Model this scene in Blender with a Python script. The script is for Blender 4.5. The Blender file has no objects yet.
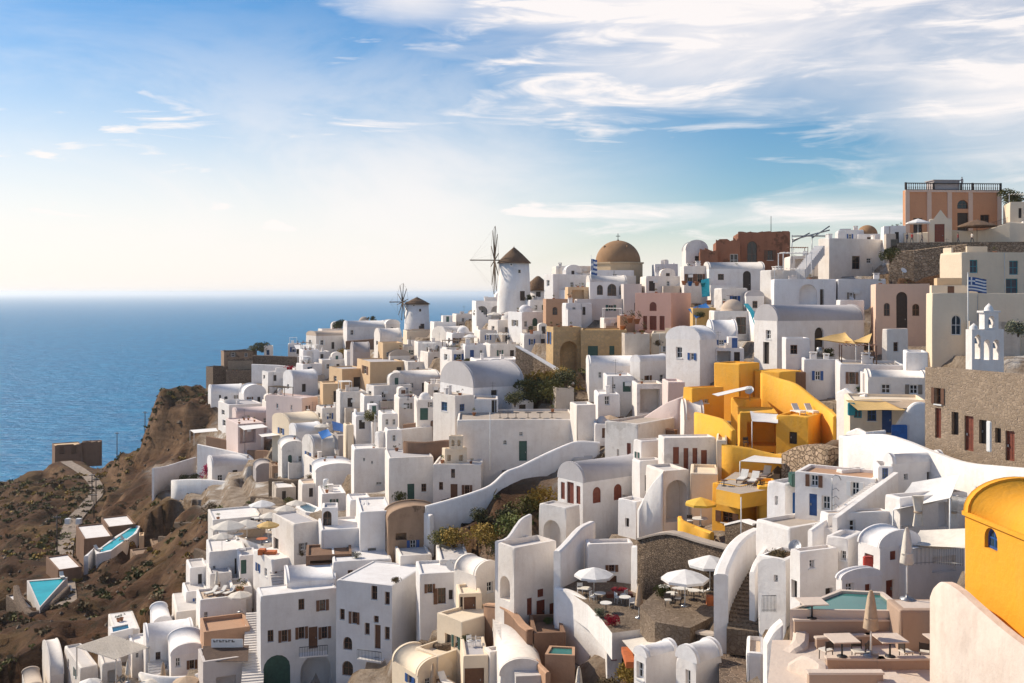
import bpy, bmesh, math, random
import numpy as np
from mathutils import Vector, Matrix, noise
random.seed(7)
S = bpy.context.scene
COL = S.collection
R = math.radians
F, CU, HV, ZC = 1000.0, 512.0, 292.5, 110.0      # focal length in pixels, principal column, horizon row, eye height over the sea

def P(u, v, Y):
    return Vector(((u - CU) * Y / F, Y, ZC - (v - HV) * Y / F))

# ---------------------------------------------------------------- survey of the slope: (column, row, distance in metres)
CTRL = [(1000,683,36),(870,670,41),(790,683,43),(850,620,47),(740,630,62),(760,535,74),(690,600,75),(680,665,62),
(745,672,58),(594,582,85),(541,624,84),(570,660,79),(590,683,72),(440,640,88),(330,695,104),(262,690,105),(200,690,106),(110,660,115),(50,683,118),
(225,620,110),(350,600,106),(330,560,115),(240,540,125),(300,505,140),(420,540,112),(450,525,112),(400,495,126),(560,530,99),
(572,508,102),(640,540,92),(690,520,87),(710,522,84),(760,450,93),(740,395,104),(860,470,72),(800,500,74),(860,540,62),
(900,560,57),(930,440,74),(1024,465,64),(500,462,125),(470,420,136),(580,440,124),(620,430,120),(650,405,124),(690,378,126),
(810,365,122),(870,372,114),(900,348,120),(960,335,112),(1030,345,104),(900,300,140),(935,245,172),(1020,240,166),(850,255,168),(760,292,165),
(745,262,188),(690,300,172),(610,276,215),(590,362,165),(570,303,188),(514,303,225),(480,322,218),(440,352,202),(480,368,172),
(415,331,290),(380,336,300),(340,348,290),(300,364,282),(250,358,300),(210,384,290),(360,400,198),(400,402,182),(300,420,222),
(240,440,225),(200,470,222),(170,490,212),(280,460,182),(330,440,178),(250,500,152),(520,400,150),(550,370,166),(640,345,150),
(160,460,262),(165,415,285),(200,388,285),(140,472,258),(75,455,335),(0,468,345),(60,550,205),(0,600,155),(45,592,168),(120,540,192),
(0,683,118),(0,520,245),(180,560,165),(180,610,128),(120,600,150),(80,640,130),(1040,560,40),(1040,640,36),(700,450,98),(840,400,95),(880,420,84),
(840,600,52),(790,640,50),(480,683,84),(640,620,76),(620,500,97),(650,460,104)]

class RBF:
    def __init__(self, pts, vals, smooth=0.0):
        self.p = np.array(pts, float); n = len(pts)
        A = np.linalg.norm(self.p[:, None] - self.p[None], axis=2)
        A += -np.eye(n) * smooth
        Q = np.c_[np.ones(n), self.p]
        M = np.block([[A, Q], [Q.T, np.zeros((3, 3))]])
        s = np.linalg.lstsq(M, np.r_[np.array(vals, float), np.zeros(3)], rcond=None)[0]
        self.w, self.c = s[:n], s[n:]
    def __call__(self, q):
        q = np.atleast_2d(np.array(q, float)); out = np.empty(len(q))
        for i in range(0, len(q), 20000):
            b = q[i:i+20000]
            out[i:i+20000] = np.linalg.norm(b[:, None] - self.p[None], axis=2) @ self.w + self.c[0] + b @ self.c[1:]
        return out

_di = RBF([(u, v * 1.6) for u, v, y in CTRL], [math.log(y) for u, v, y in CTRL], 4.0)
def DI(u, v):
    return float(math.exp(_di([(u, v * 1.6)])[0]))
def G(u, v, Y=None):
    return P(u, v, Y if Y else DI(u, v))

# ---------------------------------------------------------------- materials
MATS = {}
def nt(m):
    m.use_nodes = True
    t = m.node_tree
    return t, t.nodes['Principled BSDF']
def mix(t, a, b, fac, typ='MIX'):
    n = t.nodes.new('ShaderNodeMix'); n.data_type = 'RGBA'; n.blend_type = typ
    for s, x in ((n.inputs['Factor'], fac), (n.inputs['A'], a), (n.inputs['B'], b)):
        if hasattr(x, 'is_linked'): t.links.new(x, s)
        else: s.default_value = x if isinstance(x, float) else (*x, 1)
    return n.outputs['Result']
def noisen(t, vec, scale, detail=4, rough=.6, lo=.35, hi=.65, stretch=None):
    n = t.nodes.new('ShaderNodeTexNoise'); n.inputs['Scale'].default_value = scale
    n.inputs['Detail'].default_value = detail; n.inputs['Roughness'].default_value = rough
    if stretch:
        mp = t.nodes.new('ShaderNodeMapping'); mp.inputs['Scale'].default_value = stretch
        t.links.new(vec, mp.inputs['Vector']); vec = mp.outputs['Vector']
    t.links.new(vec, n.inputs['Vector'])
    r = t.nodes.new('ShaderNodeMapRange'); r.inputs['From Min'].default_value = lo; r.inputs['From Max'].default_value = hi
    t.links.new(n.outputs['Fac'], r.inputs['Value'])
    return r.outputs['Result']
def bump(t, b, h, strength, dist):
    n = t.nodes.new('ShaderNodeBump'); n.inputs['Strength'].default_value = strength; n.inputs['Distance'].default_value = dist
    t.links.new(h, n.inputs['Height']); t.links.new(n.outputs['Normal'], b.inputs['Normal'])
def coords(t):
    g = t.nodes.new('ShaderNodeNewGeometry'); return g.outputs['Position']

def plaster(name, c, stain=None, amt=.35, rough=.9, patch=0.0):
    m = bpy.data.materials.new(name); t, b = nt(m); pos = coords(t)
    stain = stain or tuple(x * .72 for x in c)
    st = noisen(t, pos, .55, 6, .68, .42, .8)
    stk = noisen(t, pos, 1.5, 4, .6, .5, .85, (1, 1, .16))
    fine = noisen(t, pos, 4.0, 4, .7, .25, .75)
    col = mix(t, c, stain, 0.0)
    def sc(x, k):
        n = t.nodes.new('ShaderNodeMath'); n.operation = 'MULTIPLY'; n.inputs[1].default_value = k; t.links.new(x, n.inputs[0]); return n.outputs[0]
    col = mix(t, c, stain, sc(st, amt)); col = mix(t, col, stain, sc(stk, amt * .9)); col = mix(t, col, tuple(min(1, x * 1.05) for x in c), sc(fine, .5))
    if patch:
        big = noisen(t, pos, .3, 5, .65, .56, .6)
        col = mix(t, col, tuple(x * .55 for x in stain), sc(big, patch))
    t.links.new(col, b.inputs['Base Color']); b.inputs['Roughness'].default_value = rough
    b.inputs['Specular IOR Level'].default_value = .25
    bump(t, b, noisen(t, pos, 2.5, 5, .65, .2, .8), .5, .05)
    MATS[name] = m; return m
def stonem(name, c1, c2, mortar, scale=2.2, bstr=.7, flat=1.5):
    m = bpy.data.materials.new(name); t, b = nt(m); pos = coords(t)
    mp = t.nodes.new('ShaderNodeMapping'); mp.inputs['Scale'].default_value = (1, 1, flat); t.links.new(pos, mp.inputs['Vector'])
    wn = t.nodes.new('ShaderNodeTexNoise'); wn.inputs['Scale'].default_value = 1.1; wn.inputs['Detail'].default_value = 3; t.links.new(pos, wn.inputs['Vector'])
    va = t.nodes.new('ShaderNodeVectorMath'); va.operation = 'MULTIPLY_ADD'; va.inputs[1].default_value = (.7, .7, .7); t.links.new(wn.outputs['Color'], va.inputs[0]); t.links.new(mp.outputs['Vector'], va.inputs[2])
    class _o: outputs = {'Vector': va.outputs[0]}
    mp = _o
    v = t.nodes.new('ShaderNodeTexVoronoi'); v.inputs['Scale'].default_value = scale; t.links.new(mp.outputs['Vector'], v.inputs['Vector'])
    e = t.nodes.new('ShaderNodeTexVoronoi'); e.feature = 'DISTANCE_TO_EDGE'; e.inputs['Scale'].default_value = scale; t.links.new(mp.outputs['Vector'], e.inputs['Vector'])
    sp = t.nodes.new('ShaderNodeSeparateColor'); t.links.new(v.outputs['Color'], sp.inputs['Color'])
    col = mix(t, c1, c2, sp.outputs[0])
    col = mix(t, col, tuple(x * .5 for x in c1), noisen(t, pos, .45, 6, .65, .45, .85))
    r = t.nodes.new('ShaderNodeMapRange'); r.inputs['From Min'].default_value = .02; r.inputs['From Max'].default_value = .1; t.links.new(e.outputs['Distance'], r.inputs['Value'])
    col = mix(t, mortar, col, r.outputs['Result'])
    t.links.new(col, b.inputs['Base Color']); b.inputs['Roughness'].default_value = .95; b.inputs['Specular IOR Level'].default_value = .2
    bump(t, b, r.outputs['Result'], bstr, .08)
    MATS[name] = m; return m
def plain(name, c, rough=.6, metal=0.0, var=.25, scale=3.0):
    m = bpy.data.materials.new(name); t, b = nt(m); pos = coords(t)
    col = mix(t, c, tuple(x * (1 - var * 1.6) for x in c), noisen(t, pos, scale, 5, .65, .35, .75))
    t.links.new(col, b.inputs['Base Color']); b.inputs['Roughness'].default_value = rough; b.inputs['Metallic'].default_value = metal
    MATS[name] = m; return m

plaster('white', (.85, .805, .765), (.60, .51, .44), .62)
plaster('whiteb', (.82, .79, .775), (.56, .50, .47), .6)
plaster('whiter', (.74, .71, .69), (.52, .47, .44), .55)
plaster('warmwhite', (.82, .75, .68), (.54, .44, .36), .62)
plaster('whiteold', (.77, .72, .67), (.45, .38, .32), .65, patch=.25)
plaster('sandroof', (.60, .47, .36), (.44, .33, .25), .5)
plaster('domestone', (.56, .42, .27), (.40, .29, .18), .5)
plaster('peachwhite', (.70, .58, .49), (.46, .34, .27), .7, patch=.12)
plaster('greyroof', (.50, .47, .47), (.36, .33, .32), .5)
plaster('creamy', (.80, .66, .49), (.58, .46, .34), .4)
plaster('tan', (.68, .48, .29), (.46, .30, .17), .4)
plaster('peach', (.60, .30, .165), (.44, .20, .11), .4)
plaster('peachlight', (.72, .52, .40), (.55, .38, .28), .4)
plaster('pink', (.74, .45, .36), (.60, .34, .26), .35)
plaster('palepink', (.74, .60, .55), (.56, .44, .40), .45)
plaster('ochre', (.62, .40, .16), (.42, .26, .10), .5)
plaster('yellow', (.88, .45, .055), (.76, .45, .12), .75, patch=.12)
plaster('yellowdome', (.86, .37, .03), (.72, .36, .06), .7)
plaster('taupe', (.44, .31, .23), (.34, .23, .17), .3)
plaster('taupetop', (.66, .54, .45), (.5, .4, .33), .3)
plaster('mauve', (.62, .55, .51), (.46, .39, .36), .4)
plaster('greywall', (.42, .38, .37), (.3, .26, .25), .45)
plaster('redruin', (.33, .14, .08), (.15, .08, .05), .6, patch=.6)
plaster('brownwall', (.24, .14, .09), (.13, .08, .05), .6)
plaster('brownruin', (.36, .24, .16), (.17, .11, .07), .75, patch=.7)
plaster('domebrown', (.36, .21, .11), (.22, .12, .06), .6)
plaster('terracotta', (.50, .30, .19), (.34, .2, .12), .45)
plaster('oldplaster', (.58, .50, .42), (.36, .28, .21), .7, patch=.5)
plaster('paving', (.48, .40, .33), (.30, .24, .19), .6)
plaster('pavingwhite', (.66, .61, .57), (.42, .37, .33), .6)
stonem('greystone', (.44, .33, .235), (.31, .23, .16), (.37, .28, .21), 4.2, .6)
stonem('darkstone', (.20, .14, .10), (.11, .08, .06), (.26, .19, .14), 2.2)
stonem('drystone', (.25, .18, .125), (.15, .105, .075), (.10, .07, .05), 4.6, 1.0)
stonem('rubble', (.50, .36, .25), (.28, .20, .13), (.19, .13, .085), 2.3, 1.0, 1.2)
stonem('ochrestone', (.66, .45, .23), (.54, .37, .19), (.50, .35, .20), 1.4, .25)
stonem('flagstone', (.27, .205, .15), (.19, .14, .10), (.14, .10, .07), 3.6, .5, 1)
plain('greywood', (.25, .21, .17), .7); plain('wood', (.16, .07, .035), .55); plain('redwood', (.24, .06, .03), .5); plain('darkwood', (.05, .035, .028), .6)
plain('thatch', (.22, .13, .075), .95, 0, .5, 5); plain('darkthatch', (.06, .04, .032), .95, 0, .5, 5)
plain('bluepaint', (.02, .09, .30), .45); plain('brightblue', (.02, .16, .50), .45); plain('turq', (.02, .32, .40), .45)
plain('greenpaint', (.03, .10, .08), .5); plain('redpaint', (.50, .05, .03), .5); plain('orange', (.62, .17, .05), .7)
plain('whitepaint', (.78, .77, .75), .5, 0, .08); plain('canvas', (.74, .67, .58), .85, 0, .12); plain('canvaswhite', (.80, .77, .74), .85, 0, .1)
plain('canvasyellow', (.80, .48, .06), .8, 0, .1); plain('canvastan', (.52, .38, .26), .85, 0, .15); plain('canvasochre', (.70, .45, .16), .8, 0, .15)
plain('cushion', (.78, .74, .68), .9, 0, .1); plain('metal', (.35, .35, .36), .4, .8, .2); plain('darkmetal', (.05, .05, .055), .5, .5)
plain('clay', (.42, .18, .09), .8); plain('skin', (.45, .26, .17), .6); plain('shirt', (.10, .10, .14), .9); plain('hair', (.03, .02, .015), .7)
plain('trousers', (.05, .05, .07), .9); plain('red_cloth', (.40, .05, .05), .9); plain('bark', (.12, .08, .05), .95)
plain('awningbrown', (.11, .065, .045), .9, 0, .3)
def glass(name, c, rough=.08):
    m = bpy.data.materials.new(name); t, b = nt(m); b.inputs['Base Color'].default_value = (*c, 1); b.inputs['Roughness'].default_value = rough
    MATS[name] = m
glass('glass', (.018, .018, .02)); glass('glassblue', (.03, .06, .09))
def leafm(name, c1, c2):
    m = bpy.data.materials.new(name); t, b = nt(m); pos = coords(t)
    col = mix(t, c1, c2, noisen(t, pos, 1.6, 3, .6, .3, .7))
    oi = t.nodes.new('ShaderNodeObjectInfo')
    t.links.new(col, b.inputs['Base Color']); b.inputs['Roughness'].default_value = .75
    b.inputs['Specular IOR Level'].default_value = .2
    MATS[name] = m
leafm('leafdark', (.045, .055, .02), (.09, .085, .03)); leafm('leafgreen', (.07, .10, .022), (.15, .15, .04))
leafm('leafochre', (.38, .23, .045), (.22, .16, .035)); leafm('leafolive', (.17, .15, .04), (.09, .09, .03)); leafm('leafdry', (.17, .115, .055), (.08, .06, .03))
leafm('flowerred', (.45, .02, .03), (.30, .02, .05)); leafm('flowerpink', (.50, .04, .12), (.35, .03, .10)); leafm('leafsage', (.22, .22, .15), (.13, .14, .08))
def waterm(name, c, rough, bscale, bstr, bdist):
    m = bpy.data.materials.new(name); t, b = nt(m); pos = coords(t)
    t.links.new(mix(t, c, tuple(x * .75 for x in c), noisen(t, pos, bscale * .3, 2, .5, .3, .7)), b.inputs['Base Color'])
    b.inputs['Roughness'].default_value = rough; b.inputs['IOR'].default_value = 1.33
    bump(t, b, noisen(t, pos, bscale, 4, .6, 0, 1), bstr, bdist)
    MATS[name] = m
waterm('poolwater', (.015, .24, .25), .05, 1.5, .25, .06); waterm('poolteal', (.05, .20, .18), .05, 1.5, .2, .05); waterm('poolcyan', (.01, .42, .46), .05, 1.5, .2, .05); waterm('poolblue', (.02, .12, .2), .05, 1.5, .2, .05)

# ---------------------------------------------------------------- objects
def tag(o, label=None, cat=None, group=None, kind=None):
    if label: o['label'] = label
    if cat: o['category'] = cat
    if group: o['group'] = group
    if kind: o['kind'] = kind
    return o
def empty(name, loc, rz=0, label=None, cat=None, group=None):
    o = bpy.data.objects.new(name, None); o.empty_display_size = .3; COL.objects.link(o)
    o.location = loc; o.rotation_euler = (0, 0, rz)
    return tag(o, label, cat, group)
def obj(name, bm, mat, parent=None, loc=None, smooth=False):
    me = bpy.data.meshes.new(name)
    if isinstance(bm, tuple): me.from_pydata(*bm)
    else:
        bm.to_mesh(me); bm.free()
    for m in (mat if isinstance(mat, (list, tuple)) else [mat]): me.materials.append(MATS[m] if isinstance(m, str) else m)
    if smooth:
        for p in me.polygons: p.use_smooth = True
    o = bpy.data.objects.new(name, me); COL.objects.link(o)
    if parent: o.parent = parent
    if loc is not None: o.location = loc
    return o
def copy_tree(o, parent=None):
    c = o.copy(); COL.objects.link(c); c.parent = parent
    for ch in list(o.children): copy_tree(ch, c)
    return c
def box(bm, x0, x1, y0, y1, z0, z1, mi=0, M=None):
    vs = [bm.verts.new(M @ Vector(p) if M else p) for p in ((x0,y0,z0),(x1,y0,z0),(x1,y1,z0),(x0,y1,z0),(x0,y0,z1),(x1,y0,z1),(x1,y1,z1),(x0,y1,z1))]
    for f in ((0,3,2,1),(4,5,6,7),(0,1,5,4),(1,2,6,5),(2,3,7,6),(3,0,4,7)):
        bm.faces.new([vs[i] for i in f]).material_index = mi
def tube(bm, pts, r, n=6, mi=0, caps=True):
    rings = []
    for i, p in enumerate(pts):
        p = Vector(p); a = Vector(pts[max(i-1, 0)]); b = Vector(pts[min(i+1, len(pts)-1)])
        d = (b - a).normalized(); s = d.cross(Vector((0, 0, 1)) if abs(d.z) < .9 else Vector((1, 0, 0))).normalized(); t = d.cross(s)
        rr = r[i] if isinstance(r, (list, tuple)) else r
        rings.append([bm.verts.new(p + (s * math.cos(k*2*math.pi/n) + t * math.sin(k*2*math.pi/n)) * rr) for k in range(n)])
    for A, B in zip(rings, rings[1:]):
        for k in range(n):
            f = bm.faces.new((A[k], A[(k+1) % n], B[(k+1) % n], B[k])); f.material_index = mi; f.smooth = True
    if caps:
        bm.faces.new(rings[0][::-1]).material_index = mi; bm.faces.new(rings[-1]).material_index = mi
def lathe(bm, prof, n=16, c=(0, 0, 0), mi=0, smooth=True, sx=1, sy=1):
    rings = []
    for r, z in prof:
        if r < 1e-4: rings.append([bm.verts.new((c[0], c[1], c[2]+z))])
        else: rings.append([bm.verts.new((c[0]+r*sx*math.cos(2*math.pi*k/n), c[1]+r*sy*math.sin(2*math.pi*k/n), c[2]+z)) for k in range(n)])
    for A, B in zip(rings, rings[1:]):
        for k in range(n):
            if len(A) == 1 and len(B) == 1: continue
            vs = (A[0], B[(k+1) % n], B[k]) if len(A) == 1 else ((A[k], A[(k+1) % n], B[0]) if len(B) == 1 else (A[k], A[(k+1) % n], B[(k+1) % n], B[k]))
            f = bm.faces.new(vs); f.material_index = mi; f.smooth = smooth

# ---------------------------------------------------------------- houses
CARVE = []
KIND = {  # code: (part name, panel material, frame material, recess)
 'w': ('window', 'glass', 'whitepaint', .28), 'wb': ('window', 'glassblue', 'bluepaint', .2), 'wr': ('window', 'redwood', 'redwood', .12), 'wg': ('window', 'greenpaint', 'greenpaint', .15),
 'wd': ('window', 'glass', 'wood', .28), 'wt': ('window', 'glassblue', 'turq', .2),
 'd': ('door', 'wood', 'wood', .25), 'dk': ('door', 'darkwood', 'darkwood', .3), 'db': ('door', 'bluepaint', 'bluepaint', .2), 'dr': ('door', 'redwood', 'redwood', .2), 'dg': ('door', 'greenpaint', 'greenpaint', .25),
 'df': ('door', 'redpaint', 'redpaint', .2), 'dB': ('door', 'brightblue', 'brightblue', .2),
 'o': ('niche', None, None, 1.0), 'O': ('niche', None, None, 2.6)}
def arc_pts(x0, x1, zb, z1, n=8):
    r = (x1 - x0) / 2; zs = max(z1 - r, zb + .1); rz = z1 - zs; xm = (x0 + x1) / 2
    return zs, [(xm - r * math.cos(math.pi * k / n), zs + rz * math.sin(math.pi * k / n)) for k in range(n + 1)]
class VB:
    """bmesh with shared vertices by position"""
    def __init__(s): s.bm = bmesh.new(); s.d = {}
    def v(s, p):
        k = (round(p[0], 3), round(p[1], 3), round(p[2], 3))
        if k not in s.d: s.d[k] = s.bm.verts.new(p)
        return s.d[k]
    def f(s, pts, mi=0):
        vs = []
        for p in pts:
            q = s.v(p)
            if not vs or (q is not vs[-1]): vs.append(q)
        if len(vs) > 2 and vs[0] is vs[-1]: vs.pop()
        if len(set(vs)) < 3: return
        try: s.bm.faces.new(vs).material_index = mi
        except ValueError: pass
def wall_face(V, O, X, N, L, z0, z1, zc, ops):
    at = lambda x, z, d=0: tuple(O + X * x + N * d + Vector((0, 0, z)))
    xs = sorted({0, L, *[o['x0'] for o in ops], *[o['x1'] for o in ops]}); zs = sorted({z0, z1, *zc})
    for i in range(len(xs) - 1):
        for j in range(len(zs) - 1):
            cx, cz = (xs[i] + xs[i+1]) / 2, (zs[j] + zs[j+1]) / 2
            if any(o['x0'] < cx < o['x1'] and o['z0'] < cz < o['z1'] for o in ops): continue
            V.f([at(xs[i], zs[j]), at(xs[i+1], zs[j]), at(xs[i+1], zs[j+1]), at(xs[i], zs[j+1])])
    for o in ops:
        x0, x1, a, b, d = o['x0'], o['x1'], o['z0'], o['z1'], o['d']
        if o['arch']:
            s, arc = arc_pts(x0, x1, a, b); m = len(arc) // 2
            V.f([at(x0, b)] + [at(*p) for p in arc[:m+1]]); V.f([at(x1, b)] + [at(*p) for p in arc[m:][::-1]])
            loop = [(x0, a)] + arc + [(x1, a)]
        else: loop = [(x0, a), (x0, b), (x1, b), (x1, a)]
        n = len(loop)
        for k in range(n):
            p, q = loop[k], loop[(k+1) % n]
            V.f([at(*p), at(*q), at(*q, d), at(*p, d)])
        V.f([at(*p, d + .001) for p in loop])
    return [at(x, z1) for x in xs]

def house(name, label, a, b, c, vt, vb, roof='flat', mat='white', ops='', th=None, Y=None, cat='house', dep=None, len1=None, maxl=13, group=None, rmat=None, rise=None, found=4.5, bev=None, par=.3, chim=True, carve=True, auto=True):
    Y = Y or DI(b, vb)
    B = P(b, vb, Y); h = (vb - vt) * Y / F
    thgiven = th is not None
    if th is None:
        if b - a <= 2: th = -math.degrees(math.atan((b - CU) / F)) - 1
        elif c - b <= 2: th = 90 - math.degrees(math.atan((b - CU) / F)) + 1
        else: th = 35
    if 2 < b - a < 9 and not thgiven:
        best = None; tgt = dep or 6
        for tt in range(-30, 61, 2):
            T = R(tt); dd = Vector((-math.sin(T), math.cos(T))); kk = (a - CU) / F; den = dd.x - kk * dd.y
            l = (kk * B.y - B.x) / den if abs(den) > 1e-4 else -1
            if l > .3 and (best is None or abs(l - tgt) < abs(best[0] - tgt)): best = (l, tt)
        if best: th = best[1]
    elif b - a > 2:
        for _ in range(12):
            T = R(th); dd = Vector((-math.sin(T), math.cos(T))); kk = (a - CU) / F; den = dd.x - kk * dd.y
            if abs(den) > 1e-4 and 0 < (kk * B.y - B.x) / den < maxl: break
            if th > 76: break
            th += 5
    T = R(th); d1 = Vector((math.cos(T), math.sin(T))); d2 = Vector((-math.sin(T), math.cos(T)))
    def ln(u, d):
        k = (u - CU) / F; den = d.x - k * d.y
        return (k * B.y - B.x) / den if abs(den) > 1e-4 else -1
    L1 = ln(c, d1) if c - b > 2 else (dep or 5)
    L2 = ln(a, d2) if b - a > 2 else (dep or max(3, min(9, L1 * .8)))
    L1 = len1 or L1
    if not .3 < L1 < 70: L1 = 5
    if not .3 < L2 < 70: L2 = 5
    if b - a <= 2 and dep: L2 = dep
    root = empty(name, B, T, label, cat, group); rj = random.Random(label)
    if mat == 'white' and Y > 70: mat = rj.choice(('white', 'white', 'whiteb', 'warmwhite', 'warmwhite', 'whiteold'))
    if rmat is None and mat.startswith(('white', 'warm')) and roof == 'flat': rmat = rj.choice(('pavingwhite', 'pavingwhite', 'white', 'white', 'paving', 'paving', 'sandroof', 'greyroof'))
    if roof == 'flat' and mat.startswith(('white', 'warm')) and Y > 118 and chim and not any(q in label for q in ('roof', 'cube', 'block', 'flat', 'terrace', 'parapet', 'wall', 'tower', 'hall')):
        k_ = rj.random()
        if k_ < .26: roof = 'v1' if L1 < 6.5 else 'v2'; rise = min(1.3, .3 * min(L1, L2)) * F / Y
        elif k_ < .36: roof = 'dome'; rise = min(L1, L2) * .3 * F / Y
    inv = Matrix.Rotation(-T, 4, 'Z'); C0 = inv @ (Vector((0, 0, ZC)) - B)
    OP = {'R': [], 'L': []}
    if not ops and auto and mat.startswith(('white', 'warm', 'cream', 'pale')) and h > 1.8:
        rs = random.Random(int(a * 3 + vb * 5)); z0_ = rs.uniform(.35, .5) * h
        for f_, Lm, wpx in (('R', L1, c - b), ('L', L2, b - a)):
            if wpx < 12 or Lm < 2.5: continue
            for q_ in range(1 if Lm < 5 else 2):
                x0 = round(Lm * (.25 + .42 * q_) + rs.uniform(-.2, .2), 3); OP[f_].append(dict(x0=x0, x1=round(x0 + rs.choice((.55, .7, .8)), 3), z0=round(z0_, 3), z1=round(z0_ + min(1.0, h * .35), 3), arch=False, code=rs.choice(('w', 'w', 'wd', 'wb')), d=.2, wpx=5))
    for s in filter(None, (x.strip() for x in ops.split(';'))):
        f, u, v, w, hh, k = s.split(); u, v, w, hh = map(float, (u, v, w, hh))
        arch = k.endswith('a'); code = k[:-1] if arch else k
        q = []
        for (uu, vv) in ((u - w/2, v), (u + w/2, v + hh), (u - w/2, v + hh), (u + w/2, v)):
            D = inv.to_3x3() @ Vector(((uu - CU) / F, 1, -(vv - HV) / F))
            t = (-C0.y / D.y) if f == 'R' else (-C0.x / D.x); X = C0 + D * t
            q.append((X.x if f == 'R' else X.y, X.z))
        x0, x1 = min(q[0][0], q[1][0]), max(q[0][0], q[1][0]); z1 = (q[0][1] + q[3][1]) / 2; z0 = (q[1][1] + q[2][1]) / 2
        Lm = L1 if f == 'R' else L2
        x0, x1 = max(.12, x0), min(Lm - .12, x1); z1 = min(z1, h - .12 + (.0 if roof == 'flat' else 0)); z0 = max(z0, -found + .2)
        if x1 - x0 < .2 or z1 - z0 < .2: print('OP?', label, s, round(x0,2), round(x1,2), round(z0,2), round(z1,2), 'L1', round(L1,1), 'L2', round(L2,1)); continue
        if any(x0 < o['x1'] and x1 > o['x0'] and z0 < o['z1'] and z1 > o['z0'] for o in OP[f]): print('OVER', label, s); continue
        OP[f].append(dict(x0=round(x0, 3), x1=round(x1, 3), z0=round(z0, 3), z1=round(z1, 3), arch=arch, code=code, d=min(KIND[code][3], (L2 if f == 'R' else L1) * .45), wpx=w))
    V = VB(); zc = {o[k] for f in OP for o in OP[f] for k in ('z0', 'z1')}
    X, Yv = Vector((1, 0, 0)), Vector((0, 1, 0)); Z0 = Vector((0, 0, 0))
    t1 = wall_face(V, Z0, X, Yv, L1, -found, h, zc, OP['R'])
    t2 = wall_face(V, X * L1, Yv, -X, L2, -found, h, zc, [])
    t3 = wall_face(V, X * L1 + Yv * L2, -X, -Yv, L1, -found, h, zc, [])
    t4 = wall_face(V, Z0, Yv, X, L2, -found, h, zc, OP['L'])
    corners = [(0, 0), (L1, 0), (L1, L2), (0, L2)]
    if roof == 'flat' or roof == 'dome':
        w = min(.28, L1 * .2, L2 * .2); inn = [(w, w), (L1 - w, w), (L1 - w, L2 - w), (w, L2 - w)]; ph = min(par, h * .4)
        loops = [t1, t2, t3, t4[::-1]]
        for k in range(4):
            i0, i1 = inn[k], inn[(k+1) % 4]
            V.f(loops[k] + [(*i1, h), (*i0, h)]); V.f([(*i0, h), (*i1, h), (*i1, h - ph), (*i0, h - ph)])
        V.f([(*q, h - ph) for q in inn])
    else:
        V.f(t1 + t2[1:] + t3[1:] + t4[::-1][1:-1])
    if bev is None: bev = rj.choice((.12, .18, .26)) if mat.startswith(('white', 'warm', 'yellow', 'cream', 'pale', 'taupe')) else .05
    if bev:
        es = []
        for e in V.bm.edges:
            p, q = e.verts[0].co, e.verts[1].co
            oc = lambda v: (abs(v.x) < 1e-3 or abs(v.x - L1) < 1e-3) and (abs(v.y) < 1e-3 or abs(v.y - L2) < 1e-3)
            on = lambda v: abs(v.x) < 1e-3 or abs(v.x - L1) < 1e-3 or abs(v.y) < 1e-3 or abs(v.y - L2) < 1e-3
            if len(e.link_faces) == 2 and ((oc(p) and oc(q) and abs(p.x-q.x) + abs(p.y-q.y) < 1e-3) or (roof in ('flat', 'dome') and abs(p.z - h) < 1e-3 and abs(q.z - h) < 1e-3 and on(p) and on(q) and ((abs(p.x-q.x) < 1e-3 and not 1e-2 < p.x < L1-1e-2) or (abs(p.y-q.y) < 1e-3 and not 1e-2 < p.y < L2-1e-2)))): es.append(e)
        try: bmesh.ops.bevel(V.bm, geom=es, offset=bev, segments=2, affect='EDGES', clamp_overlap=True, profile=.6)
        except Exception as ex: print('bevel', ex)
    bmesh.ops.recalc_face_normals(V.bm, faces=V.bm.faces)
    obj('wall', V.bm, mat, root)
    # windows and doors
    for f in OP:
        for o in OP[f]:
            nm, pm, fm, d = KIND[o['code']]
            if pm is None: continue
            d = o['d']; x0, x1, z0, z1 = o['x0'], o['x1'], o['z0'], o['z1']
            # panel at the back of the recess
            def pt(x, z, dd): return (x, dd, z) if f == 'R' else (dd, x, z)
            loop = [(x0, z0)] + (arc_pts(x0, x1, z0, z1)[1] if o['arch'] else [(x0, z1), (x1, z1)]) + [(x1, z0)]
            n = len(loop); dd0, dd1 = d - .06, d - .004
            def slab(lp, da, db):
                bm = bmesh.new(); A = [bm.verts.new(pt(x, z, da)) for x, z in lp]; Bq = [bm.verts.new(pt(x, z, db)) for x, z in lp]
                bm.faces.new(A); bm.faces.new(Bq[::-1])
                for k in range(len(lp)): bm.faces.new((A[k], A[(k+1) % len(lp)], Bq[(k+1) % len(lp)], Bq[k]))
                return bm
            cx, cz = (x0 + x1) / 2, (z0 + z1) / 2
            fw = min(.09, (x1 - x0) * .16)
            inner = [(cx + (x - cx) * (1 - 2 * fw / (x1 - x0)), cz + (z - cz) * (1 - 2 * fw / (z1 - z0))) for x, z in loop]
            bm = bmesh.new()
            A = [bm.verts.new(pt(x, z, dd0)) for x, z in loop]; Bq = [bm.verts.new(pt(x, z, dd0)) for x, z in inner]; Cq = [bm.verts.new(pt(x, z, dd1)) for x, z in inner]
            for k in range(n):
                q = (k + 1) % n; bm.faces.new((A[k], A[q], Bq[q], Bq[k])); bm.faces.new((Bq[k], Bq[q], Cq[q], Cq[k]))
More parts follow.
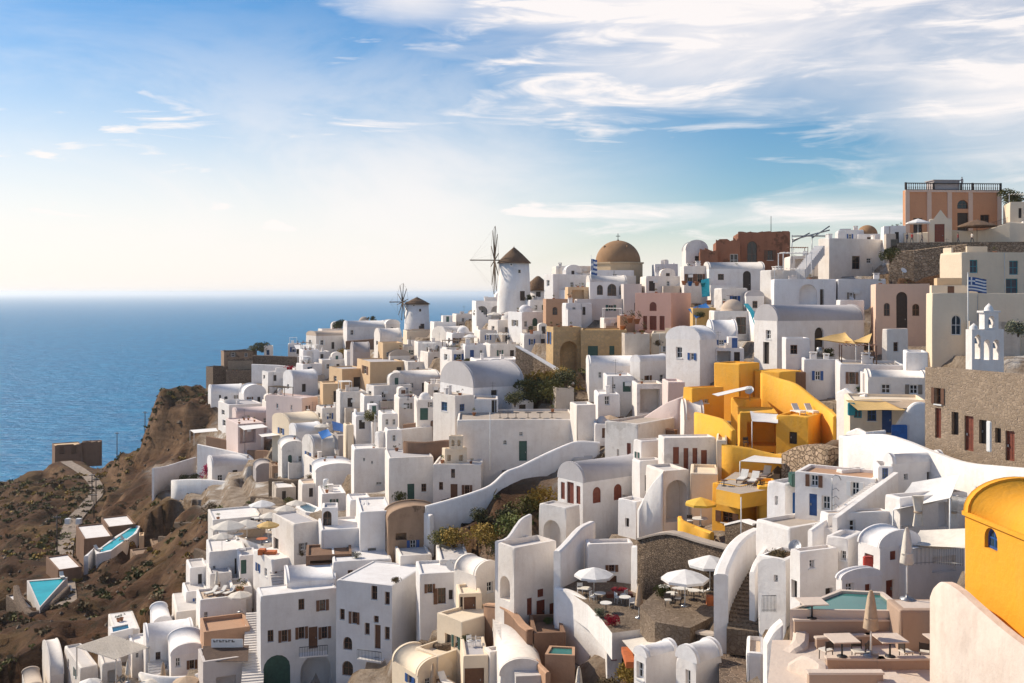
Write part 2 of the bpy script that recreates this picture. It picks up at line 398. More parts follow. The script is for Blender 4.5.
            if nm == 'window' or o['wpx'] >= 6:
                for (bx0, bx1, bz0, bz1) in ([(cx - fw*.4, cx + fw*.4, z0 + fw, z1 - fw)] + ([(x0 + fw, x1 - fw, cz - fw*.35, cz + fw*.35)] if nm == 'window' else [])):
                    q = [bm.verts.new(pt(x, z, dd0 + .01)) for x, z in ((bx0, bz0), (bx1, bz0), (bx1, bz1), (bx0, bz1))]; bm.faces.new(q)
            fr = obj(nm, bm, fm, root)
            obj('pane' if nm == 'window' else 'panel', slab(inner, d - .035, d - .003), pm, fr)
            if nm == 'window' and o['wpx'] >= 5 and not o['arch'] and o['code'] in ('w', 'wb', 'wd'):
                bm = bmesh.new(); box(bm, *( (x0 - .08, x1 + .08, -.07, .05) if f == 'R' else (-.07, .05, x0 - .08, x1 + .08)), z0 - .09, z0 - .003); obj('sill', bm, 'whitepaint', fr)
            if nm == 'window' and not o['arch'] and o['code'] in ('w', 'wb', 'wd', 'wt') and rj.random() < .45 and x0 > .5 and x1 < (L1 if f == 'R' else L2) - .5:
                sm_ = rj.choice({'wb': ('bluepaint',), 'wd': ('wood',), 'wt': ('turq',)}.get(o['code'], ('bluepaint', 'wood', 'greywood', 'greenpaint', 'whitepaint'))); sw = (x1 - x0) * .5
                for q0, q1 in ((x0 - sw - .03, x0 - .03), (x1 + .03, x1 + sw + .03)):
                    if any(q is not o and q0 < q['x1'] and q1 > q['x0'] and z0 < q['z1'] and z1 > q['z0'] for q in OP[f]): continue
                    bm = bmesh.new(); box(bm, *((q0, q1, -.06, -.006) if f == 'R' else (-.06, -.006, q0, q1)), z0, z1); obj('shutter', bm, sm_, fr)
            if nm == 'door' and o['wpx'] >= 8:
                bm = bmesh.new(); hx = x0 + .82 * (x1 - x0); hz = z0 + min(1, .45 * (z1 - z0)); box(bm, *((hx - .04, hx + .04, dd0 - .06, dd0 - .005) if f == 'R' else (dd0 - .06, dd0 - .005, hx - .04, hx + .04)), hz, hz + .16); obj('handle', bm, 'metal', fr)
    # roof
    rm = rmat or {'white': 'whiteb'}.get(mat, mat)
    rf = None
    if roof in ('flat', 'dome'):
        bm = bmesh.new(); w2 = w + .01; box(bm, w2, L1 - w2, w2, L2 - w2, h - ph + .004, h - ph + .05); rf = obj('roof', bm, rmat or ('pavingwhite' if mat.startswith(('white', 'warm')) else mat), root)
    if roof == 'dome':
        r = min(L1, L2) * .42 if not rise else rise * Y / F
        bm = bmesh.new(); lathe(bm, [(r * 1.06, 0), (r * 1.06, .3), (r, .32)] + [(r * math.cos(k * math.pi / 16), .32 + r * .95 * math.sin(k * math.pi / 16)) for k in range(1, 9)], 24, (L1/2, L2/2, h - ph + .05)); obj('dome', bm, rmat or mat, root, smooth=False)
    if roof in ('v1', 'v2'):
        W, A = (L1, L2) if roof == 'v1' else (L2, L1)
        rz = rise * Y / F if rise else min(W * .45, 2.2)
        bm = bmesh.new(); n = 16
        def arch_strip(s0, s1, ex, capped=True):
            q = []
            for s in (s0, s1):
                q.append([])
                for k in range(n + 1):
                    t = math.pi * k / n; x = W/2 - (W/2 + ex) * math.cos(t); z = (rz + ex) * math.sin(t) ** .9 if 0 < k < n else 0
                    q[-1].append(bm.verts.new((x, s, h + z) if roof == 'v1' else (s, x, h + z)))
            for k in range(n):
                fc = bm.faces.new((q[0][k], q[0][k+1], q[1][k+1], q[1][k])); fc.smooth = True
            bm.faces.new(q[0]); bm.faces.new(q[1][::-1])
        lip = .3 if A > 2 else .1
        arch_strip(lip, A - lip, -.02); arch_strip(-.003, lip + .004, .08); arch_strip(A - lip - .004, A + .003, .08)
        rf = obj('roof', bm, rm, root)
    # chimneys and small roof blocks
    if chim and mat.startswith(('white', 'warm')) and roof == 'flat' and L1 * L2 > 14:
        rs = random.Random(int(a * 7 + vb * 13))
        for k in range(rs.choice((0, 1, 1, 2))):
            x, y = rs.uniform(.9, L1 - .9), rs.uniform(L2 * .4, L2 - .8); hh = rs.uniform(.5, 1.1); s = rs.uniform(.22, .4)
            bm = bmesh.new(); box(bm, x - s, x + s, y - s, y + s, h - ph + .055, h - ph + hh); box(bm, x - s * 1.2, x + s * 1.2, y - s * 1.2, y + s * 1.2, h - ph + hh + .14, h - ph + hh + .24)
            for sx in (-1, 1):
                for sy in (-1, 1): box(bm, x + sx * s * .8 - .07, x + sx * s * .8 + .07, y + sy * s * .8 - .07, y + sy * s * .8 + .07, h - ph + hh + .002, h - ph + hh + .138)
            obj('chimney', bm, 'white', rf)
    if chim and Y > 88 and roof == 'flat' and mat.startswith(('white', 'warm', 'cream', 'pale')) and L1 > 3.2 and L2 > 3.2:
        extras(root, rf, L1, L2, h, ph, mat, rj)
    if Y > 84 and chim and mat.startswith(('white', 'warm', 'cream', 'pale')) and L1 > 3.4 and h > 2 and rj.random() < .62:
        for _ in range(14):                       # lower terrace with a parapet in front of the house
            w = L1 * rj.uniform(.38, .8); x0 = rj.choice((.04, L1 - w - .04, rj.uniform(0, L1 - w))); hp = h * rj.uniform(.22, .58); d = rj.uniform(1.6, 3.0)
            if any(o['x0'] < x0 + w + .1 and o['x1'] > x0 - .1 and o['z0'] < hp + .05 for o in OP['R']): continue
            bm = bmesh.new(); box(bm, x0, x0 + w, -d, -.006, -3.5, hp); t_ = .22; pz = hp + rj.uniform(.3, .75)
            box(bm, x0, x0 + w, -d, -d + t_, hp + .002, pz); box(bm, x0, x0 + t_, -d + t_ + .002, -.008, hp + .002, pz); box(bm, x0 + w - t_, x0 + w, -d + t_ + .002, -.008, hp + .002, pz)
            pt_ = obj('patio', bm, rj.choice((mat, mat, 'white', 'warmwhite', 'whiteold', 'oldplaster')), root)
            bm = bmesh.new(); box(bm, x0 + t_ + .01, x0 + w - t_ - .01, -d + t_ + .01, -.012, hp + .004, hp + .03); obj('paving', bm, rj.choice(('paving', 'sandroof', 'terracotta', 'brownwall', 'paving')), pt_)
            if hp > 1.2 and rj.random() < .7:
                a_ = x0 + w * rj.uniform(.15, .6); b_ = a_ + rj.choice((.6, .9, 1.0)); z_ = max(.1, hp - rj.choice((1.1, 1.9))); bm = bmesh.new(); box(bm, a_ - .07, b_ + .07, -d - .05, -d - .004, z_ - .05, hp - .22); fr = obj('window', bm, rj.choice(('whitepaint', 'wood', 'greywood')), pt_)
                bm = bmesh.new(); box(bm, a_, b_, -d - .06, -d - .052, z_, hp - .29); obj('pane', bm, 'glass', fr)
            if rj.random() < .5:
                bm = bmesh.new(); xx = x0 + w * rj.uniform(.3, .7); box(bm, xx - .5, xx + .5, -.6, -.02, hp + .035, hp + .45); obj('bench', bm, rj.choice(('white', 'wood', 'oldplaster')), pt_)
            break
    if carve:
        q = [B.xy + d1 * x + d2 * y for x, y in ((-2.2, -2.2), (L1 + .8, -2.2), (L1 + .8, L2 + .8), (-2.2, L2 + .8))]
        CARVE.append((q, B.z - .35))
    root.rotation_euler = (rj.uniform(-.007, .007), rj.uniform(-.007, .007), T) if Y > 60 else (0, 0, T)
    HS[label] = (root, L1, L2, h)
    return root
def extras(root, rf, L1, L2, h, p, mat, r):
    z = h - p + .053; k = r.random()
    if k < .34:                                   # small room or vault at the head of the roof stair
        w, d, hh = L1 * r.uniform(.3, .5), L2 * r.uniform(.3, .45), r.uniform(1.0, 1.7); x = r.choice((.35, L1 - w - .35)); y = L2 - d - .3
        bm = bmesh.new(); box(bm, x, x + w, y, y + d, z, z + hh)
        if r.random() < .5:
            n = 10; a = [[bm.verts.new((x + w/2 - (w/2 - .004) * math.cos(math.pi * i / n), yy, z + hh + .002 + w * .3 * math.sin(math.pi * i / n))) for i in range(n + 1)] for yy in (y + .003, y + d - .003)]
            for i in range(n): bm.faces.new((a[0][i], a[0][i+1], a[1][i+1], a[1][i])).smooth = True
            bm.faces.new(a[0]); bm.faces.new(a[1][::-1])
        o = obj('upper_room', bm, mat, root)
        bm = bmesh.new(); box(bm, x + w * .35, x + w * .35 + .7, y - .03, y - .003, z, z + min(hh - .1, 1.5)); obj('door', bm, r.choice(('darkwood', 'wood', 'bluepaint', 'greenpaint')), o)
    elif k < .52:                                 # slatted shade on posts
        w, d = L1 * r.uniform(.4, .65), L2 * r.uniform(.35, .55); x, y = .4, L2 - d - .4; hh = 1.9; bm = bmesh.new()
        for px in (x, x + w): 
            for py in (y, y + d): box(bm, px - .05, px + .05, py - .05, py + .05, z, z + hh)
        for i in range(9): xx = x + w * i / 8; box(bm, xx - .06, xx + .06, y - .2, y + d + .2, z + hh + .002, z + hh + .08)
        obj('pergola', bm, r.choice(('wood', 'whitepaint', 'bark')), root)
    if r.random() < .45:                          # odd bits of parapet
        bm = bmesh.new(); x = r.uniform(.3, L1 * .5); box(bm, x, x + L1 * r.uniform(.2, .45), L2 * .5, L2 * .5 + .25, z, z + r.uniform(.5, 1.1)); obj('roof_wall', bm, mat, root)
        bm = bmesh.new(); x = r.choice((.285, L1 - .535)); box(bm, x, x + .25, L2 * .55, L2 - .285, z, z + r.uniform(.4, .9)); obj('roof_wall', bm, mat, root)
    if r.random() < .22:
        bm = bmesh.new(); x, y = r.uniform(.9, L1 - .9), L2 - 1.0; lathe(bm, [(0, z + .3), (.42, z + .3), (.42, z + 1.25), (.3, z + 1.35), (0, z + 1.36)], 12, (x, y, 0)); box(bm, x - .4, x + .4, y - .4, y + .4, z, z + .297); obj('water_tank', bm, r.choice(('metal', 'whitepaint', 'darkmetal')), root)
    if r.random() < .3 and h > 2.2:
        bm = bmesh.new(); x = r.uniform(.3, L1 - 1.2); box(bm, x, x + .8, -.32, -.006, h * .62, h * .62 + .5); obj('air_conditioner', bm, 'whitepaint', root)
    if r.random() < .4:
        bm = bmesh.new(); x = r.uniform(.2, L1 - .2); tube(bm, [(x, -.05, -1.5), (x, -.05, h - .1)], .035, 5); obj('drainpipe', bm, r.choice(('metal', 'whitepaint', 'bark')), root)
    if r.random() < .5:                           # aerial
        bm = bmesh.new(); x, y = r.uniform(.5, L1 - .5), L2 - .5; tube(bm, [(x, y, z), (x, y, z + 2.2)], .02, 4); tube(bm, [(x - .4, y, z + 2.0), (x + .4, y, z + 2.0)], .012, 4); tube(bm, [(x - .3, y, z + 1.7), (x + .3, y, z + 1.7)], .012, 4); obj('aerial', bm, 'darkmetal', rf)
    if r.random() < .3 and h > 2.4 and L1 > 4.5:  # whitewashed stair against the front
        bm = bmesh.new(); n = 8; w = L1 * .4; up = r.random() < .5; x0 = L1 - w - .1 if up else .1
        for i in range(n): q = i if up else n - 1 - i; box(bm, x0 + w * i / n, x0 + w * (i + 1) / n - .002, -.75, -.006, -3, h * .75 * (q + 1) / n - .3)
        obj('outside_stair', bm, mat, root)
HS = {}
def H(a, b, c, vt, vb, label, ops='', roof='flat', mat='white', **k):
    return house(k.pop('name', 'house'), label, a, b, c, vt, vb, roof, mat, ops, **k)

# ---------------------------------------------------------------- walls, slabs, stairs
def spline(pts, n):
    if n < 2: return pts
    out = []
    for i in range(len(pts) - 1):
        p = [np.array(pts[max(0, min(len(pts) - 1, i + k))], float) for k in (-1, 0, 1, 2)]
        for j in range(n):
            t = j / n
            out.append(.5 * ((2 * p[1]) + (-p[0] + p[2]) * t + (2*p[0] - 5*p[1] + 4*p[2] - p[3]) * t*t + (-p[0] + 3*p[1] - 3*p[2] + p[3]) * t**3))
    out.append(np.array(pts[-1], float)); return out
def wall(label, pts, mat='white', t=.45, sm=1, found=3.5, name='wall', cat='wall', group=None, cap=None):
    w = []
    for q in pts:
        u, vt, vb = q[:3]; Y = q[3] if len(q) > 3 else DI(u, vb); p = P(u, vb, Y); w.append((p.x, p.y, p.z, ZC - (vt - HV) * Y / F))
    w = spline(w, sm); o = Vector((w[0][0], w[0][1], min(x[2] for x in w)))
    bm = bmesh.new(); rings = []
    for i, q in enumerate(w):
        a, b = w[max(0, i-1)], w[min(len(w)-1, i+1)]; d = Vector((b[0]-a[0], b[1]-a[1])).normalized(); n = Vector((-d.y, d.x))
        zt = max(q[3], q[2] + .1)
        rings.append([bm.verts.new((q[0] + n.x*s*t - o.x, q[1] + n.y*s*t - o.y, z - o.z)) for s, z in ((-.5, q[2]-found), (-.5, zt-.12), (-.28, zt), (.28, zt), (.5, zt-.12), (.5, q[2]-found))])
    for A, B in zip(rings, rings[1:]):
        for k in range(6): bm.faces.new((A[k], A[(k+1) % 6], B[(k+1) % 6], B[k])).smooth = (sm > 1 and k in (0, 4))
    bm.faces.new(rings[0]); bm.faces.new(rings[-1][::-1]); bmesh.ops.recalc_face_normals(bm, faces=bm.faces)
    ob = obj(name, bm, mat, None, o)
    if cap:
        r = bmesh.new(); rr = []
        for i, q in enumerate(w):
            a, b = w[max(0, i-1)], w[min(len(w)-1, i+1)]; d = Vector((b[0]-a[0], b[1]-a[1])).normalized(); n = Vector((-d.y, d.x)); zt = max(q[3], q[2]+.1)
            rr.append([r.verts.new((q[0] + n.x*s - o.x, q[1] + n.y*s - o.y, z - o.z)) for s, z in ((-t*.62, zt-.1), (-t*.62, zt+.06), (t*.62, zt+.06), (t*.62, zt-.1))])
        for A, B in zip(rr, rr[1:]):
            for k in range(4): r.faces.new((A[k], A[(k+1) % 4], B[(k+1) % 4], B[k]))
        r.faces.new(rr[0]); r.faces.new(rr[-1][::-1]); obj('coping', r, cap, ob)
    return tag(ob, label, cat, group)
def zplane(u, v, z):
    Y = (ZC - z) * F / (v - HV); return P(u, v, Y)
def floor(pts, zat, mat='paving', thick=2.5, name='terrace', label=None, cat=None, carve=True, kind='structure', side=None, world=None):
    """horizontal paved surface: outline in survey columns/rows, at height zat"""
    w = [Vector(((u - CU) * y / F, y, zat)) for u, y in world] if world else [zplane(u, v, zat) for u, v in pts]
    o = w[0]
    bm = bmesh.new(); A = [bm.verts.new(p - o) for p in w]; B = [bm.verts.new(p - o - Vector((0, 0, thick))) for p in w]
    bm.faces.new(A); bm.faces.new(B[::-1]); n = len(w)
    for k in range(n): bm.faces.new((A[k], A[(k+1) % n], B[(k+1) % n], B[k]))
    bmesh.ops.recalc_face_normals(bm, faces=bm.faces)
    for fc in bm.faces: fc.material_index = 0 if abs(fc.normal.z) > .7 else 1
    ob = obj(name, bm, [mat, side or mat], None, o); tag(ob, label, cat, None, kind if not label else None)
    if carve: CARVE.append(([p.xy for p in w], zat - .3))
    return ob
def stairs(label, a, b, width, n, mat='pavingwhite', Ya=None, Yb=None, name='staircase', rail=None, thick=1.6):
    A, B = G(*a, Ya), G(*b, Yb); d = (B - A); L = d.xy.length; dz = d.z / n; ang = math.atan2(d.y, d.x)
    root = empty(name, A, ang, label, 'stairs'); bm = bmesh.new()
    for i in range(n): box(bm, i * L / n, (i + 1) * L / n + .003, -width/2, width/2, (i + 1) * dz - thick - (0.002 * i), (i + 1) * dz)
    obj('flight', bm, mat, root)
    if rail:
        for s in rail:
            bm = bmesh.new(); y = s * (width / 2 + .16); pr = []
            for x, z in ((0, .0), (L, d.z)): pr.append([bm.verts.new((x, y + e * .15, z + q)) for e, q in ((-1, -2), (-1, .75), (1, .75), (1, -2))])
            for k in range(4): bm.faces.new((pr[0][k], pr[0][(k+1) % 4], pr[1][(k+1) % 4], pr[1][k]))
            bm.faces.new(pr[0]); bm.faces.new(pr[1][::-1]); obj('parapet', bm, 'white', root)
    return root
# ---------------------------------------------------------------- furniture and other movable things
def umbrella(label, u, v, r=1.5, h=2.5, mat='canvaswhite', closed=False, Y=None, group=None, n=8, z=None):
    p = zplane(u, v, z) if z else G(u, v, Y)
    root = empty('parasol', p, random.uniform(0, .7), label, 'parasol', group)
    bm = bmesh.new(); tube(bm, [(0, 0, .05), (0, 0, h)], .04, 6); obj('pole', bm, 'whitepaint' if mat.startswith('canvas') else 'wood', root)
    bm = bmesh.new(); lathe(bm, [(.32, 0), (.32, .08), (.06, .1), (.05, .28)], 10); obj('base', bm, 'metal', root)
    bm = bmesh.new()
    if closed:
        prof = [(.05, h + .12), (.13, h - .15), (.19, h - .6), (.24, h - 1.05), (.29, h - 1.5), (.24, h - 1.56), (.06, h - 1.5)]
        rings = []
        for q, z_ in prof: rings.append([bm.verts.new((q * (1 + .32 * (k % 2) - .16) * math.cos(k * math.pi / 6), q * (1 + .32 * (k % 2) - .16) * math.sin(k * math.pi / 6), z_)) for k in range(12)])
        for A, B in zip(rings, rings[1:]):
            for k in range(12): bm.faces.new((A[k], A[(k+1) % 12], B[(k+1) % 12], B[k])).smooth = True
        bm.faces.new(rings[0]); tube(bm, [(0, 0, h - 1.1), (0, 0, h - 1.02)], .27, 10)
    else:
        top = bm.verts.new((0, 0, h + .1)); rise = r * .36; rs = []
        for q, z_ in ((.5, h + .1 - rise * .45), (1, h + .1 - rise), (1.0, h - .08 - rise)):
            rs.append([bm.verts.new((r * q * math.cos(2*math.pi*k/n), r * q * math.sin(2*math.pi*k/n), z_ + (0.04 if k % 2 and n > 12 else 0))) for k in range(n)])
        for k in range(n):
            bm.faces.new((top, rs[0][k], rs[0][(k+1) % n]))
            for A, B in zip(rs, rs[1:]): bm.faces.new((A[k], A[(k+1) % n], B[(k+1) % n], B[k]))
        u2 = bm.verts.new((0, 0, h + .02)); low = [bm.verts.new((r * .985 * math.cos(2*math.pi*k/n), r * .985 * math.sin(2*math.pi*k/n), h + .04 - rise)) for k in range(n)]
        for k in range(n): bm.faces.new((u2, low[(k+1) % n], low[k]))
    obj('canopy', bm, mat, root)
    if not closed:
        bm = bmesh.new()
        for k in range(n if n <= 12 else 8): a = 2*math.pi*k/(n if n <= 12 else 8); tube(bm, [(0, 0, h - .02), (r*.95*math.cos(a), r*.95*math.sin(a), h + .02 - r*.36*.95)], .015, 4)
        obj('ribs', bm, 'wood', root)
    return root
_proto = {}
def at(u, v, Y=None, z=None): return zplane(u, v, z) if z else G(u, v, Y)
def table(label, u, v, s=.75, hh=.74, mat='whitepaint', Y=None, z=None, rz=0, group=None, round_=True):
    k = ('t', s, mat, round_)
    if k in _proto: r = copy_tree(_proto[k])
    else:
        r = empty('table', (0, 0, 0)); bm = bmesh.new()
        if round_: lathe(bm, [(0, hh - .05), (s/2, hh - .05), (s/2, hh), (0, hh)], 16, smooth=False)
        else: box(bm, -s/2, s/2, -s/2, s/2, hh - .05, hh)
        obj('tabletop', bm, mat, r)
        bm = bmesh.new(); tube(bm, [(0, 0, .03), (0, 0, hh - .051)], .04, 6); obj('leg', bm, 'darkmetal', r)
        bm = bmesh.new(); lathe(bm, [(0, 0), (.22, 0), (.22, .03), (.05, .05), (0, .05)], 10); obj('base', bm, 'darkmetal', r); _proto[k] = r
    r.location = at(u, v, Y, z); r.rotation_euler = (0, 0, rz); return tag(r, label, 'table', group)
def chair(label, u, v, mat='darkwood', seat='canvas', Y=None, z=None, rz=0, group=None):
    k = ('c', mat, seat)
    if k in _proto: r = copy_tree(_proto[k])
    else:
        r = empty('chair', (0, 0, 0))
        for sx in (-1, 1):
            for sy in (-1, 1):
                bm = bmesh.new(); tube(bm, [(sx*.2, sy*.2, 0), (sx*.19, sy*.19, .43)], .022, 5); obj('leg', bm, mat, r)
        bm = bmesh.new(); box(bm, -.23, .23, -.23, .23, .432, .49); obj('seat', bm, seat, r)
        bm = bmesh.new(); box(bm, -.23, -.19, .19, .23, .492, .9); box(bm, .19, .23, .19, .23, .492, .9); box(bm, -.188, .188, .2, .225, .6, .88); obj('backrest', bm, mat, r); _proto[k] = r
    r.location = at(u, v, Y, z); r.rotation_euler = (0, 0, rz); return tag(r, label, 'chair', group)
def lounger(label, u, v, rz=0, Y=None, z=None, frame='wood', cush='cushion', group=None):
    k = ('l', frame, cush)
    if k in _proto: r = copy_tree(_proto[k])
    else:
        r = empty('sun_lounger', (0, 0, 0)); bm = bmesh.new(); box(bm, -.33, .33, -.95, .95, .25, .31); obj('frame', bm, frame, r)
        for sx in (-1, 1):
            for sy in (-1, 1):
                bm = bmesh.new(); box(bm, sx*.3-.03, sx*.3+.03, sy*.85-.03, sy*.85+.03, 0, .248); obj('leg', bm, frame, r)
        bm = bmesh.new(); box(bm, -.31, .31, -.93, .25, .312, .42); obj('mattress', bm, cush, r)
        bm = bmesh.new(); box(bm, -.31, .31, 0, .8, 0, .11, M=Matrix.Translation((0, .26, .33)) @ Matrix.Rotation(R(48), 4, 'X')); obj('backrest', bm, cush, r); _proto[k] = r
    r.location = at(u, v, Y, z); r.rotation_euler = (0, 0, rz); return tag(r, label, 'sun lounger', group)
def pot(label, u, v, s=.3, mat='clay', leaf='leafgreen', Y=None, z=None, group=None, ph=1.0):
    k = ('p', s, mat, leaf)
    if k in _proto: r = copy_tree(_proto[k])
    else:
        r = empty('plant_pot', (0, 0, 0)); bm = bmesh.new(); lathe(bm, [(0, 0), (s*.65, 0), (s, s*1.5), (s*1.08, s*1.5), (s*1.08, s*1.75), (s*.85, s*1.75), (s*.8, s*1.5), (0, s*1.5)], 12); obj('pot', bm, mat, r)
        if leaf:
            bm = leafball(60, s*1.7, s*1.7, s*1.6*ph, s*.45); bmesh.ops.translate(bm, verts=bm.verts, vec=(0, 0, s*1.6+s*1.2)); obj('foliage', bm, leaf, r)
        _proto[k] = r
    r.location = at(u, v, Y, z); return tag(r, label, 'pot', group)
def leafball(n, rx, ry, rz, leaf, rnd=random):
    bm = bmesh.new()
    cl = [(rnd.gauss(0, .45), rnd.gauss(0, .45), rnd.uniform(-.5, .75)) for _ in range(max(4, n // 40))]
    for i in range(n):
        c = rnd.choice(cl); p = Vector((c[0] + rnd.gauss(0, .22), c[1] + rnd.gauss(0, .22), c[2] + rnd.gauss(0, .2)))
        if p.length > 1.15: p *= 1.15 / p.length
        p = Vector((p.x * rx, p.y * ry, p.z * rz))
        a = Vector((rnd.uniform(-1, 1), rnd.uniform(-1, 1), rnd.uniform(-1, 1))).normalized(); b = a.orthogonal().normalized(); s = leaf * rnd.uniform(.6, 1.3)
        bm.faces.new([bm.verts.new(p + q) for q in (-a * s * .5, b * s * .35, a * s * .6, -b * s * .35)])
    return bm
_sh = {}
def shrub(label, u, v, rpx, leaf='leafgreen', Y=None, hk=1.0, group=None, cat='bush', name='bush', wk=1.0):
    Y = Y or DI(u, v); p = P(u, v, Y); r = rpx * Y / F
    k = (leaf, random.Random(label).randrange(3))
    if k not in _sh:
        bm = leafball(1100, 1, 1, .85, .17, random.Random(str(k))); me = bpy.data.meshes.new('foliage'); bm.to_mesh(me); bm.free(); me.materials.append(MATS[leaf])
        bm = bmesh.new()
        for i in range(5): a = i * 1.26; tube(bm, [(0, 0, -.9), (.12*math.cos(a), .12*math.sin(a), -.45), (.4*math.cos(a), .4*math.sin(a), .25)], [.06, .045, .02], 5)
        ms = bpy.data.meshes.new('stem'); bm.to_mesh(ms); bm.free(); ms.materials.append(MATS['bark']); _sh[k] = (me, ms)
    root = empty(name, p, random.uniform(0, 6), label, cat, group)
    for nm, me in zip(('foliage', 'stem'), _sh[k]):
        o = bpy.data.objects.new(nm, me); COL.objects.link(o); o.parent = root; o.scale = (r * wk, r * wk, r * hk); o.location = (0, 0, r * hk * .78)
    return root
def dish(label, u, v, rpx, Y=None, rz=0, tilt=35, mat='whitepaint', hpole=1.0):
    Y = Y or DI(u, v); r = rpx * Y / F
    root = empty('satellite_dish', P(u, v, Y) - Vector((0, 0, hpole)), rz, label, 'satellite dish')
    bm = bmesh.new(); tube(bm, [(0, 0, 0), (0, 0, hpole)], .03, 6); obj('mast', bm, 'metal', root)
    bm = bmesh.new(); lathe(bm, [(0, .0), (r*.5, r*.06), (r, r*.25), (r*1.02, r*.25), (r*.5, r*.02), (0, -.04)], 20)
    o = obj('reflector', bm, mat, root); o.location = (0, -.1, hpole + .05); o.rotation_euler = (R(90 - tilt), 0, 0)
    bm = bmesh.new(); tube(bm, [(0, r*.9, r*.2), (0, 0, r*.9)], .02, 5); a = obj('feed_arm', bm, 'metal', root); a.location = o.location; a.rotation_euler = o.rotation_euler
    return root
def pole(label, u, vb, vt, r=.06, mat='darkwood', Y=None, name='utility_pole', cat='pole', arm=0, z=None):
    p = at(u, vb, Y, z); h = (vb - vt) * p.y / F
    root = empty(name, p, 0, label, cat); bm = bmesh.new(); tube(bm, [(0, 0, -.5), (0, 0, h)], [r, r * .75], 7); obj('post', bm, mat, root)
    if arm:
        bm = bmesh.new(); box(bm, -arm, arm, -.06, .06, h * .93, h * .93 + .12); obj('crossarm', bm, mat, root)
        bm = bmesh.new()
        for s in (-.9, -.3, .3, .9): lathe(bm, [(.05, 0), (.06, .1), (.02, .2)], 6, (s * arm, 0, h * .93 + .122))
        obj('insulators', bm, 'whitepaint', root)
    return root
def awning(label, pts, vs=None, mat='canvas', sag=.25, posts=(), Y=None, name='awning', cat='awning', group=None):
    """sheet of canvas: corners (u, v, distance)"""
    q = [P(*p) for p in pts]; o = q[0].copy(); root = empty(name, o, 0, label, cat, group); bm = bmesh.new(); n = 8; g = {}
    for i in range(n + 1):
        for j in range(n + 1):
            s, t = i / n, j / n
            p = (q[0] * (1-s) * (1-t) + q[1] * s * (1-t) + q[2] * s * t + q[3] * (1-s) * t) - o
            p.z -= sag * 16 * s * (1-s) * t * (1-t) * .8 + sag * .25 * math.sin(s * 9) * .3
            g[i, j] = (bm.verts.new(p), bm.verts.new(p - Vector((0, 0, .03))))
    for l in (0, 1):
        for i in range(n):
            for j in range(n): bm.faces.new((g[i, j][l], g[i+1, j][l], g[i+1, j+1][l], g[i, j+1][l])).smooth = True
    obj('canvas', bm, mat, root)
    for (k, dz) in posts:
        bm = bmesh.new(); p = q[k] - o; tube(bm, [p - Vector((0, 0, dz)), p - Vector((0, 0, .035))], .05, 6); obj('post', bm, 'whitepaint', root)
    return root
def pergola(label, a, b, zt, depth, n=9, mat='whitepaint', Y=None, rz=0, slat=.09, hh=2.3, beams=True):
    """slatted roof on four posts: front-left and front-right foot, row of the top edge"""
    A, B = G(*a, Y), G(*b, Y); B.z = A.z; d = B - A; L = d.length; ang = math.atan2(d.y, d.x); h = (a[1] - zt) * A.y / F
    root = empty('pergola', A, ang, label, 'pergola')
    for x in (0.06, L - .06):
        for y in (.06, depth - .06):
            bm = bmesh.new(); box(bm, x-.06, x+.06, y-.06, y+.06, -.5, h-.162); obj('post', bm, mat, root)
    for y in (.06, depth - .06):
        bm = bmesh.new(); box(bm, -.1, L+.1, y-.05, y+.05, h-.16, h-.082); obj('beam', bm, mat, root)
    bm = bmesh.new()
    for k in range(n): x = L * (k + .5) / n; box(bm, x-slat/2, x+slat/2, -.15, depth+.15, h-.08, h)
    obj('slats', bm, mat, root); return root
def railing(label, pts, hh=.95, mat='darkmetal', step=.16, bal=.012, Y=None, name='railing', parent=None):
    w = [P(*p) if len(p) == 3 else G(*p) for p in pts]; o = w[0].copy(); bm = bmesh.new()
    for A, B in zip(w, w[1:]):
        A, B = A - o, B - o; L = (B - A).length; U = Vector((0, 0, hh))
        tube(bm, [A + U, B + U], bal * 1.8, 5); tube(bm, [A + U * .12, B + U * .12], bal * 1.3, 5)
        for k in range(int(L / step) + 1): p = A.lerp(B, min(1, k * step / L)); tube(bm, [p, p + U], bal, 4)
    return tag(obj(name, bm, mat, None, o), label, 'railing')
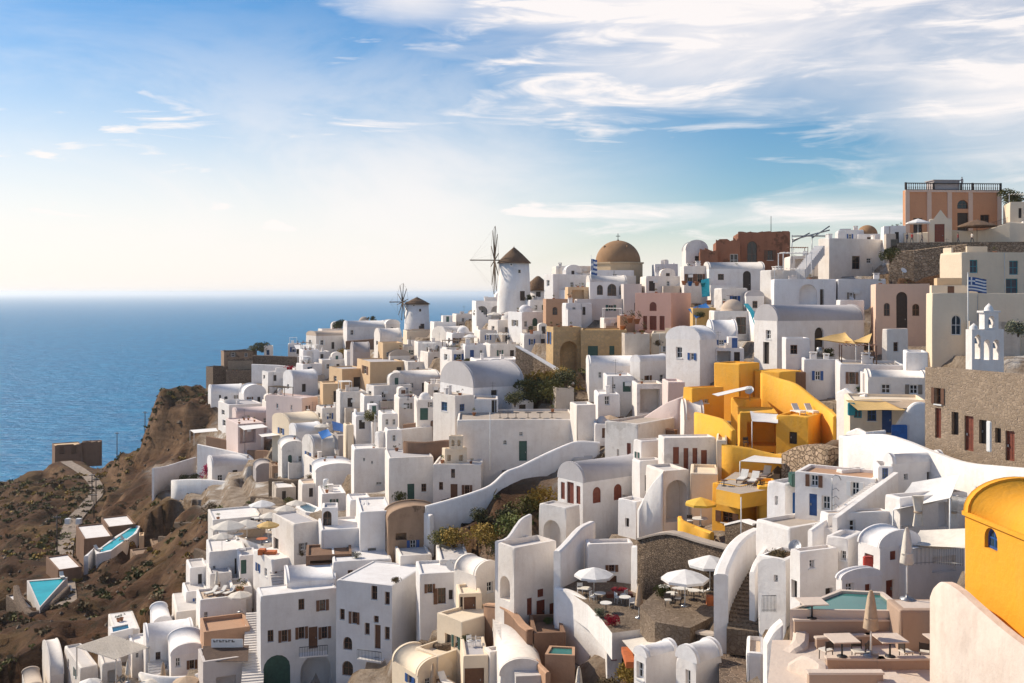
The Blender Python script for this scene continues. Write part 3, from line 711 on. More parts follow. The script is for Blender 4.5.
def person(label, u, v, Y=None, rz=0, top='shirt', legs='trousers', z=None, walk=.16, s=1.0):
    p = at(u, v, Y, z); root = empty('person', p, rz, label, 'person'); root.scale = (s, s, s)
    def loft(rings):
        bm = bmesh.new(); pr = None
        for (x, y, zz, rx, ry) in rings:
            cur = [bm.verts.new((x + rx*math.cos(k*math.pi/5), y + ry*math.sin(k*math.pi/5), zz)) for k in range(10)]
            if pr:
                for k in range(10): bm.faces.new((pr[k], pr[(k+1) % 10], cur[(k+1) % 10], cur[k])).smooth = True
            else: bm.faces.new(cur[::-1])
            pr = cur
        bm.faces.new(pr); return bm
    # one continuous body grown from a skeleton
    J = [(0,0,.93),(0,0,1.12),(0,.01,1.38),(0,0,1.5),(0,-.01,1.6),(0,-.02,1.7), (.1,0,.88),(.11,walk,.5),(.12,walk*1.6+.03,.07),(.12,walk*1.6-.12,.04), (-.1,0,.88),(-.11,-walk*.6,.5),(-.12,-walk*1.2+.05,.07),(-.12,-walk*1.2-.1,.04), (.19,.01,1.4),(.25,-.02,1.14),(.25,-.12,.9),(.245,-.16,.8), (-.19,.01,1.4),(-.25,.02,1.14),(-.26,-.03,.9),(-.255,-.05,.8)]
    E = [(0,1),(1,2),(2,3),(3,4),(4,5),(0,6),(6,7),(7,8),(8,9),(0,10),(10,11),(11,12),(12,13),(2,14),(14,15),(15,16),(16,17),(2,18),(18,19),(19,20),(20,21)]
    rad = [.13,.125,.14,.055,.085,.075,.085,.06,.042,.035,.085,.06,.042,.035,.06,.043,.034,.03,.06,.043,.034,.03]
    k = 'body%.2f' % walk
    if k not in _proto:
        me = bpy.data.meshes.new('body'); me.from_pydata(J, E, []); o = bpy.data.objects.new('body', me); COL.objects.link(o)
        m = o.modifiers.new('skin', 'SKIN'); o.modifiers.new('sub', 'SUBSURF').render_levels = 1; o.modifiers['sub'].levels = 1
        for i, sv in enumerate(me.skin_vertices[0].data): sv.radius = (rad[i], rad[i] * .85); sv.use_root = (i == 0)
        dg = bpy.context.evaluated_depsgraph_get(); me2 = bpy.data.meshes.new_from_object(o.evaluated_get(dg)); bpy.data.objects.remove(o)
        for q in me2.polygons: q.use_smooth = True
        _proto[k] = me2
    me = _proto[k].copy(); me.materials.clear()
    for m in ('skin', top, legs): me.materials.append(MATS[m])
    for q in me.polygons:
        c = q.center; q.material_index = 2 if c.z < .95 and abs(c.x) < .22 else (1 if c.z < 1.47 and (c.z > 1.12 or abs(c.x) < .2) else 0)
    o = bpy.data.objects.new('body', me); COL.objects.link(o); o.parent = root
    bm = bmesh.new(); lathe(bm, [(.088, -.03), (.097, .03), (.075, .09), (0, .115)], 10, (0, .012, 1.66)); obj('hair', bm, 'hair', root)
    return root
def flag(label, u, vb, vt, fv0, fv1, fw, Y=None, hang=False):
    p = G(u, vb, Y); k = p.y / F; h = (vb - vt) * k
    root = empty('flag_pole', p, 0, label, 'flag'); bm = bmesh.new(); tube(bm, [(0, 0, -1), (0, 0, h)], .05, 6); lathe(bm, [(0, 0), (.1, .08), (0, .18)], 8, (0, 0, h)); obj('pole', bm, 'whitepaint', root)
    z1, z0 = (vb - fv0) * k, (vb - fv1) * k; W = fw * k; bm = bmesh.new(); nx, nz = 14, 9; g = {}
    for i in range(nx + 1):
        for j in range(nz + 1):
            s, t = i / nx, j / nz
            g[i, j] = bm.verts.new((.05 + W * s, .12 * W * math.sin(s * 7 + t) * s ** .5, z0 + (z1 - z0) * t - W * .12 * s + .05 * math.sin(s * 6)))
    for i in range(nx):
        for j in range(nz):
            f = bm.faces.new((g[i, j], g[i+1, j], g[i+1, j+1], g[i, j+1])); f.smooth = True
            blue = (j % 2 == 0)
            if i < 5 and j >= 4: blue = not (i == 2 or j == 6)
            f.material_index = 0 if blue else 1
    obj('cloth', bm, ['bluepaint', 'whitepaint'], root); return root
def on(label, u, v, w, d, h, mat, Y=None, rz=0, name='planter', cat='planter', z=None, top=None, dz=0):
    p = at(u, v, Y, z); k = p.y / F
    root = empty(name, p, rz, label, cat); bm = bmesh.new(); box(bm, -w*k/2, w*k/2, 0, d, -.3 + dz, h*k)
    bmesh.ops.bevel(bm, geom=bm.edges[:], offset=min(.05, h*k*.2), segments=2, affect='EDGES'); obj('body', bm, mat, root)
    if top: bm = bmesh.new(); box(bm, -w*k/2-.06, w*k/2+.06, -.06, d+.06, h*k+.003, h*k+.1); obj('lid', bm, top, root)
    return root
# ================================================================ the village, from the headland to the terrace below the camera
# ---- headland
H(206,213,229,368,388,'dark stone block at the seaward tip of the headland', mat='darkstone', Y=287, dep=8)
H(226,228,253,361,376,'tan stone block of the old castle wall on the headland', mat='greystone', Y=285, dep=7)
H(224,226,253,371,387,'low dark stone wall block under the tan castle wall', mat='darkstone', Y=280, dep=5)
H(221,224,257,352,364,'brown stone house with a pale blue roof at the far end of the ridge', 'R 233 352 3 5 w;R 246 353 3 4 w', mat='brownruin', rmat='whiteb', Y=296, dep=9)
wall('long grey brown stone wall behind the white house on the headland', [(253,355,366,288),(280,356,367,288),(304,357,367,286)], 'darkstone', .8)
H(263,264,273,346,357,'tiny white house beside the dark hedge on the headland', 'R 268 350 3 5 wb', Y=298, dep=5)
H(286,288,301,344,358,'small white house with a blue window left of the flat canopy', 'R 293 347 3 5 wb;R 298 348 3 6 dk', Y=292, dep=6)
wall('bright white garden wall with red bougainvillea on the headland', [(252,364,386,278),(278,365,386,276),(296,367,385,274)], 'white', .6)
H(299,303,319,350,377,'white house with a tall dark archway below the ridge', 'R 310 351 7 14 oa', Y=268, dep=7)
awning('flat white canopy over a terrace on the headland', [(294,345,290),(314,345,290),(316,349,284),(296,349,284)], posts=((3,2),(2,2)), mat='canvaswhite', sag=.05)
for q in (('dark clipped bush against the sky on the headland',262,352,6,'leafdark'),('wide dark bush between tiny white house and ridge',283,352,7,'leafdark'),('dark bush behind the flat white canopy',274,350,6,'leafolive'),('low olive bush at the brown stone house',254,356,4,'leafolive')): shrub(q[0], q[1], q[2], q[3], q[4], Y=300, wk=1.4)
shrub('red bougainvillea spilling over the white wall on the headland',289,378,7,'flowerred',Y=272)
H(262,268,300,372,384,'white low house under the bougainvillea wall', 'L 264 375 2 4 w;R 275 375 3 6 dk;R 288 375 3 4 w', Y=262, dep=5)
H(283,293,318,380,398,'white house with rounded roof above the pink block', 'L 288 384 2 5 w;R 304 384 4 8 dk', roof='v2', Y=245)
H(208,211,243,394,402,'long white vaulted house on the cliff top', 'R 220 395 2 5 dk;R 236 395 2 4 w', roof='v2', Y=262, dep=6)
H(239,244,266,394,408,'small white house with grey vault beside the cliff top house', 'R 250 397 3 5 w;R 259 397 3 8 dk', roof='v1', Y=255, dep=6)
H(218,229,263,405,432,'white house with stepped rounded terraces above the brown cliff', 'L 223 410 3 5 w;R 238 411 4 9 dk;R 250 411 3 5 w;L 224 420 3 6 w', Y=242, th=30)
H(262,266,286,402,418,'white cube with a square blue window behind the pink block', 'R 274 405 4 6 wb', Y=236, dep=6)
# ---- ridge left of the windmills
H(306,316,347,336,352,'white house with two dark windows on the left ridge', 'R 322 340 3 5 w;R 333 342 3 7 dk;L 310 340 2 4 w', Y=290, dep=7)
H(318,322,346,329,338,'white house on top of the left ridge beneath the dark bush', 'R 330 331 3 4 w', Y=302, dep=6)
H(343,347,386,327,341,'long grey white vaulted house on the left ridge', 'R 352 330 3 5 w', roof='v2', rmat='whiter', Y=288, dep=7, rise=6)
H(354,357,374,322,331,'small white house with a square dark opening above the grey vault', 'R 363 324 4 4 o', Y=300, dep=6)
wall('brown earth wall below the grey vault on the ridge', [(346,341,351,284),(372,339,350,283),(388,336,346,281)], 'brownwall', .7)
shrub('round dark bush on the skyline of the left ridge',340,329,6,'leafdark',Y=306)
shrub('ochre bush left of the brown earth wall',344,350,7,'leafochre',Y=275)
shrub('dark bush beside the chimneys on the ridge',372,326,4,'leafdark',Y=303)
H(300,304,330,352,362,'white house in front of the left ridge with blue shutter', 'R 311 354 3 5 wb;R 322 354 3 7 dk', Y=280, dep=6)
H(318,322,347,360,376,'white cube with pale blue roof above the tan house', 'R 328 364 3 5 w;R 338 364 3 6 dk', rmat='whiteb', Y=262, dep=7)
H(344,347,366,351,366,'white house with bright blue tinted roof terrace left of the grey vault', 'R 352 355 3 6 dk', Y=258, dep=6)
H(296,303,322,364,382,'white block with a deep blue recess near the ridge', 'R 310 367 5 9 wb', Y=258, dep=6)
H(382,386,400,324,338,'small white house left of the small windmill', 'R 392 327 3 5 w', Y=290, dep=5)
# ---- tan houses
H(329,342,366,369,392,'tan house with a lit left gable and dark roof', 'R 357 377 7 12 dk;L 335 376 3 6 w', mat='tan', rmat='greyroof', Y=222, th=30)
H(357,370,404,362,386,'large tan house with one blank sloping side', 'L 365 366 3 8 w;R 399 367 5 5 dk', mat='tan', rmat='greyroof', Y=216, th=22)
H(378,383,403,343,362,'tan tower house with a small window on top of the tan group', 'R 388 352 3 5 w', mat='tan', Y=228, dep=7)
H(350,353,370,352,372,'grey vaulted barn end beside the tan tower', '', roof='v2', mat='greywall', Y=232, dep=7)
H(320,323,340,384,410,'lower tan house with tall dark door beside white terraces', 'R 335 391 3 12 dk', mat='tan', Y=206, dep=6)
H(374,380,402,338,350,'white house with arched gable behind the tan tower', 'L 377 341 2 4 w', roof='v2', Y=240, dep=6)
# ---- round the small windmill
H(403,407,448,331,346,'low brown roofed house below the small windmill', 'R 430 337 3 5 w', mat='creamy', rmat='brownwall', Y=262, dep=10)
H(432,446,470,336,354,'white vaulted house with curved gable right of the brown roof', 'L 440 341 3 6 w;R 458 341 3 6 dk', roof='v2', Y=232, th=35)
H(398,403,436,346,364,'white house with blue shaded roof under the brown roofed house', 'R 412 350 3 5 w;R 424 350 4 8 dk', Y=236, dep=8)
H(402,408,440,362,382,'white house beside the tan blank wall', 'R 418 367 3 6 w;R 430 366 4 10 dk', Y=214, dep=7)
H(446,452,480,333,350,'white domed house with a small grey cupola', 'L 449 338 2 5 w;R 457 338 4 6 w;R 468 339 4 9 dk', roof='dome', Y=222, rise=6, dep=7)
H(472,476,521,301,324,'white house with two arches carrying the large windmill terrace', 'R 482 306 11 13 Oa;R 496 306 10 13 Oa', Y=226, dep=9)
H(500,505,545,302,318,'white terrace house under the large windmill door', 'R 520 306 4 6 w;R 534 306 4 9 dk', Y=222, dep=8)
H(508,522,543,312,342,'white house with rounded bay and green tinted niche', 'L 515 320 3 6 w;R 526 321 3 6 w;R 535 318 5 10 wga', roof='dome', rise=7, Y=200, th=28)
H(488,498,530,320,344,'white house with low dome right of the arches', 'L 493 326 3 6 w;R 508 327 3 6 w', roof='dome', rise=8, Y=206, th=30)
H(474,480,505,330,348,'white cube with a flat bright roof in front of the arches', 'R 488 335 3 5 w;R 497 335 3 8 dk', Y=206, dep=7)
H(524,530,552,300,322,'tall white house right of the large windmill', 'R 536 305 3 5 w;R 545 305 3 5 w;R 540 312 4 8 dk', Y=214, dep=7)
H(440,452,484,350,366,'white house with garden railing and two dark windows', 'L 446 354 3 6 w;R 459 354 5 6 w;R 472 354 4 9 dk', Y=198, th=28)
H(484,490,524,344,362,'white house with potted plants on its flat roof', 'R 500 350 3 6 w;R 512 350 4 9 dk', Y=192, dep=7)
H(470,476,522,360,374,'broad white roof house with a single dark skylight', 'R 486 363 7 5 w', Y=180, dep=9)
H(404,410,446,376,396,'white terrace house with a tan pergola roof', 'R 420 381 4 7 w;R 434 381 4 11 dk', Y=194, dep=8)
H(420,428,450,352,370,'white cube with dark door beside the low dome', 'R 436 357 4 8 dk', Y=212, dep=6)
H(520,524,552,334,352,'white house with plants beside the ochre stone mansion', 'R 532 339 3 6 w;R 543 339 4 9 dk', Y=186, dep=6)
# ---- mansion of ochre stone and the church
H(546,553,581,327,374,'ochre stone mansion front with a large arched gateway', 'R 569 341 18 32 Oa;L 549 332 2 12 w', mat='ochrestone', Y=164, th=14)
H(579,581,627,330,374,'olive stone wing of the mansion with green shutters', 'R 593 346 10 12 wg;R 612 346 5 9 wg', mat='ochrestone', rmat='ochre', Y=163, dep=9)
H(622,625,650,334,392,'pale plaster wall house in half shadow right of the mansion', '', mat='oldplaster', Y=148, dep=8)
H(649,651,692,333,388,'cream plaster base under the pink house', 'R 664 346 3 6 w', mat='creamy', Y=150, dep=9)
H(586,589,640,366,392,'white house in blue shadow below the olive stone wing', 'R 600 372 3 6 w', Y=142, dep=7)
H(630,640,668,362,396,'round backed white house beside the cream base', '', roof='v2', Y=138, th=40)
H(574,577,623,299,329,'large mauve white house with one square window', 'R 611 305 5 6 w;R 582 316 4 3 w', mat='mauve', Y=186, dep=8)
H(586,590,627,282,300,'porch house with three dark arched windows under the brown dome', 'R 600 285 6 10 wda;R 612 284 9 12 wda;R 622 285 5 10 wda', mat='whiter', Y=192, dep=7)
H(543,546,577,299,322,'brown wall house with two white framed niche windows', 'R 555 307 5 8 wda;R 565 307 5 8 wda', mat='terracotta', Y=192, dep=6)
H(565,568,589,287,303,'square tan terrace house below the Greek flag', 'R 578 290 12 10 o', mat='tan', Y=194, dep=6)
H(544,553,588,274,300,'bright white stepped house left of the tan terrace', 'L 548 280 3 6 w;R 572 282 3 5 w', Y=206, th=30)
H(590,596,634,270,284,'white flat roofed church hall in front of the brown dome', 'R 615 274 4 6 w', Y=204, dep=9)
H(552,556,592,266,280,'white roof terrace house with plants left of the brown dome', 'R 580 270 3 5 w', Y=214, dep=8)
H(621,624,642,284,326,'pale lilac house between porch house and pink house', 'R 636 303 3 8 dk', mat='mauve', Y=184, dep=7)
H(635,671,691,293,334,'pink house with three red doors and an arched niche', 'L 653 302 7 9 wra;L 645 316 4 14 dr;L 653 316 7 14 dr;L 662 316 5 14 dr', mat='pink', Y=166, th=58, rmat='peachlight')
H(640,646,682,276,294,'white house with lilac roof behind the pink house', 'R 652 281 6 10 dk;R 668 281 3 5 w', rmat='mauve', Y=182, dep=8)
H(652,655,678,264,280,'white roof house right of the brown dome', 'R 664 268 3 5 w', Y=204, dep=7)
H(617,620,642,316,334,'low terracotta planter terrace left of the pink house', '', mat='terracotta', Y=170, dep=5)
# ---- red ruin and the houses under it
H(733,738,790,233,272,'dark red ruined mansion with a flat broken roof', 'R 752 241 10 26 wda;R 770 250 6 10 wd', mat='redruin', Y=186, dep=12, rmat='brownwall')
H(713,716,740,242,272,'lower red ruin wing with a white framed window', 'R 734 254 8 12 w', mat='redruin', Y=184, dep=9)
H(697,700,718,252,272,'stepped stump of red ruin wall facing the sea', '', mat='redruin', Y=183, dep=6)
H(682,686,708,250,276,'white house with small gable left of the red ruin', 'R 697 256 4 8 dk', roof='v1', Y=186, dep=6)
H(680,684,712,266,296,'white souvenir shop with brown shelves of pottery', 'R 690 274 5 9 wd;R 700 274 5 9 wd;R 708 274 4 9 wd', Y=176, dep=6)
H(703,709,765,269,298,'white house with an arched dark doorway below the red ruin', 'R 747 271 8 20 dka;R 721 274 6 6 wd', Y=172, dep=8)
H(714,722,748,288,316,'white house with curved parapet and a blue table terrace', 'R 735 296 5 10 wb', Y=160, th=20)
H(709,714,757,311,338,'white house with a wooden lattice window over blue panels', 'R 741 317 10 17 wd', Y=150, dep=7)
H(690,693,716,308,334,'ochre wall house behind the blue terrace', '', mat='ochre', Y=158, dep=6)
H(760,771,802,270,306,'tall white house under the pergola roof', '', Y=158, th=28)
H(770,774,836,279,308,'white house with an ochre lined arch niche', 'R 808 284 18 20 oa;R 822 289 4 16 dk', Y=152, dep=8)
H(818,829,888,238,282,'large white house with two dark square windows on the skyline', 'R 856 256 8 13 wd;R 869 258 5 5 w', mat='white', Y=166, th=22)
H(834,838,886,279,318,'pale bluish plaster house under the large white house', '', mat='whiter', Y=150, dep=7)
H(784,790,826,256,272,'white terrace house with posts right of the red ruin', 'R 799 259 8 10 o;R 812 259 5 10 dk', Y=172, dep=8)
H(754,777,864,321,364,'large white vaulted church house with an arched doorway', 'R 819 327 9 32 dka;L 768 330 5 9 w;L 766 342 6 22 dk', roof='v2', rise=16, Y=122, th=28, rmat='greyroof')
H(782,786,810,338,374,'low white annex with a red brown window before the vaulted church house', 'R 794 345 7 9 wd', mat='whiter', Y=112, dep=4)
H(801,804,847,359,392,'grey white terrace wall block under the yellow sails', '', mat='whiter', Y=108, dep=6)
H(666,700,717,340,380,'white vaulted house with two small windows above the yellow house', 'L 679 347 6 11 w;L 692 353 4 7 w', roof='v2', rise=13, Y=124, th=42)
H(712,716,744,348,372,'white house with a long dark veranda right of the small vaulted house', 'R 724 351 14 14 O;R 737 352 6 12 dk', Y=126, dep=6)
H(706,712,738,336,350,'long white barrel roof behind the small vaulted house', '', roof='v2', Y=140, dep=6)
# ---- skyline right
H(835,838,864,230,242,'low white house with a grey tank left of the brown cupola', 'R 850 234 3 5 w', mat='whiter', Y=178, dep=7)
H(855,858,880,234,246,'white chapel with brown cupola on the skyline', 'R 869 237 4 6 wd', roof='dome', rmat='domebrown', rise=10, Y=176, dep=6)
H(881,884,906,226,250,'small white chapel wall with a dark doorway at the skyline', 'R 897 232 4 14 dk', Y=168, dep=5)
H(903,906,1001,190,245,'peach two storey mansion with pale pilasters and roof balustrade', 'R 963 200 11 9 wda;R 963 213 11 22 dk;R 918 218 9 18 dk;R 985 215 9 12 wd', mat='peach', Y=176, th=6, dep=16, rmat='peachlight')
H(927,929,952,219,244,'white gatehouse with a pointed gable and dark red door', 'R 939.5 224 10 18 dr', mat='creamy', Y=166, dep=2, chim=False)
wall('cream white courtyard wall with posts left of the gatehouse', [(904,233,247,167),(916,233,247,167),(928,232,246,166)], 'creamy', .4)
wall('cream white courtyard wall right of the gatehouse', [(952,230,244,166),(966,231,243,165),(985,230,242,164),(1010,222,240,162),(1040,224,240,160)], 'creamy', .4)
H(871,876,930,284,350,'tan peach house with a tall arched door and two arched windows', 'R 902 292 11 36 dka;R 887 303 6 13 wda;R 916 304 7 12 wda', mat='peachlight', Y=128, dep=8)
H(926,932,1045,293,352,'broad cream house with one arched balcony window', 'R 956 315 10 20 wa', mat='creamy', Y=112, dep=8)
H(940,962,1046,252,298,'cream house with blue shuttered windows above the flag', 'R 974 260 8 13 wt;R 1014 261 9 14 wt;R 1012 279 12 17 wt;R 982 279 8 15 dk', mat='creamy', Y=124, th=16)
H(934,937,962,278,300,'brown walled balcony left of the Greek flag', '', mat='tan', Y=118, dep=4)
wall('rubble retaining wall under the gatehouse', [(890,252,285,152),(915,250,284,150),(945,246,282,148),(968,244,278,146)], 'rubble', 1.2, found=4)
H(1003,1010,1050,202,232,'cream stepped house at the right edge under the dark tree', 'R 1020 208 3 10 dk', mat='creamy', Y=168, dep=8)
# ---- right middle
H(882,887,908,329,366,'white tower with a round hollow top beside the tan peach house', '', Y=108, dep=3, th=30)
H(835,840,906,364,392,'white house with a broad sloping roof terrace and parasol', 'R 852 372 6 12 wd', Y=100, dep=10, mat='whiter')
H(864,868,928,377,404,'long white house with a rounded roof left of the stone school', '', roof='v2', rise=5, Y=92, dep=7)
H(844,850,930,400,436,'white shop house with blue door under a beige awning', 'R 872 408 9 13 wb;R 887 407 10 26 db;R 858 404 8 14 wt', Y=84, dep=7, mat='creamy')
H(903,906,928,352,378,'small white stepped house beside the grey stone school', '', Y=94, dep=5)
H(925,1100,1112,382,482,'grey stone schoolhouse with a row of brown doors and shutters', 'L 938 408 6 30 dr;L 955 412 7 23 dk;L 969 416 9 35 dr;L 983 420 8 24 dk;L 998 428 6 15 dk;L 1010 431 9 30 dr;L 938 388 6 16 wd', mat='greystone', Y=58, th=19.5, rmat='whiteb', par=.4)
H(780,784,806,372,392,'low dark garden wall house under the vaulted church house', '', mat='brownwall', Y=108, dep=5)
H(838,851,878,438,476,'white block with faint grey lettering on its side', '', Y=76, th=15)
wall('curving bright white wall below the stone schoolhouse', [(846,436,480,76),(880,434,488,73),(905,440,492,70),(935,452,498,67),(965,462,505,64),(1000,466,512,61),(1050,470,520,58)], 'white', .6, 4, found=4)
wall('curved white stair wall in front of the blue gate', [(893,430,446,79),(903,414,444,79),(912,404,440,79),(920,402,438,79),(930,404,436,79)], 'white', .5, 4)
wall('white parapet before the shop house with blue door', [(848,432,446,80),(858,428,444,79),(866,432,444,78),(885,430,442,78)], 'white', .4, 1)
wall('stepped white parapet with pots under the sloping roof terrace', [(838,392,404,92),(846,388,402,91),(856,396,408,90),(866,394,406,89)], 'white', .35, 1)
H(795,875,886,479,524,'white two storey house with blue doors and a terracotta roof terrace', 'L 814 470 8 17 w;L 855 482 8 14 w;L 813 494 8 22 db;L 826 496 8 14 w', Y=66, th=58, rmat='terracotta', par=.25, chim=False)
H(767,785,809,484,528,'white house with bright blue door and grey water tank', 'R 796 492 7 24 dB;L 776 496 3 9 w', Y=71, th=38, chim=False)
H(873,878,893,466,496,'white pillar house with a dark blue shutter', 'R 885 466 6 13 wb', Y=66, dep=2.5, chim=False)
H(820,828,890,514,552,'warm white stair block with a sloping flight on top', '', Y=60, th=12, chim=False, par=.12)
H(826,848,864,539,585,'white house with one square window beside the white dome', 'L 844 551 7 9 w', Y=57, th=50, chim=False)
H(858,880,920,548,592,'pale white house with two red shuttered windows', 'L 869 554 9 9 wr;R 893 551 6 9 wr;R 890 580 8 20 dr', Y=53, th=25, roof='v1', rise=14, chim=False)
H(790,800,838,552,600,'white house with a sloping roof and two dark doors below the dish', 'R 812 560 5 8 w;R 829 588 7 12 dk;L 794 580 6 18 dk', Y=56, th=22, chim=False)
H(836,842,882,580,610,'low white house with orange hood in front of the pool', 'R 850 583 8 11 w;R 868 584 6 14 dr', Y=51, th=20, roof='v1', rise=8, chim=False)
H(758,786,808,560,604,'small white hut with a planted roof beside the stairs', 'R 800 573 10 22 dk;R 803 562 5 6 w;L 776 575 4 7 w', Y=61, th=48, chim=False, rmat='brownwall')
H(756,790,836,528,575,'broad white sloping house behind the planted hut', 'R 805 548 4 5 w', Y=65, th=30, chim=False)
# ---- canvas terraces right
H(885,900,968,498,545,'white terrace house under the big white canvas roof', 'R 908 506 30 22 O;R 945 502 14 26 O', Y=60, th=20, chim=False)
H(898,906,968,548,606,'white terrace with railings under the lower canvas', 'R 944 556 24 16 O', Y=53, th=15, chim=False, mat='whiter')
# ---- yellow quarter
H(754,780,801,372,420,'high yellow wall house crowning the yellow quarter', '', mat='yellow', Y=106, th=40, found=2, par=.1)
H(714,740,760,364,404,'tall yellow house with a blank lit face at the top of the quarter', '', mat='yellow', Y=107, th=42, par=.2)
H(683,692,724,388,422,'yellow house with a tiny window on the left of the quarter', 'L 687 400 4 7 w;R 706 399 5 4 w', mat='yellow', Y=105, th=25)
H(730,745,762,399,436,'yellow stair house in the middle of the quarter', '', mat='yellow', Y=102, th=30, par=.15)
H(740,778,783,413,450,'yellow porch house with orange interior under a white sail', 'L 762 422 30 24 O', mat='yellow', Y=97, th=80, chim=False, par=.1)
H(776,808,834,417,450,'yellow house with two sun loungers on its roof', 'L 793 432 8 12 dk', mat='yellow', Y=93, th=56, par=.25)
wall('sweeping yellow parapet above the lounger roof', [(762,372,410,106),(778,378,412,104),(796,384,414,101),(814,398,418,98),(830,410,424,95),(836,416,430,92)], 'yellow', .5, 4)
wall('yellow garden wall sloping down behind the sail terrace', [(722,444,470,92),(750,448,478,91),(775,454,476,90),(795,452,478,89)], 'yellow', .4, 2)
wall('yellow wall left of the porch house', [(696,412,436,101),(712,416,446,98),(724,420,452,96),(734,430,458,94)], 'yellow', .45, 3)
H(712,740,757,487,530,'yellow house with a brown window below the lounger terrace', 'L 727 512 11 11 wd', mat='yellow', Y=83, th=45, par=.15)
H(755,758,778,486,512,'yellow ramp wall beside the white house with blue door', '', mat='yellow', Y=82, dep=5)
wall('orange yellow parapet round the yellow parasol', [(680,516,528,86),(682,520,532,84),(696,526,536,83),(712,532,540,81)], 'yellow', .4, 2)
H(658,664,716,438,480,'white house with four red brown doors and shutters', 'R 676 447 6 17 wr;R 686 448 5 24 dr;R 695 448 5 24 dr;R 704 450 6 18 wr', Y=95, th=6, dep=8, rmat='white', par=.15)
H(714,716,727,440,500,'cream yellow side wall between white and yellow houses', '', mat='creamy', Y=92, dep=6)
H(646,664,690,471,526,'white terrace house with a great shaded arch', 'R 677 480 22 42 Oa', Y=90, th=18, chim=False)
H(688,690,718,473,510,'cream yellow block under the red brown doors', '', mat='creamy', Y=89, dep=5, chim=False)
wall('white stair parapet rising to the arch terrace', [(638,510,526,91),(645,496,524,91),(654,482,522,90.5),(664,471,520,90)], 'whiter', .5, 3)
H(618,636,650,502,536,'small white buttress house in blue shadow', 'L 627 518 4 9 dk', Y=94, th=40, chim=False)
H(632,640,664,461,505,'white block with a small grey door under the arch house', 'R 648 475 6 16 dk', Y=97, th=20, chim=False)
# ---- middle: chapel, long walls
H(605,638,692,424,468,'broad white house with one red window and rounded end', 'L 629 443 4 12 wr;L 618 449 2 7 w', Y=108, th=48, chim=False)
H(633,641,665,441,488,'white cube with a blue shaded roof beside the chapel', 'L 637 452 2 6 w', Y=100, th=25, chim=False)
H(558,583,651,483,540,'white chapel with a barrel roof and red brown doors', 'L 570.5 482 7 27 dr;L 563 482 4 17 wr;L 578.5 486 4 18 wr;L 571 469 5 0 wr;R 597 487 8 16 wra;R 618 484 8 16 wra', roof='v2', rise=18, Y=98, th=36, rmat='greyroof')
H(539,566,580,508,552,'white forecourt block with a tall arch below the chapel', 'L 552 520 17 30 oa', Y=93, th=48, chim=False, par=.2)
H(495,514,557,548,624,'tall white bastion house with red brown door and shutters', 'R 541 600 9 24 dr;R 529.5 598 5 17 wr;R 552 603 5 16 wr;R 540.5 589 6 8 wr;L 505 576 10 24 oa', Y=86, th=36, chim=False, par=.5)
wall('white curved parapet on top of the bastion house', [(497,541,550,88),(508,537,548,90),(520,520,545,93),(530,514,542,95)], 'white', .4, 3)
wall('white stair parapet climbing right from the bastion house', [(557,551,600,85.5),(568,540,595,87),(580,527,585,89),(592,521,575,91)], 'white', .7, 3)
wall('bright white bowed terrace wall below the white parasol', [(556,587,645,85),(572,591,648,84),(588,601,652,82),(602,616,658,80),(612,630,662,78)], 'white', .5, 4)
H(585,588,634,544,604,'white house in blue shade with a dark brown door behind the parasol', 'R 612 576 10 27 d;R 612 565 6 7 wd;R 597 573 8 4 wd', Y=87, th=4, dep=7, chim=False)
H(631,645,673,550,606,'white house with two brown doors right of the shaded house', 'L 638 580 3 4 w;R 650 582 5 17 wr;R 660 584 8 16 d;R 660 576 5 5 w', Y=83, th=32, chim=False)
H(440,473,524,388,416,'big white house with a broad grey barrel roof', 'R 494 390 6 26 dk', roof='v2', rise=24, Y=142, th=30, rmat='greyroof')
H(433,455,474,396,436,'white house with a blue shaded side and two square windows', 'L 444 402 6 9 wb;R 462 404 5 7 wb', Y=135, th=38)
H(470,472,498,399,422,'white annex with a tall dark doorway below the barrel roof', 'R 494 400 5 18 dk', Y=137, dep=5)
H(455,457,578,420,464,'long white terrace wall house with a dark green door', 'R 523 441 8 20 dg;R 521 432 4 4 w;R 505 440 4 5 wa', Y=127, th=2, dep=12, chim=False)
wall('sweeping white wall rising from the garden to the stairs', [(425,506,530,113),(447,500,526,114),(470,493,522,115),(490,485,512,116),(505,472,500,117),(520,466,490,118),(540,456,478,119),(560,447,470,120),(578,441,464,121),(600,442,462,121)], 'white', .6, 4, found=3)
H(385,389,434,458,505,'white front house with a green door and small windows', 'R 411 484 7 17 dg;R 424 484 5 8 wd', Y=126, th=6, dep=9, chim=False, par=.2)
H(431,433,481,464,505,'white front house with a tan door beside the bell gable', 'R 454 484 7 17 d;R 441 482 4 8 wd;R 467 485 5 10 wd;R 453 469 4 9 wd', Y=123, th=-3, dep=9, chim=False, par=.2)
H(442,445,467,449,466,'ornate brown and white bell gable on the white front house', 'R 449 455 4 6 o;R 461 455 4 6 o', mat='creamy', Y=124, dep=1.2, chim=False, bev=.02)
H(447,449,463,436,449,'upper tier of the ornate brown and white bell gable', 'R 453 440 3 6 oa;R 459 440 3 6 oa', mat='creamy', Y=124.5, dep=1, chim=False, carve=False, found=.1, bev=.02)
wall('brown curved yard wall behind the white front houses', [(404,441,458,131),(425,442,458,130),(445,440,456,130),(462,441,455,129),(480,448,460,128)], 'brownwall', .5, 3)
H(375,379,433,432,482,'large white block with a bright curving roof terrace', '', Y=142, th=40, chim=False, par=.12)
H(351,354,393,449,505,'tall white house wall with a few dark slots', 'R 372 461 2 3 w;R 379 482 6 3 w;R 364 458 2 3 w', Y=140, th=4, chim=False)
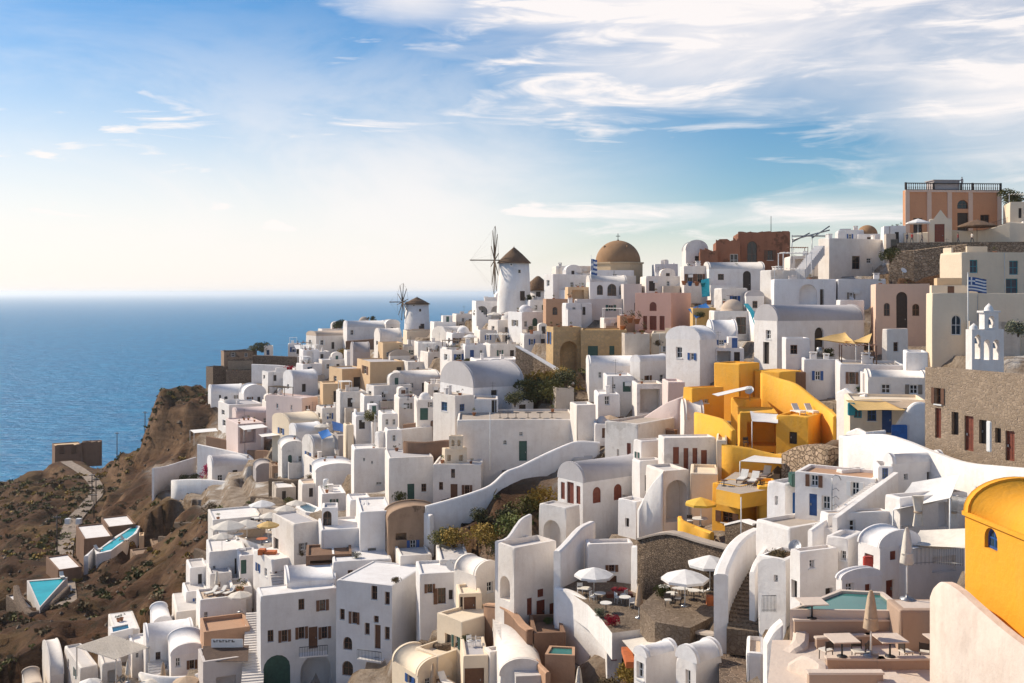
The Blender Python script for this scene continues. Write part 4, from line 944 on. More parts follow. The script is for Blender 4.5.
H(570,577,596,405,445,'white stair tower pillar at the end of the long white wall', '', Y=124, dep=4, chim=False)
stairs('white flight of steps at the end of the sweeping wall', (583,460), (586,436), 2.2, 9, Ya=120, Yb=127)
stairs('dark stone steps climbing past the ochre slope', (597,448), (580,376), 2.6, 22, 'flagstone', Ya=122, Yb=158)
# houses above the chapel, left of the yellow quarter
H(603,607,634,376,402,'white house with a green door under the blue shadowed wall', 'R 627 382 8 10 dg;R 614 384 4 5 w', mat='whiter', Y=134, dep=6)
H(594,598,620,394,420,'white house with a small dark window beside the dark stone steps', 'R 607 396 5 9 w', Y=130, dep=6)
H(632,637,664,384,420,'white house with a square framed porch', 'R 650 389 20 24 O', Y=126, dep=5, chim=False)
H(662,668,685,382,420,'pale pink plaster house left of the yellow quarter', '', mat='palepink', Y=120, dep=5, chim=False)
H(680,684,704,420,446,'white vaulted annex below the yellow house with tiny window', '', roof='v2', Y=104, dep=5)
wall('pale pink sloping wall in front of the framed porch', [(640,420,436,116),(655,410,434,115),(668,402,432,114),(684,396,430,113)], 'palepink', .4, 2)
# ---- left middle
H(226,238,264,424,446,'pink house with an open brown porch and white awning', 'R 248 427 16 16 O', mat='palepink', Y=212, th=18, dep=7)
H(232,236,276,414,430,'pale pink vaulted house behind the open porch', 'R 265 418 3 5 w', mat='palepink', roof='v2', rise=5, Y=224, dep=6)
H(266,302,318,398,422,'large blank pink block with a flat roof', '', mat='palepink', Y=208, th=52)
H(272,289,320,424,444,'white vaulted house with pointed gable right of the open porch', 'L 281 428 3 6 w;R 303 428 4 9 dk', roof='v2', rise=8, Y=192, th=34, mat='creamy')
H(289,296,322,432,448,'white house with a blue shaded barrel roof and a blue dome window', 'R 305 436 4 8 wb', roof='v2', rise=7, Y=184, th=28)
H(278,282,306,450,470,'small white house with a round barrel front', 'R 290 455 4 8 wga;R 300 456 3 6 w', roof='v1', rise=8, Y=172, dep=7)
H(302,313,337,449,478,'white house with narrow pointed gable and blue windows', 'L 307 443 3 0 wb;L 308 452 3 9 w;R 322 456 3 6 wb', roof='v2', rise=12, Y=166, th=30)
H(304,316,352,462,480,'white house with a deep blue doorway right of the round barrel front', 'L 311 465 3 8 wb;R 330 466 4 8 db', Y=160, th=24)
H(312,316,358,472,506,'broad white house with low arched gable behind the parasol terrace', '', roof='v1', rise=7, Y=152, dep=7)
H(334,338,352,436,466,'dark grey stair house beside the blue awnings', '', mat='greywall', Y=166, dep=5)
H(343,346,354,425,462,'narrow cream pillar house beside the stairs', '', mat='creamy', Y=160, dep=3, chim=False)
H(207,212,262,467,484,'white vaulted house with a dark door on the long white wall', 'R 220 475 5 6 w;R 235 470 5 13 dk;R 245 471 3 5 w', roof='v2', rise=9, Y=206, dep=7)
H(253,256,274,470,496,'grey shadowed vault end at the corner of the long white wall', '', roof='v1', rise=6, mat='greywall', Y=192, dep=6)
H(269,272,292,466,490,'tan stone house with two narrow windows', 'R 277 473 3 8 w;R 286 473 3 8 w', mat='brownruin', Y=184, dep=5)
H(289,292,314,472,494,'low ruined tan stone house with an arched window', 'R 299 478 4 8 wda', mat='brownruin', roof='v1', rise=5, Y=178, dep=5)
wall('tall white garden wall behind the pink bougainvillea', [(198,444,462,218),(222,449,466,214),(248,455,470,210)], 'white', .5)
wall('long curved white retaining wall above the stone terraces', [(172,480,493,208),(200,479,494,205),(232,482,497,202),(245,487,498,199),(256,484,496,196)], 'white', .6, 3)
wall('white parapet of the flower terrace on the cliff edge', [(153,468,485,214),(166,466,480,220),(182,461,474,225),(196,457,468,228)], 'white', .5, 2)
wall('brown wall under the terrace of the pink house', [(207,436,444,228),(228,440,450,222),(250,447,458,216)], 'brownwall', .5)
wall('second brown wall right of the pink house terrace', [(248,450,464,212),(264,450,464,208),(278,452,466,204)], 'brownwall', .5)
awning('thin white canopy on the cliff edge', [(190,430,236),(216,428,232),(218,431,228),(194,433,230)], posts=((0,3),(3,3)), mat='canvaswhite', sag=.05)
awning('white porch awning of the pink house', [(238,426,206),(262,424,206),(268,427,200),(244,430,200)], posts=((3,2.4),(2,2.4)), mat='canvaswhite', sag=.05)
awning('second white awning right of the pink house porch', [(258,434,200),(284,431,200),(288,434,196),(262,437,196)], posts=((3,2.2),(2,2.2)), mat='canvaswhite', sag=.05)
awning('left blue awning in the narrow lane', [(318,432,168),(328,429,170),(332,435,165),(322,439,164)], mat='brightblue', posts=((3,2.2),))
awning('right blue awning beside the cream pillar', [(332,421,172),(343,424,170),(344,432,165),(333,430,166)], mat='bluepaint', posts=((2,2.2),))
shrub('pink bougainvillea in front of the tall white garden wall',209,460,8,'flowerpink',Y=212,hk=1.2)
shrub('dark bush left of the pink bougainvillea',194,468,6,'leafdark',Y=216)
for q in (('green bush on the flower terrace at the cliff edge',176,480,6,'leafolive'),('dry bush under the long curved white wall',212,502,9,'leafdry'),('dark bush on the flower terrace beside the white parapet',185,478,5,'leafdark'),('potted green bush in front of the dark door',250,486,4,'leafgreen'),('dark lane bush below the white terraces',362,430,8,'leafdark'),('olive lane bush below the framed terrace',371,434,7,'leafolive'),('brown lane bush beside the blue awning',325,446,7,'leafdry'),('tall dark bush beside the cream pillar',351,442,6,'leafdark')): shrub(*q)
# white terraces between tan houses and the white block
H(336,340,366,392,420,'white terrace house in blue shade beside the lower tan house', 'R 350 398 5 9 dk', Y=188, dep=6)
H(360,364,382,396,416,'white cube terrace with a round green bush', 'R 372 401 4 8 w', Y=180, dep=5)
H(366,374,412,386,408,'white house with a wide bright roof right of the terraces', 'L 370 391 3 6 w;R 384 392 4 6 w;R 400 392 4 11 dk', Y=182, th=26)
H(394,399,420,398,424,'white house with a narrow court and green gate', 'R 408 403 4 6 w', Y=160, dep=6)
H(414,417,436,400,428,'white house with teal shutters left of the blue shaded house', 'R 424 408 8 12 wg;R 431 402 3 5 w', Y=148, dep=5)
H(352,356,382,416,432,'white house with a broad flat canopy roof', 'R 362 420 6 9 dk', Y=166, dep=5)
H(392,400,440,378,398,'white house with a curved roof and dark garden furniture', 'R 412 383 3 5 w;R 424 383 4 9 dk', roof='v2', rise=6, Y=188, dep=7)
H(316,322,346,408,430,'white house with a red striped balcony under the lower tan house', 'L 319 413 2 5 w;R 330 413 3 6 w;R 339 413 3 9 dk', Y=196, dep=6)
H(300,304,320,414,430,'white narrow house right of the blank pink block', 'R 311 418 3 7 dk', Y=200, dep=5)
# ---- parasol terrace and lower left
H(208,213,262,520,548,'white terrace block with a small dome at the cliff edge', 'R 222 527 4 7 w', Y=142, dep=8, chim=False)
H(206,209,246,552,596,'white house with a pale flat canopy and green base', 'R 238 558 7 16 dk;R 214 566 3 5 w', Y=128, dep=8, mat='whiter', rmat='white', chim=False)
H(272,294,320,524,572,'tall white house with a grey door at the head of the steps', 'L 276 538 5 20 dk;R 303 543 4 7 w', Y=119, th=34, chim=False)
H(318,321,362,530,572,'white pergola house with a round arched window', 'R 328 520 9 0 oa', Y=115, dep=7, chim=False, mat='whiter')
H(320,322,338,508,532,'white wall with a round arched black window', 'R 327 511 9 15 wda', Y=118, dep=3, chim=False)
H(384,388,441,520,566,'brown ruined house with an arched crumbling front', 'R 401 533 11 7 o;R 428 528 8 16 dk;R 413 540 6 9 w', mat='brownruin', roof='v1', rise=12, Y=112, th=4, dep=8)
H(356,360,392,512,564,'white house with a brown collapsed corner', 'R 372 548 8 12 o', Y=114, dep=7, chim=False)
wall('white garden wall with rounded bend above the brown ruin', [(360,508,516,118),(366,500,514,120),(370,507,518,118),(400,508,520,116),(420,510,522,114),(432,515,526,112)], 'white', .5, 3)
H(236,240,258,556,592,'white house with grey door beside the steps', 'R 243 560 7 14 wg', Y=126, dep=5, chim=False)
H(253,272,294,560,600,'white parapet house with sloping stair wall', '', Y=119, th=35, chim=False, par=.1)
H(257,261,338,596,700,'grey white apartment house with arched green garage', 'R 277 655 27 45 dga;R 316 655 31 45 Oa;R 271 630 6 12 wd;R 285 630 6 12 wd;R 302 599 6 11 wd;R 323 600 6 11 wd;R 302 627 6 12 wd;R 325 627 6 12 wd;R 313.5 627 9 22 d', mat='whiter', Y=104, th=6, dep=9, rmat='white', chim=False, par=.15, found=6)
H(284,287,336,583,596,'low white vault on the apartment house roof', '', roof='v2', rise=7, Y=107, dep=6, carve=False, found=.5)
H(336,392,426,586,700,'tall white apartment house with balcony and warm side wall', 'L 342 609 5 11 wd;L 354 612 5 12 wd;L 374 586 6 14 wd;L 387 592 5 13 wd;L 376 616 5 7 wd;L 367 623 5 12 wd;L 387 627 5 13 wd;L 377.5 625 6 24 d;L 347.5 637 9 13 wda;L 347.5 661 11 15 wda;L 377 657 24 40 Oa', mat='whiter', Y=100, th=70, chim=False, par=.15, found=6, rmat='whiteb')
H(337,339,364,590,603,'brown slatted roof hut on the apartment houses', '', mat='brownwall', Y=103, dep=4, carve=False, found=.3)
H(330,333,392,562,592,'white house with a wide bluish roof terrace behind the apartments', '', mat='whiter', rmat='whiteb', Y=109, dep=8, par=.2, chim=False)
H(304,306,352,556,580,'dark brown slatted house above the apartment roof', 'R 330 560 40 3 o', mat='brownwall', Y=111, dep=5)
H(392,400,432,556,592,'white house with a notched parapet and pale roof', 'R 412 565 4 7 w', Y=108, dep=7, chim=False)
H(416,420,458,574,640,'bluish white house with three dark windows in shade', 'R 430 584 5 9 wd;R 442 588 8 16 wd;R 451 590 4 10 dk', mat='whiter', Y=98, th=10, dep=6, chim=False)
H(437,462,503,622,664,'warm white house with roof chairs and dark windows', 'L 448 634 6 18 dk;L 456 636 4 12 w', Y=88, th=42, chim=False, mat='creamy')
H(415,438,464,656,700,'cream terrace house with a closed parasol', '', Y=87, th=45, chim=False, mat='creamy', par=.5)
H(392,418,452,676,700,'white vaulted house with tan slats on the roof', '', roof='v1', rise=14, Y=86, th=35, mat='creamy')
H(460,463,488,656,700,'brown gated house with a grey roof sheet', 'R 474 668 20 25 d', Y=83, dep=5, mat='creamy', rmat='greyroof', chim=False)
H(484,490,524,652,686,'white house with a blue grey flat roof', '', Y=83, th=24, rmat='whiteb', chim=False)
H(493,500,544,676,710,'white vaulted house at the bottom beside the steps', '', roof='v1', rise=16, Y=78, dep=9)
H(454,476,500,576,612,'white peaked house with a terrace below the garden', 'R 490 582 6 10 w', Y=94, th=40, roof='v1', rise=12)
H(456,459,482,594,625,'brown gate house beside the curved brown wall', 'R 470 597 12 18 d;R 461 597 4 16 dk', Y=92, dep=4, mat='creamy', chim=False)
H(436,440,470,560,588,'white low roof house with satellite dishes', '', Y=102, dep=6, chim=False)
wall('curved brown wall beside the lower steps', [(486,604,622,90),(502,606,626,88),(514,614,634,86),(522,624,642,84),(530,630,650,82)], 'brownwall', .5, 3, cap='terracotta')
stairs('steps curving down beside the brown wall', (517,648), (502,614), 2.0, 12, Ya=82, Yb=90)
stairs('lower pale steps between blue grey roof and brown terrace', (530,676), (520,646), 2.2, 10, Ya=77, Yb=83)
H(529,534,566,633,664,'brown walled terrace with a small table', '', mat='brownwall', Y=82, dep=5, par=.6)
wall('terracotta wall of the sunken pool terrace', [(533,656,676,80),(540,664,682,78),(548,672,690,76)], 'terracotta', .4, 1)
H(604,607,622,640,665,'small white house with red door and flowers', 'R 614 645 6 16 df', Y=76, dep=4, chim=False)
H(634,646,677,658,700,'white vaulted hut with a grey glass front at the bottom', 'L 640 662 7 17 w', roof='v2', rise=8, Y=62, th=34)
H(676,696,722,664,700,'white arched hut with a tall grey door at the bottom', 'L 688 670 5 24 w;L 681 660 3 0 w', roof='v2', rise=14, Y=60, th=38)
stairs('dark steps with white edges at the bottom', (737,690), (733,642), 1.9, 10, 'darkstone', Ya=56, Yb=66)
H(744,746,764,652,700,'white stepped parapet house right of the dark steps', '', Y=57, dep=3, chim=False)
wall('white rounded wall right of the bottom steps', [(765,640,700,52),(772,628,700,52),(781,620,700,52)], 'white', .8, 3)
# ---- lower left corner
H(143,146,194,643,676,'white vaulted house with a grey front at lower left', 'R 158 652 5 9 wd;R 182 654 6 9 w', roof='v2', rise=11, Y=117, dep=7)
H(168,171,206,656,695,'small white vaulted house with one window at lower left', 'R 178 658 5 9 w;R 192 660 5 9 wd', roof='v1', rise=10, Y=112, dep=5)
H(196,200,246,600,640,'white house with a lounger court', 'R 206 612 4 8 w;R 232 618 5 12 dk', Y=119, th=8, dep=8, par=.3, chim=False, mat='white', rmat='sandroof')
H(200,204,250,632,646,'restaurant house with a dark brown awning', '', Y=110, dep=6, chim=False, mat='terracotta', par=.5)
H(198,203,248,662,700,'pale shop front under the brown awning', 'R 226 676 20 14 o', Y=104, dep=5, chim=False, mat='mauve')
H(64,80,98,668,700,'white cube house at the bottom left corner', '', Y=118, th=30)
H(42,50,64,676,705,'lowest white house with a gabled roof in the bottom left corner', '', Y=122, th=30, roof='v2')
H(108,114,140,632,660,'white house with a little plunge pool on top', '', Y=126, th=12, chim=False, par=.1)
pergola('pale slatted pergola above the bottom left terrace', (76,672), (116,668), 646, 4.5, 22, mat='canvas', slat=.12, hh=2.4)
stairs('straight steps between restaurant and apartment house', (252,690), (256,612), 2.2, 30, Ya=101, Yb=116)
stairs('upper steps below the tall white house', (284,590), (277,556), 2.4, 12, Ya=116, Yb=123)
H(172,176,206,612,640,'white flat roofed house between the lounger court and the cliff', 'R 186 622 5 7 w', Y=126, dep=9, chim=False, par=.1)

# more houses of the dense slope
H(430,434,456,322,336,'white house with two small windows between brown roof and arches', 'R 440 326 3 4 w;R 449 326 3 4 w', Y=238, dep=6)
H(452,456,476,314,330,'white house on the ridge left of the two arches', 'R 463 318 3 4 w;R 470 319 3 7 dk', Y=244, dep=6)
H(462,465,488,345,362,'white house with a blue door below the flat bright roof', 'R 472 350 4 8 db;R 481 350 3 5 w', Y=196, dep=6)
H(414,418,446,342,356,'white house with a low parapet between brown roof and cube with dark door', 'R 428 346 3 5 w;R 438 346 3 7 dk', Y=226, dep=6)
H(486,490,512,366,380,'white house with vaulted top left of the rubble slope wall', '', Y=164, dep=5, roof='v1', rise=5)
H(424,428,448,384,400,'white house with a striped awning right of the tan pergola', 'R 436 388 4 9 dk', Y=176, dep=6)
H(446,449,470,368,384,'white cube with one window left of the broad white roof', 'R 458 373 4 6 w', Y=172, dep=6)
H(386,390,410,356,368,'white house peeping over the blank tan house', 'R 399 359 3 5 w', Y=226, dep=5)
H(378,382,398,414,434,'white house with two dark windows above the curving roof terrace', 'R 387 419 3 6 w;R 394 419 3 6 w', Y=154, dep=5)
H(334,338,356,462,486,'white house with blue shutters at the foot of the narrow cream pillar', 'R 344 467 4 8 wb', Y=156, dep=5)
H(298,302,322,484,506,'low white house with a flat roof beside the blue pool', 'R 311 488 4 9 dk', Y=152, dep=5)
H(318,322,346,494,516,'white terrace house between blue pool and tall house wall', 'R 334 499 4 8 w', Y=140, dep=6)
H(272,276,296,488,502,'stone walled house with a white roof behind the back parasol', 'R 284 491 4 9 dk', mat='oldplaster', rmat='white', Y=160, dep=5)
H(346,350,372,500,520,'small white house with brown stained corner below the tall house wall', 'R 360 505 4 8 dk', Y=124, dep=5)
H(562,566,592,303,318,'white house with dark windows below the niche window house', 'R 574 307 3 5 w;R 584 307 3 8 dk', Y=184, dep=5, mat='whiter')
H(600,604,636,318,332,'white garden house with a dark planted roof above the olive wing', 'R 616 322 4 6 w', Y=176, dep=5)
H(742,746,764,296,316,'white house with a square brown window behind the turquoise stairs', 'R 755 301 5 7 wd', Y=158, dep=5)
H(752,756,772,318,340,'white stair house between turquoise wall and vaulted church house', 'R 764 324 3 6 w', Y=142, dep=5)
H(836,840,864,300,322,'pale plaster house above the barrel roof of the church house', 'R 851 305 5 9 dk', mat='whiter', Y=134, dep=5)
H(592,595,612,424,442,'white house with a wooden door beside the dark stone steps', 'R 604 428 4 10 d', Y=122, dep=4)
H(552,556,574,388,404,'white ruin wall house at the foot of the ochre slope', '', Y=140, dep=3, mat='oldplaster')
H(384,387,402,430,446,'small white house above the brown yard wall', 'R 394 435 3 6 w', Y=140, dep=4)
H(666,670,690,486,506,'white inner wall behind the great shaded arch', '', Y=92.5, dep=3, chim=False)
wall('brown rock ledge below the lounger roof', [(786,452,468,86),(800,446,466,85),(818,444,464,83),(836,448,462,81)], 'rubble', 1.6, 3)
wall('low dry stone wall behind the parasol terrace', [(252,496,506,168),(276,498,508,164),(300,500,510,158)], 'drystone', .7, 1)
wall('dry stone wall under the left parasol terrace', [(196,548,560,150),(206,552,566,146),(214,560,576,140)], 'drystone', .7, 1)
floor([(236,536),(262,505),(322,510),(318,524),(290,528),(268,548)], ZC - .2245 * 146, 'paving', 3, side='white')
floor(None, ZC + .0475 * 165, 'paving', 3, world=[(897,157),(1045,154),(1045,190),(902,192)], side='rubble')

H(884,892,944,464,488,'low white vaulted house under the schoolhouse wall', 'R 906 474 4 6 w;R 930 472 6 12 dk', roof='v2', rise=9, Y=66, th=18)
H(836,842,866,470,488,'small white cube with a brown door at the foot of the schoolhouse wall', 'R 852 474 6 14 d', Y=69, th=20, chim=False)
wall('brown garden wall under the lilac house', [(556,330,338,176),(580,331,339,175),(606,330,338,174)], 'brownwall', .5)
wall('brown terrace wall below the white terraces by the tan houses', [(404,424,432,152),(420,422,430,150),(436,420,428,148)], 'brownwall', .5)
wall('dark stone wall in front of the small barrel front house', [(270,478,488,168),(290,480,490,165),(312,478,488,162)], 'drystone', .6)
wall('brown wall with a terracotta coping right of the framed porch', [(640,424,432,116),(660,428,436,113),(676,430,438,111)], 'brownwall', .4, 1, cap='terracotta')
wall('dry stone wall below the bluish apartment neighbour', [(420,640,656,92),(440,644,660,90),(462,640,656,89)], 'drystone', .6)

# cascade of terraces at the lower left
H(182,186,208,592,612,'white terrace block on the slope below the green based house', 'R 197 598 4 7 w', Y=130, dep=6)
H(186,190,208,568,592,'narrow white house left of the green based house', 'R 200 574 4 10 dk', Y=134, dep=6)
H(128,132,150,648,676,'white cube with two small windows under the plunge pool', 'R 137 653 3 5 w;R 144 653 3 5 w', Y=121, dep=5)
H(98,102,122,664,690,'white house with a dark opening beside the bottom left pergola', 'R 112 670 9 14 o', Y=117, dep=5)
H(150,154,172,624,644,'white house with a vaulted top behind the grey fronted vault', '', Y=124, dep=6, roof='v1', rise=6)
H(206,210,232,574,600,'white house with a brown door above the lounger court', 'R 218 582 5 12 d', Y=125, dep=6)
H(228,232,252,588,612,'white house with a pergola beside the straight steps', 'R 243 594 4 8 w', Y=122.5, dep=5)
H(22,26,44,690,720,'white house at the very bottom of the left slope', '', Y=121, dep=6)
wall('white stepped wall down the left slope edge', [(206,560,574,140),(196,580,596,137),(184,600,616,133),(170,618,632,130),(156,630,646,128)], 'whiter', .5, 2)
wall('white low wall under the vaulted houses at lower left', [(140,672,690,113),(160,676,692,111),(186,676,692,110),(206,670,690,109)], 'white', .4, 2)
wall('dry stone wall below the white stepped wall', [(196,604,616,144),(176,624,636,140),(150,640,652,136),(124,648,658,133)], 'drystone', .7, 2)
stairs('narrow white steps between lower left vaults', (160,690), (152,646), 1.6, 16, Ya=111, Yb=121)
def crest(L, n, r, hi):
    """jagged remains of a wall top"""
    bm = bmesh.new(); xs = sorted([0, L] + [r.uniform(.2, L - .2) for _ in range(n)]); z = [r.uniform(.08, hi) for _ in xs]
    pr = []
    for x, zz in zip(xs, z): pr.append([bm.verts.new(q) for q in ((x, .02, 0), (x, .02, zz), (x, .6, zz * r.uniform(.5, 1)), (x, .6, 0))])
    for A, B in zip(pr, pr[1:]):
        for k in range(4): bm.faces.new((A[k], A[(k+1) % 4], B[(k+1) % 4], B[k]))
    bm.faces.new(pr[0]); bm.faces.new(pr[-1][::-1]); bmesh.ops.recalc_face_normals(bm, faces=bm.faces); return bm
# ================================================================ windmills, church dome, bell arches, mansion trimmings
def windmill(label, u, vb, vt, vcap, rpx, Y, sail_r, sail_off=(-1, -.1)):
    p = P(u, vb, Y); k = Y / F; r = rpx * k; h = (vb - vt) * k; root = empty('windmill', p, 0, label, 'windmill')
    bm = bmesh.new(); lathe(bm, [(r * 1.12, -3), (r * 1.08, 0), (r * .97, h), (0, h)], 28); obj('tower', bm, 'white', root)
    bm = bmesh.new(); lathe(bm, [(r * 1.1, h - .1), (r * 1.1, h + .05), (r * .55, h + (vt - vcap) * k * .55), (.05, h + (vt - vcap) * k), (0, h + (vt - vcap) * k + .4)], 24); obj('cap', bm, 'thatch', root)
    for (a, z, w_, hh, nm, mt) in ((-70, h * .72, .7, .9, 'window', 'glass'), (-100, h * .92, .5, .5, 'window', 'glass'), (-60, .1, 1.1, 2.1, 'door', 'darkwood')):
        bm = bmesh.new(); rr = r * 1.08 - r * .11 * (z / h); box(bm, rr - .35, rr + .03, -w_/2, w_/2, z, z + hh); o = obj(nm, bm, 'whitepaint' if nm == 'window' else 'wood', root); o.rotation_euler = (0, 0, R(a))
        bm = bmesh.new(); box(bm, rr + .032, rr + .06, -w_/2 + .08, w_/2 - .08, z + .08, z + hh - .08); q = obj('pane' if nm == 'window' else 'panel', bm, mt, o)
    # wheel of wooden spars on a shaft that leaves the cap
    c = Vector((sail_off[0] * r * 1.25, sail_off[1] * r * 1.3, h + .6)); wheel = empty('sail_wheel', c, 0); wheel.parent = root
    ax = Vector((sail_off[0], sail_off[1], 0)).normalized(); s1 = Vector((-ax.y, ax.x, 0)); s2 = Vector((0, 0, 1))
    # the wheel is seen almost edge-on, turned a little towards the sea
    bm = bmesh.new(); tube(bm, [-ax * (r * 1.3), ax * (sail_r * .72)], .13, 7); obj('shaft', bm, 'bark', wheel)
    n = 10; tips = []
    for i in range(n):
        a = 2 * math.pi * i / n + .16; d = s1 * math.cos(a) + s2 * math.sin(a); tips.append(d * sail_r)
        bm = bmesh.new(); tube(bm, [d * .1, d * sail_r], [.15, .09], 5); obj('spar', bm, 'bark', wheel)
    bm = bmesh.new()
    for i in range(n): tube(bm, [tips[i], tips[(i+1) % n]], .025, 4); tube(bm, [tips[i], ax * sail_r * .7], .006, 3)
    obj('rigging', bm, 'bark', wheel)
    return root
windmill('large white windmill with a brown thatched cap on the ridge', 514, 301, 263, 247, 15.5, 222, 7.6, (-1, -.13))
windmill('smaller white windmill further down the ridge with bare spars', 417, 331, 304, 297, 12, 290, 5.4, (-.92, -.4))
root = empty('thatched_hut', P(538, 300, 228), 0, 'low round white hut with a dark thatched roof beside the large windmill', 'hut')
bm = bmesh.new(); lathe(bm, [(2.4, -2), (2.3, 2.2), (0, 2.2)], 20); obj('wall', bm, 'white', root)
bm = bmesh.new(); lathe(bm, [(2.6, 2.15), (2.6, 2.3), (1.9, 4.1), (.4, 5.4), (0, 5.5)], 20); obj('roof', bm, 'thatch', root)
bm = bmesh.new(); box(bm, -.5, .5, -2.45, -2.2, 0, 1.9); obj('door', bm, 'darkwood', root)
# church
k = .212; p = P(618, 276, 212); root = empty('church_dome', p, 0, 'great brown church dome on an ochre drum with a cross', 'church')
bm = bmesh.new(); bm2 = 22.5 * k * 1.06
pr = [(bm2 / math.cos(math.pi/8) * .98, -2), (bm2 / math.cos(math.pi/8) * .98, 2.5), (bm2 / math.cos(math.pi/8) * 1.03, 2.55), (bm2 / math.cos(math.pi/8) * 1.03, 2.85), (0, 2.85)]
lathe(bm, pr, 8, smooth=False); obj('drum', bm, 'domestone', root).rotation_euler = (0, 0, R(22.5))
bm = bmesh.new(); r = 22.5 * k; lathe(bm, [(r, 2.86)] + [(r * math.cos(a * math.pi / 24), 2.86 + r * .98 * math.sin(a * math.pi / 24)) for a in range(1, 13)], 40); obj('dome', bm, 'domebrown', root)
bm = bmesh.new(); z = 2.86 + r * .98; box(bm, -.06, .06, -.06, .06, z - .1, z + 1.5); box(bm, -.45, -.062, -.055, .055, z + .85, z + .98); box(bm, .062, .45, -.055, .055, z + .85, z + .98); lathe(bm, [(.28, z - .1), (.25, z + .15), (0, z + .2)], 10); obj('cross', bm, 'darkmetal', root)
bm = bmesh.new()
for i in range(4): a = i * math.pi / 2 + .5; lathe(bm, [(.25, 0), (.25, .3), (0, .4)], 8, (r * .72 * math.cos(a), r * .72 * math.sin(a), 2.86 + r * .66))
obj('vents', bm, 'domebrown', root)
flag('Greek flag hanging in folds beside the brown church dome', 591, 296, 256, 259, 279, 6, Y=196)
flag('Greek flag blowing on a tall pole before the cream house', 968, 350, 274, 277, 291, 19, Y=104)
# bell arches beside the stone school
root = empty('bell_arch', P(985, 364, 78), R(15), 'white bell gable with four open arches above the stone school', 'belfry')
k = 78 / F
def archwall(x0, x1, z0, z1, holes, y0=0., y1=.7):
    V = VB(); X, Yv = Vector((1, 0, 0)), Vector((0, 1, 0)); L = x1 - x0
    ops = [dict(x0=a - x0, x1=b - x0, z0=c, z1=d, arch=True) for a, b, c, d in holes]
    def f(O, N, dd):
        at = lambda x, z, d=0: tuple(O + X * x + N * d + Vector((0, 0, z)))
        xs = sorted({0, L, *[o['x0'] for o in ops], *[o['x1'] for o in ops]}); zs = sorted({z0, z1, *[o['z0'] for o in ops], *[o['z1'] for o in ops]})
        for i in range(len(xs)-1):
            for j in range(len(zs)-1):
                cx, cz = (xs[i]+xs[i+1])/2, (zs[j]+zs[j+1])/2
                if any(o['x0'] < cx < o['x1'] and o['z0'] < cz < o['z1'] for o in ops): continue
                V.f([at(xs[i], zs[j]), at(xs[i+1], zs[j]), at(xs[i+1], zs[j+1]), at(xs[i], zs[j+1])])
        for o in ops:
            s, arc = arc_pts(o['x0'], o['x1'], o['z0'], o['z1']); m = len(arc)//2
            V.f([at(o['x0'], o['z1'])] + [at(*q) for q in arc[:m+1]]); V.f([at(o['x1'], o['z1'])] + [at(*q) for q in arc[m:][::-1]])
            if dd:
                lp = [(o['x0'], o['z0'])] + arc + [(o['x1'], o['z0'])]
                for a in range(len(lp)): q, w = lp[a], lp[(a+1) % len(lp)]; V.f([at(*q), at(*w), at(*w, dd), at(*q, dd)])
    f(Vector((x0, y0, 0)), Yv, y1 - y0); f(Vector((x0, y1, 0)), Yv, 0)
    for a, b in (((x0, y0), (x0, y1)), ((x1, y0), (x1, y1))): V.f([(*a, z0), (*b, z0), (*b, z1), (*a, z1)])
    V.f([(x0, y0, z1), (x1, y0, z1), (x1, y1, z1), (x0, y1, z1)]); bmesh.ops.recalc_face_normals(V.bm, faces=V.bm.faces); return V.bm
obj('lower_arches', archwall(-1.2, 1.75, -1, 2.7, [(-.95, -.35, .4, 2.3), (-.1, .5, .3, 1.9), (.75, 1.35, .3, 1.9)]), 'white', root)
obj('upper_arch', archwall(.0, 1.3, 2.72, 4.0, [(.35, .95, 2.8, 3.75)], .05, .65), 'white', root)
bm = bmesh.new(); box(bm, -.15, 1.45, -.02, .72, 4.003, 4.15); lathe(bm, [(.35, 4.153), (.3, 4.4), (0, 4.75)], 10, (.65, .35, 0)); lathe(bm, [(.3, 2.703), (.3, 2.9), (0, 3.2)], 10, (-.75, .35, 0)); obj('cornice', bm, 'white', root)
for i, (x, z) in enumerate(((-.65, 2.0), (.65, 3.45), (1.05, 1.6))): bm = bmesh.new(); lathe(bm, [(.2, -.4), (.13, -.15), (.1, 0), (0, .02)], 12, (x, .35, z)); obj('bell', bm, 'metal', root)
# peach mansion: pilasters, balustrade, roof hut
mr, L1, L2, h = HS['peach two storey mansion with pale pilasters and roof balustrade']
for x in (.25, 4.3, 8.1, 12.0, L1 - .3):
    bm = bmesh.new(); box(bm, x - .4, x + .4, -.14, -.004, -1, h - .3); obj('pilaster', bm, 'peachlight', mr)
bm = bmesh.new(); box(bm, -.15, L1 + .15, -.22, -.004, h - .35, h + .02); obj('cornice', bm, 'peachlight', mr)
bm = bmesh.new(); box(bm, -.1, L1 + .1, -.1, .12, h + 1.15, h + 1.3); box(bm, -.1, L1 + .1, -.1, .12, h + .03, h + .12)
for i in range(44):
    x = L1 * (i + .5) / 44
    if not 5.3 < x < 10.2: lathe(bm, [(.07, .121), (.11, .45), (.05, .8), (.08, 1.149)], 6, (x, 0, h))
for x in (0, 5.2, 10.3, 12.4, L1): box(bm, x - .14, x + .14, -.13, .15, h + .121, h + 1.36)
obj('balustrade', bm, 'darkwood', mr)
bm = bmesh.new(); box(bm, 5.4, 10.2, .3, 3, h + .05, h + 1.75); box(bm, 5.2, 10.4, .1, 3.2, h + 1.753, h + 1.9); obj('roof_hut', bm, 'greywall', mr)
gr, L1, L2, h = HS['white gatehouse with a pointed gable and dark red door']
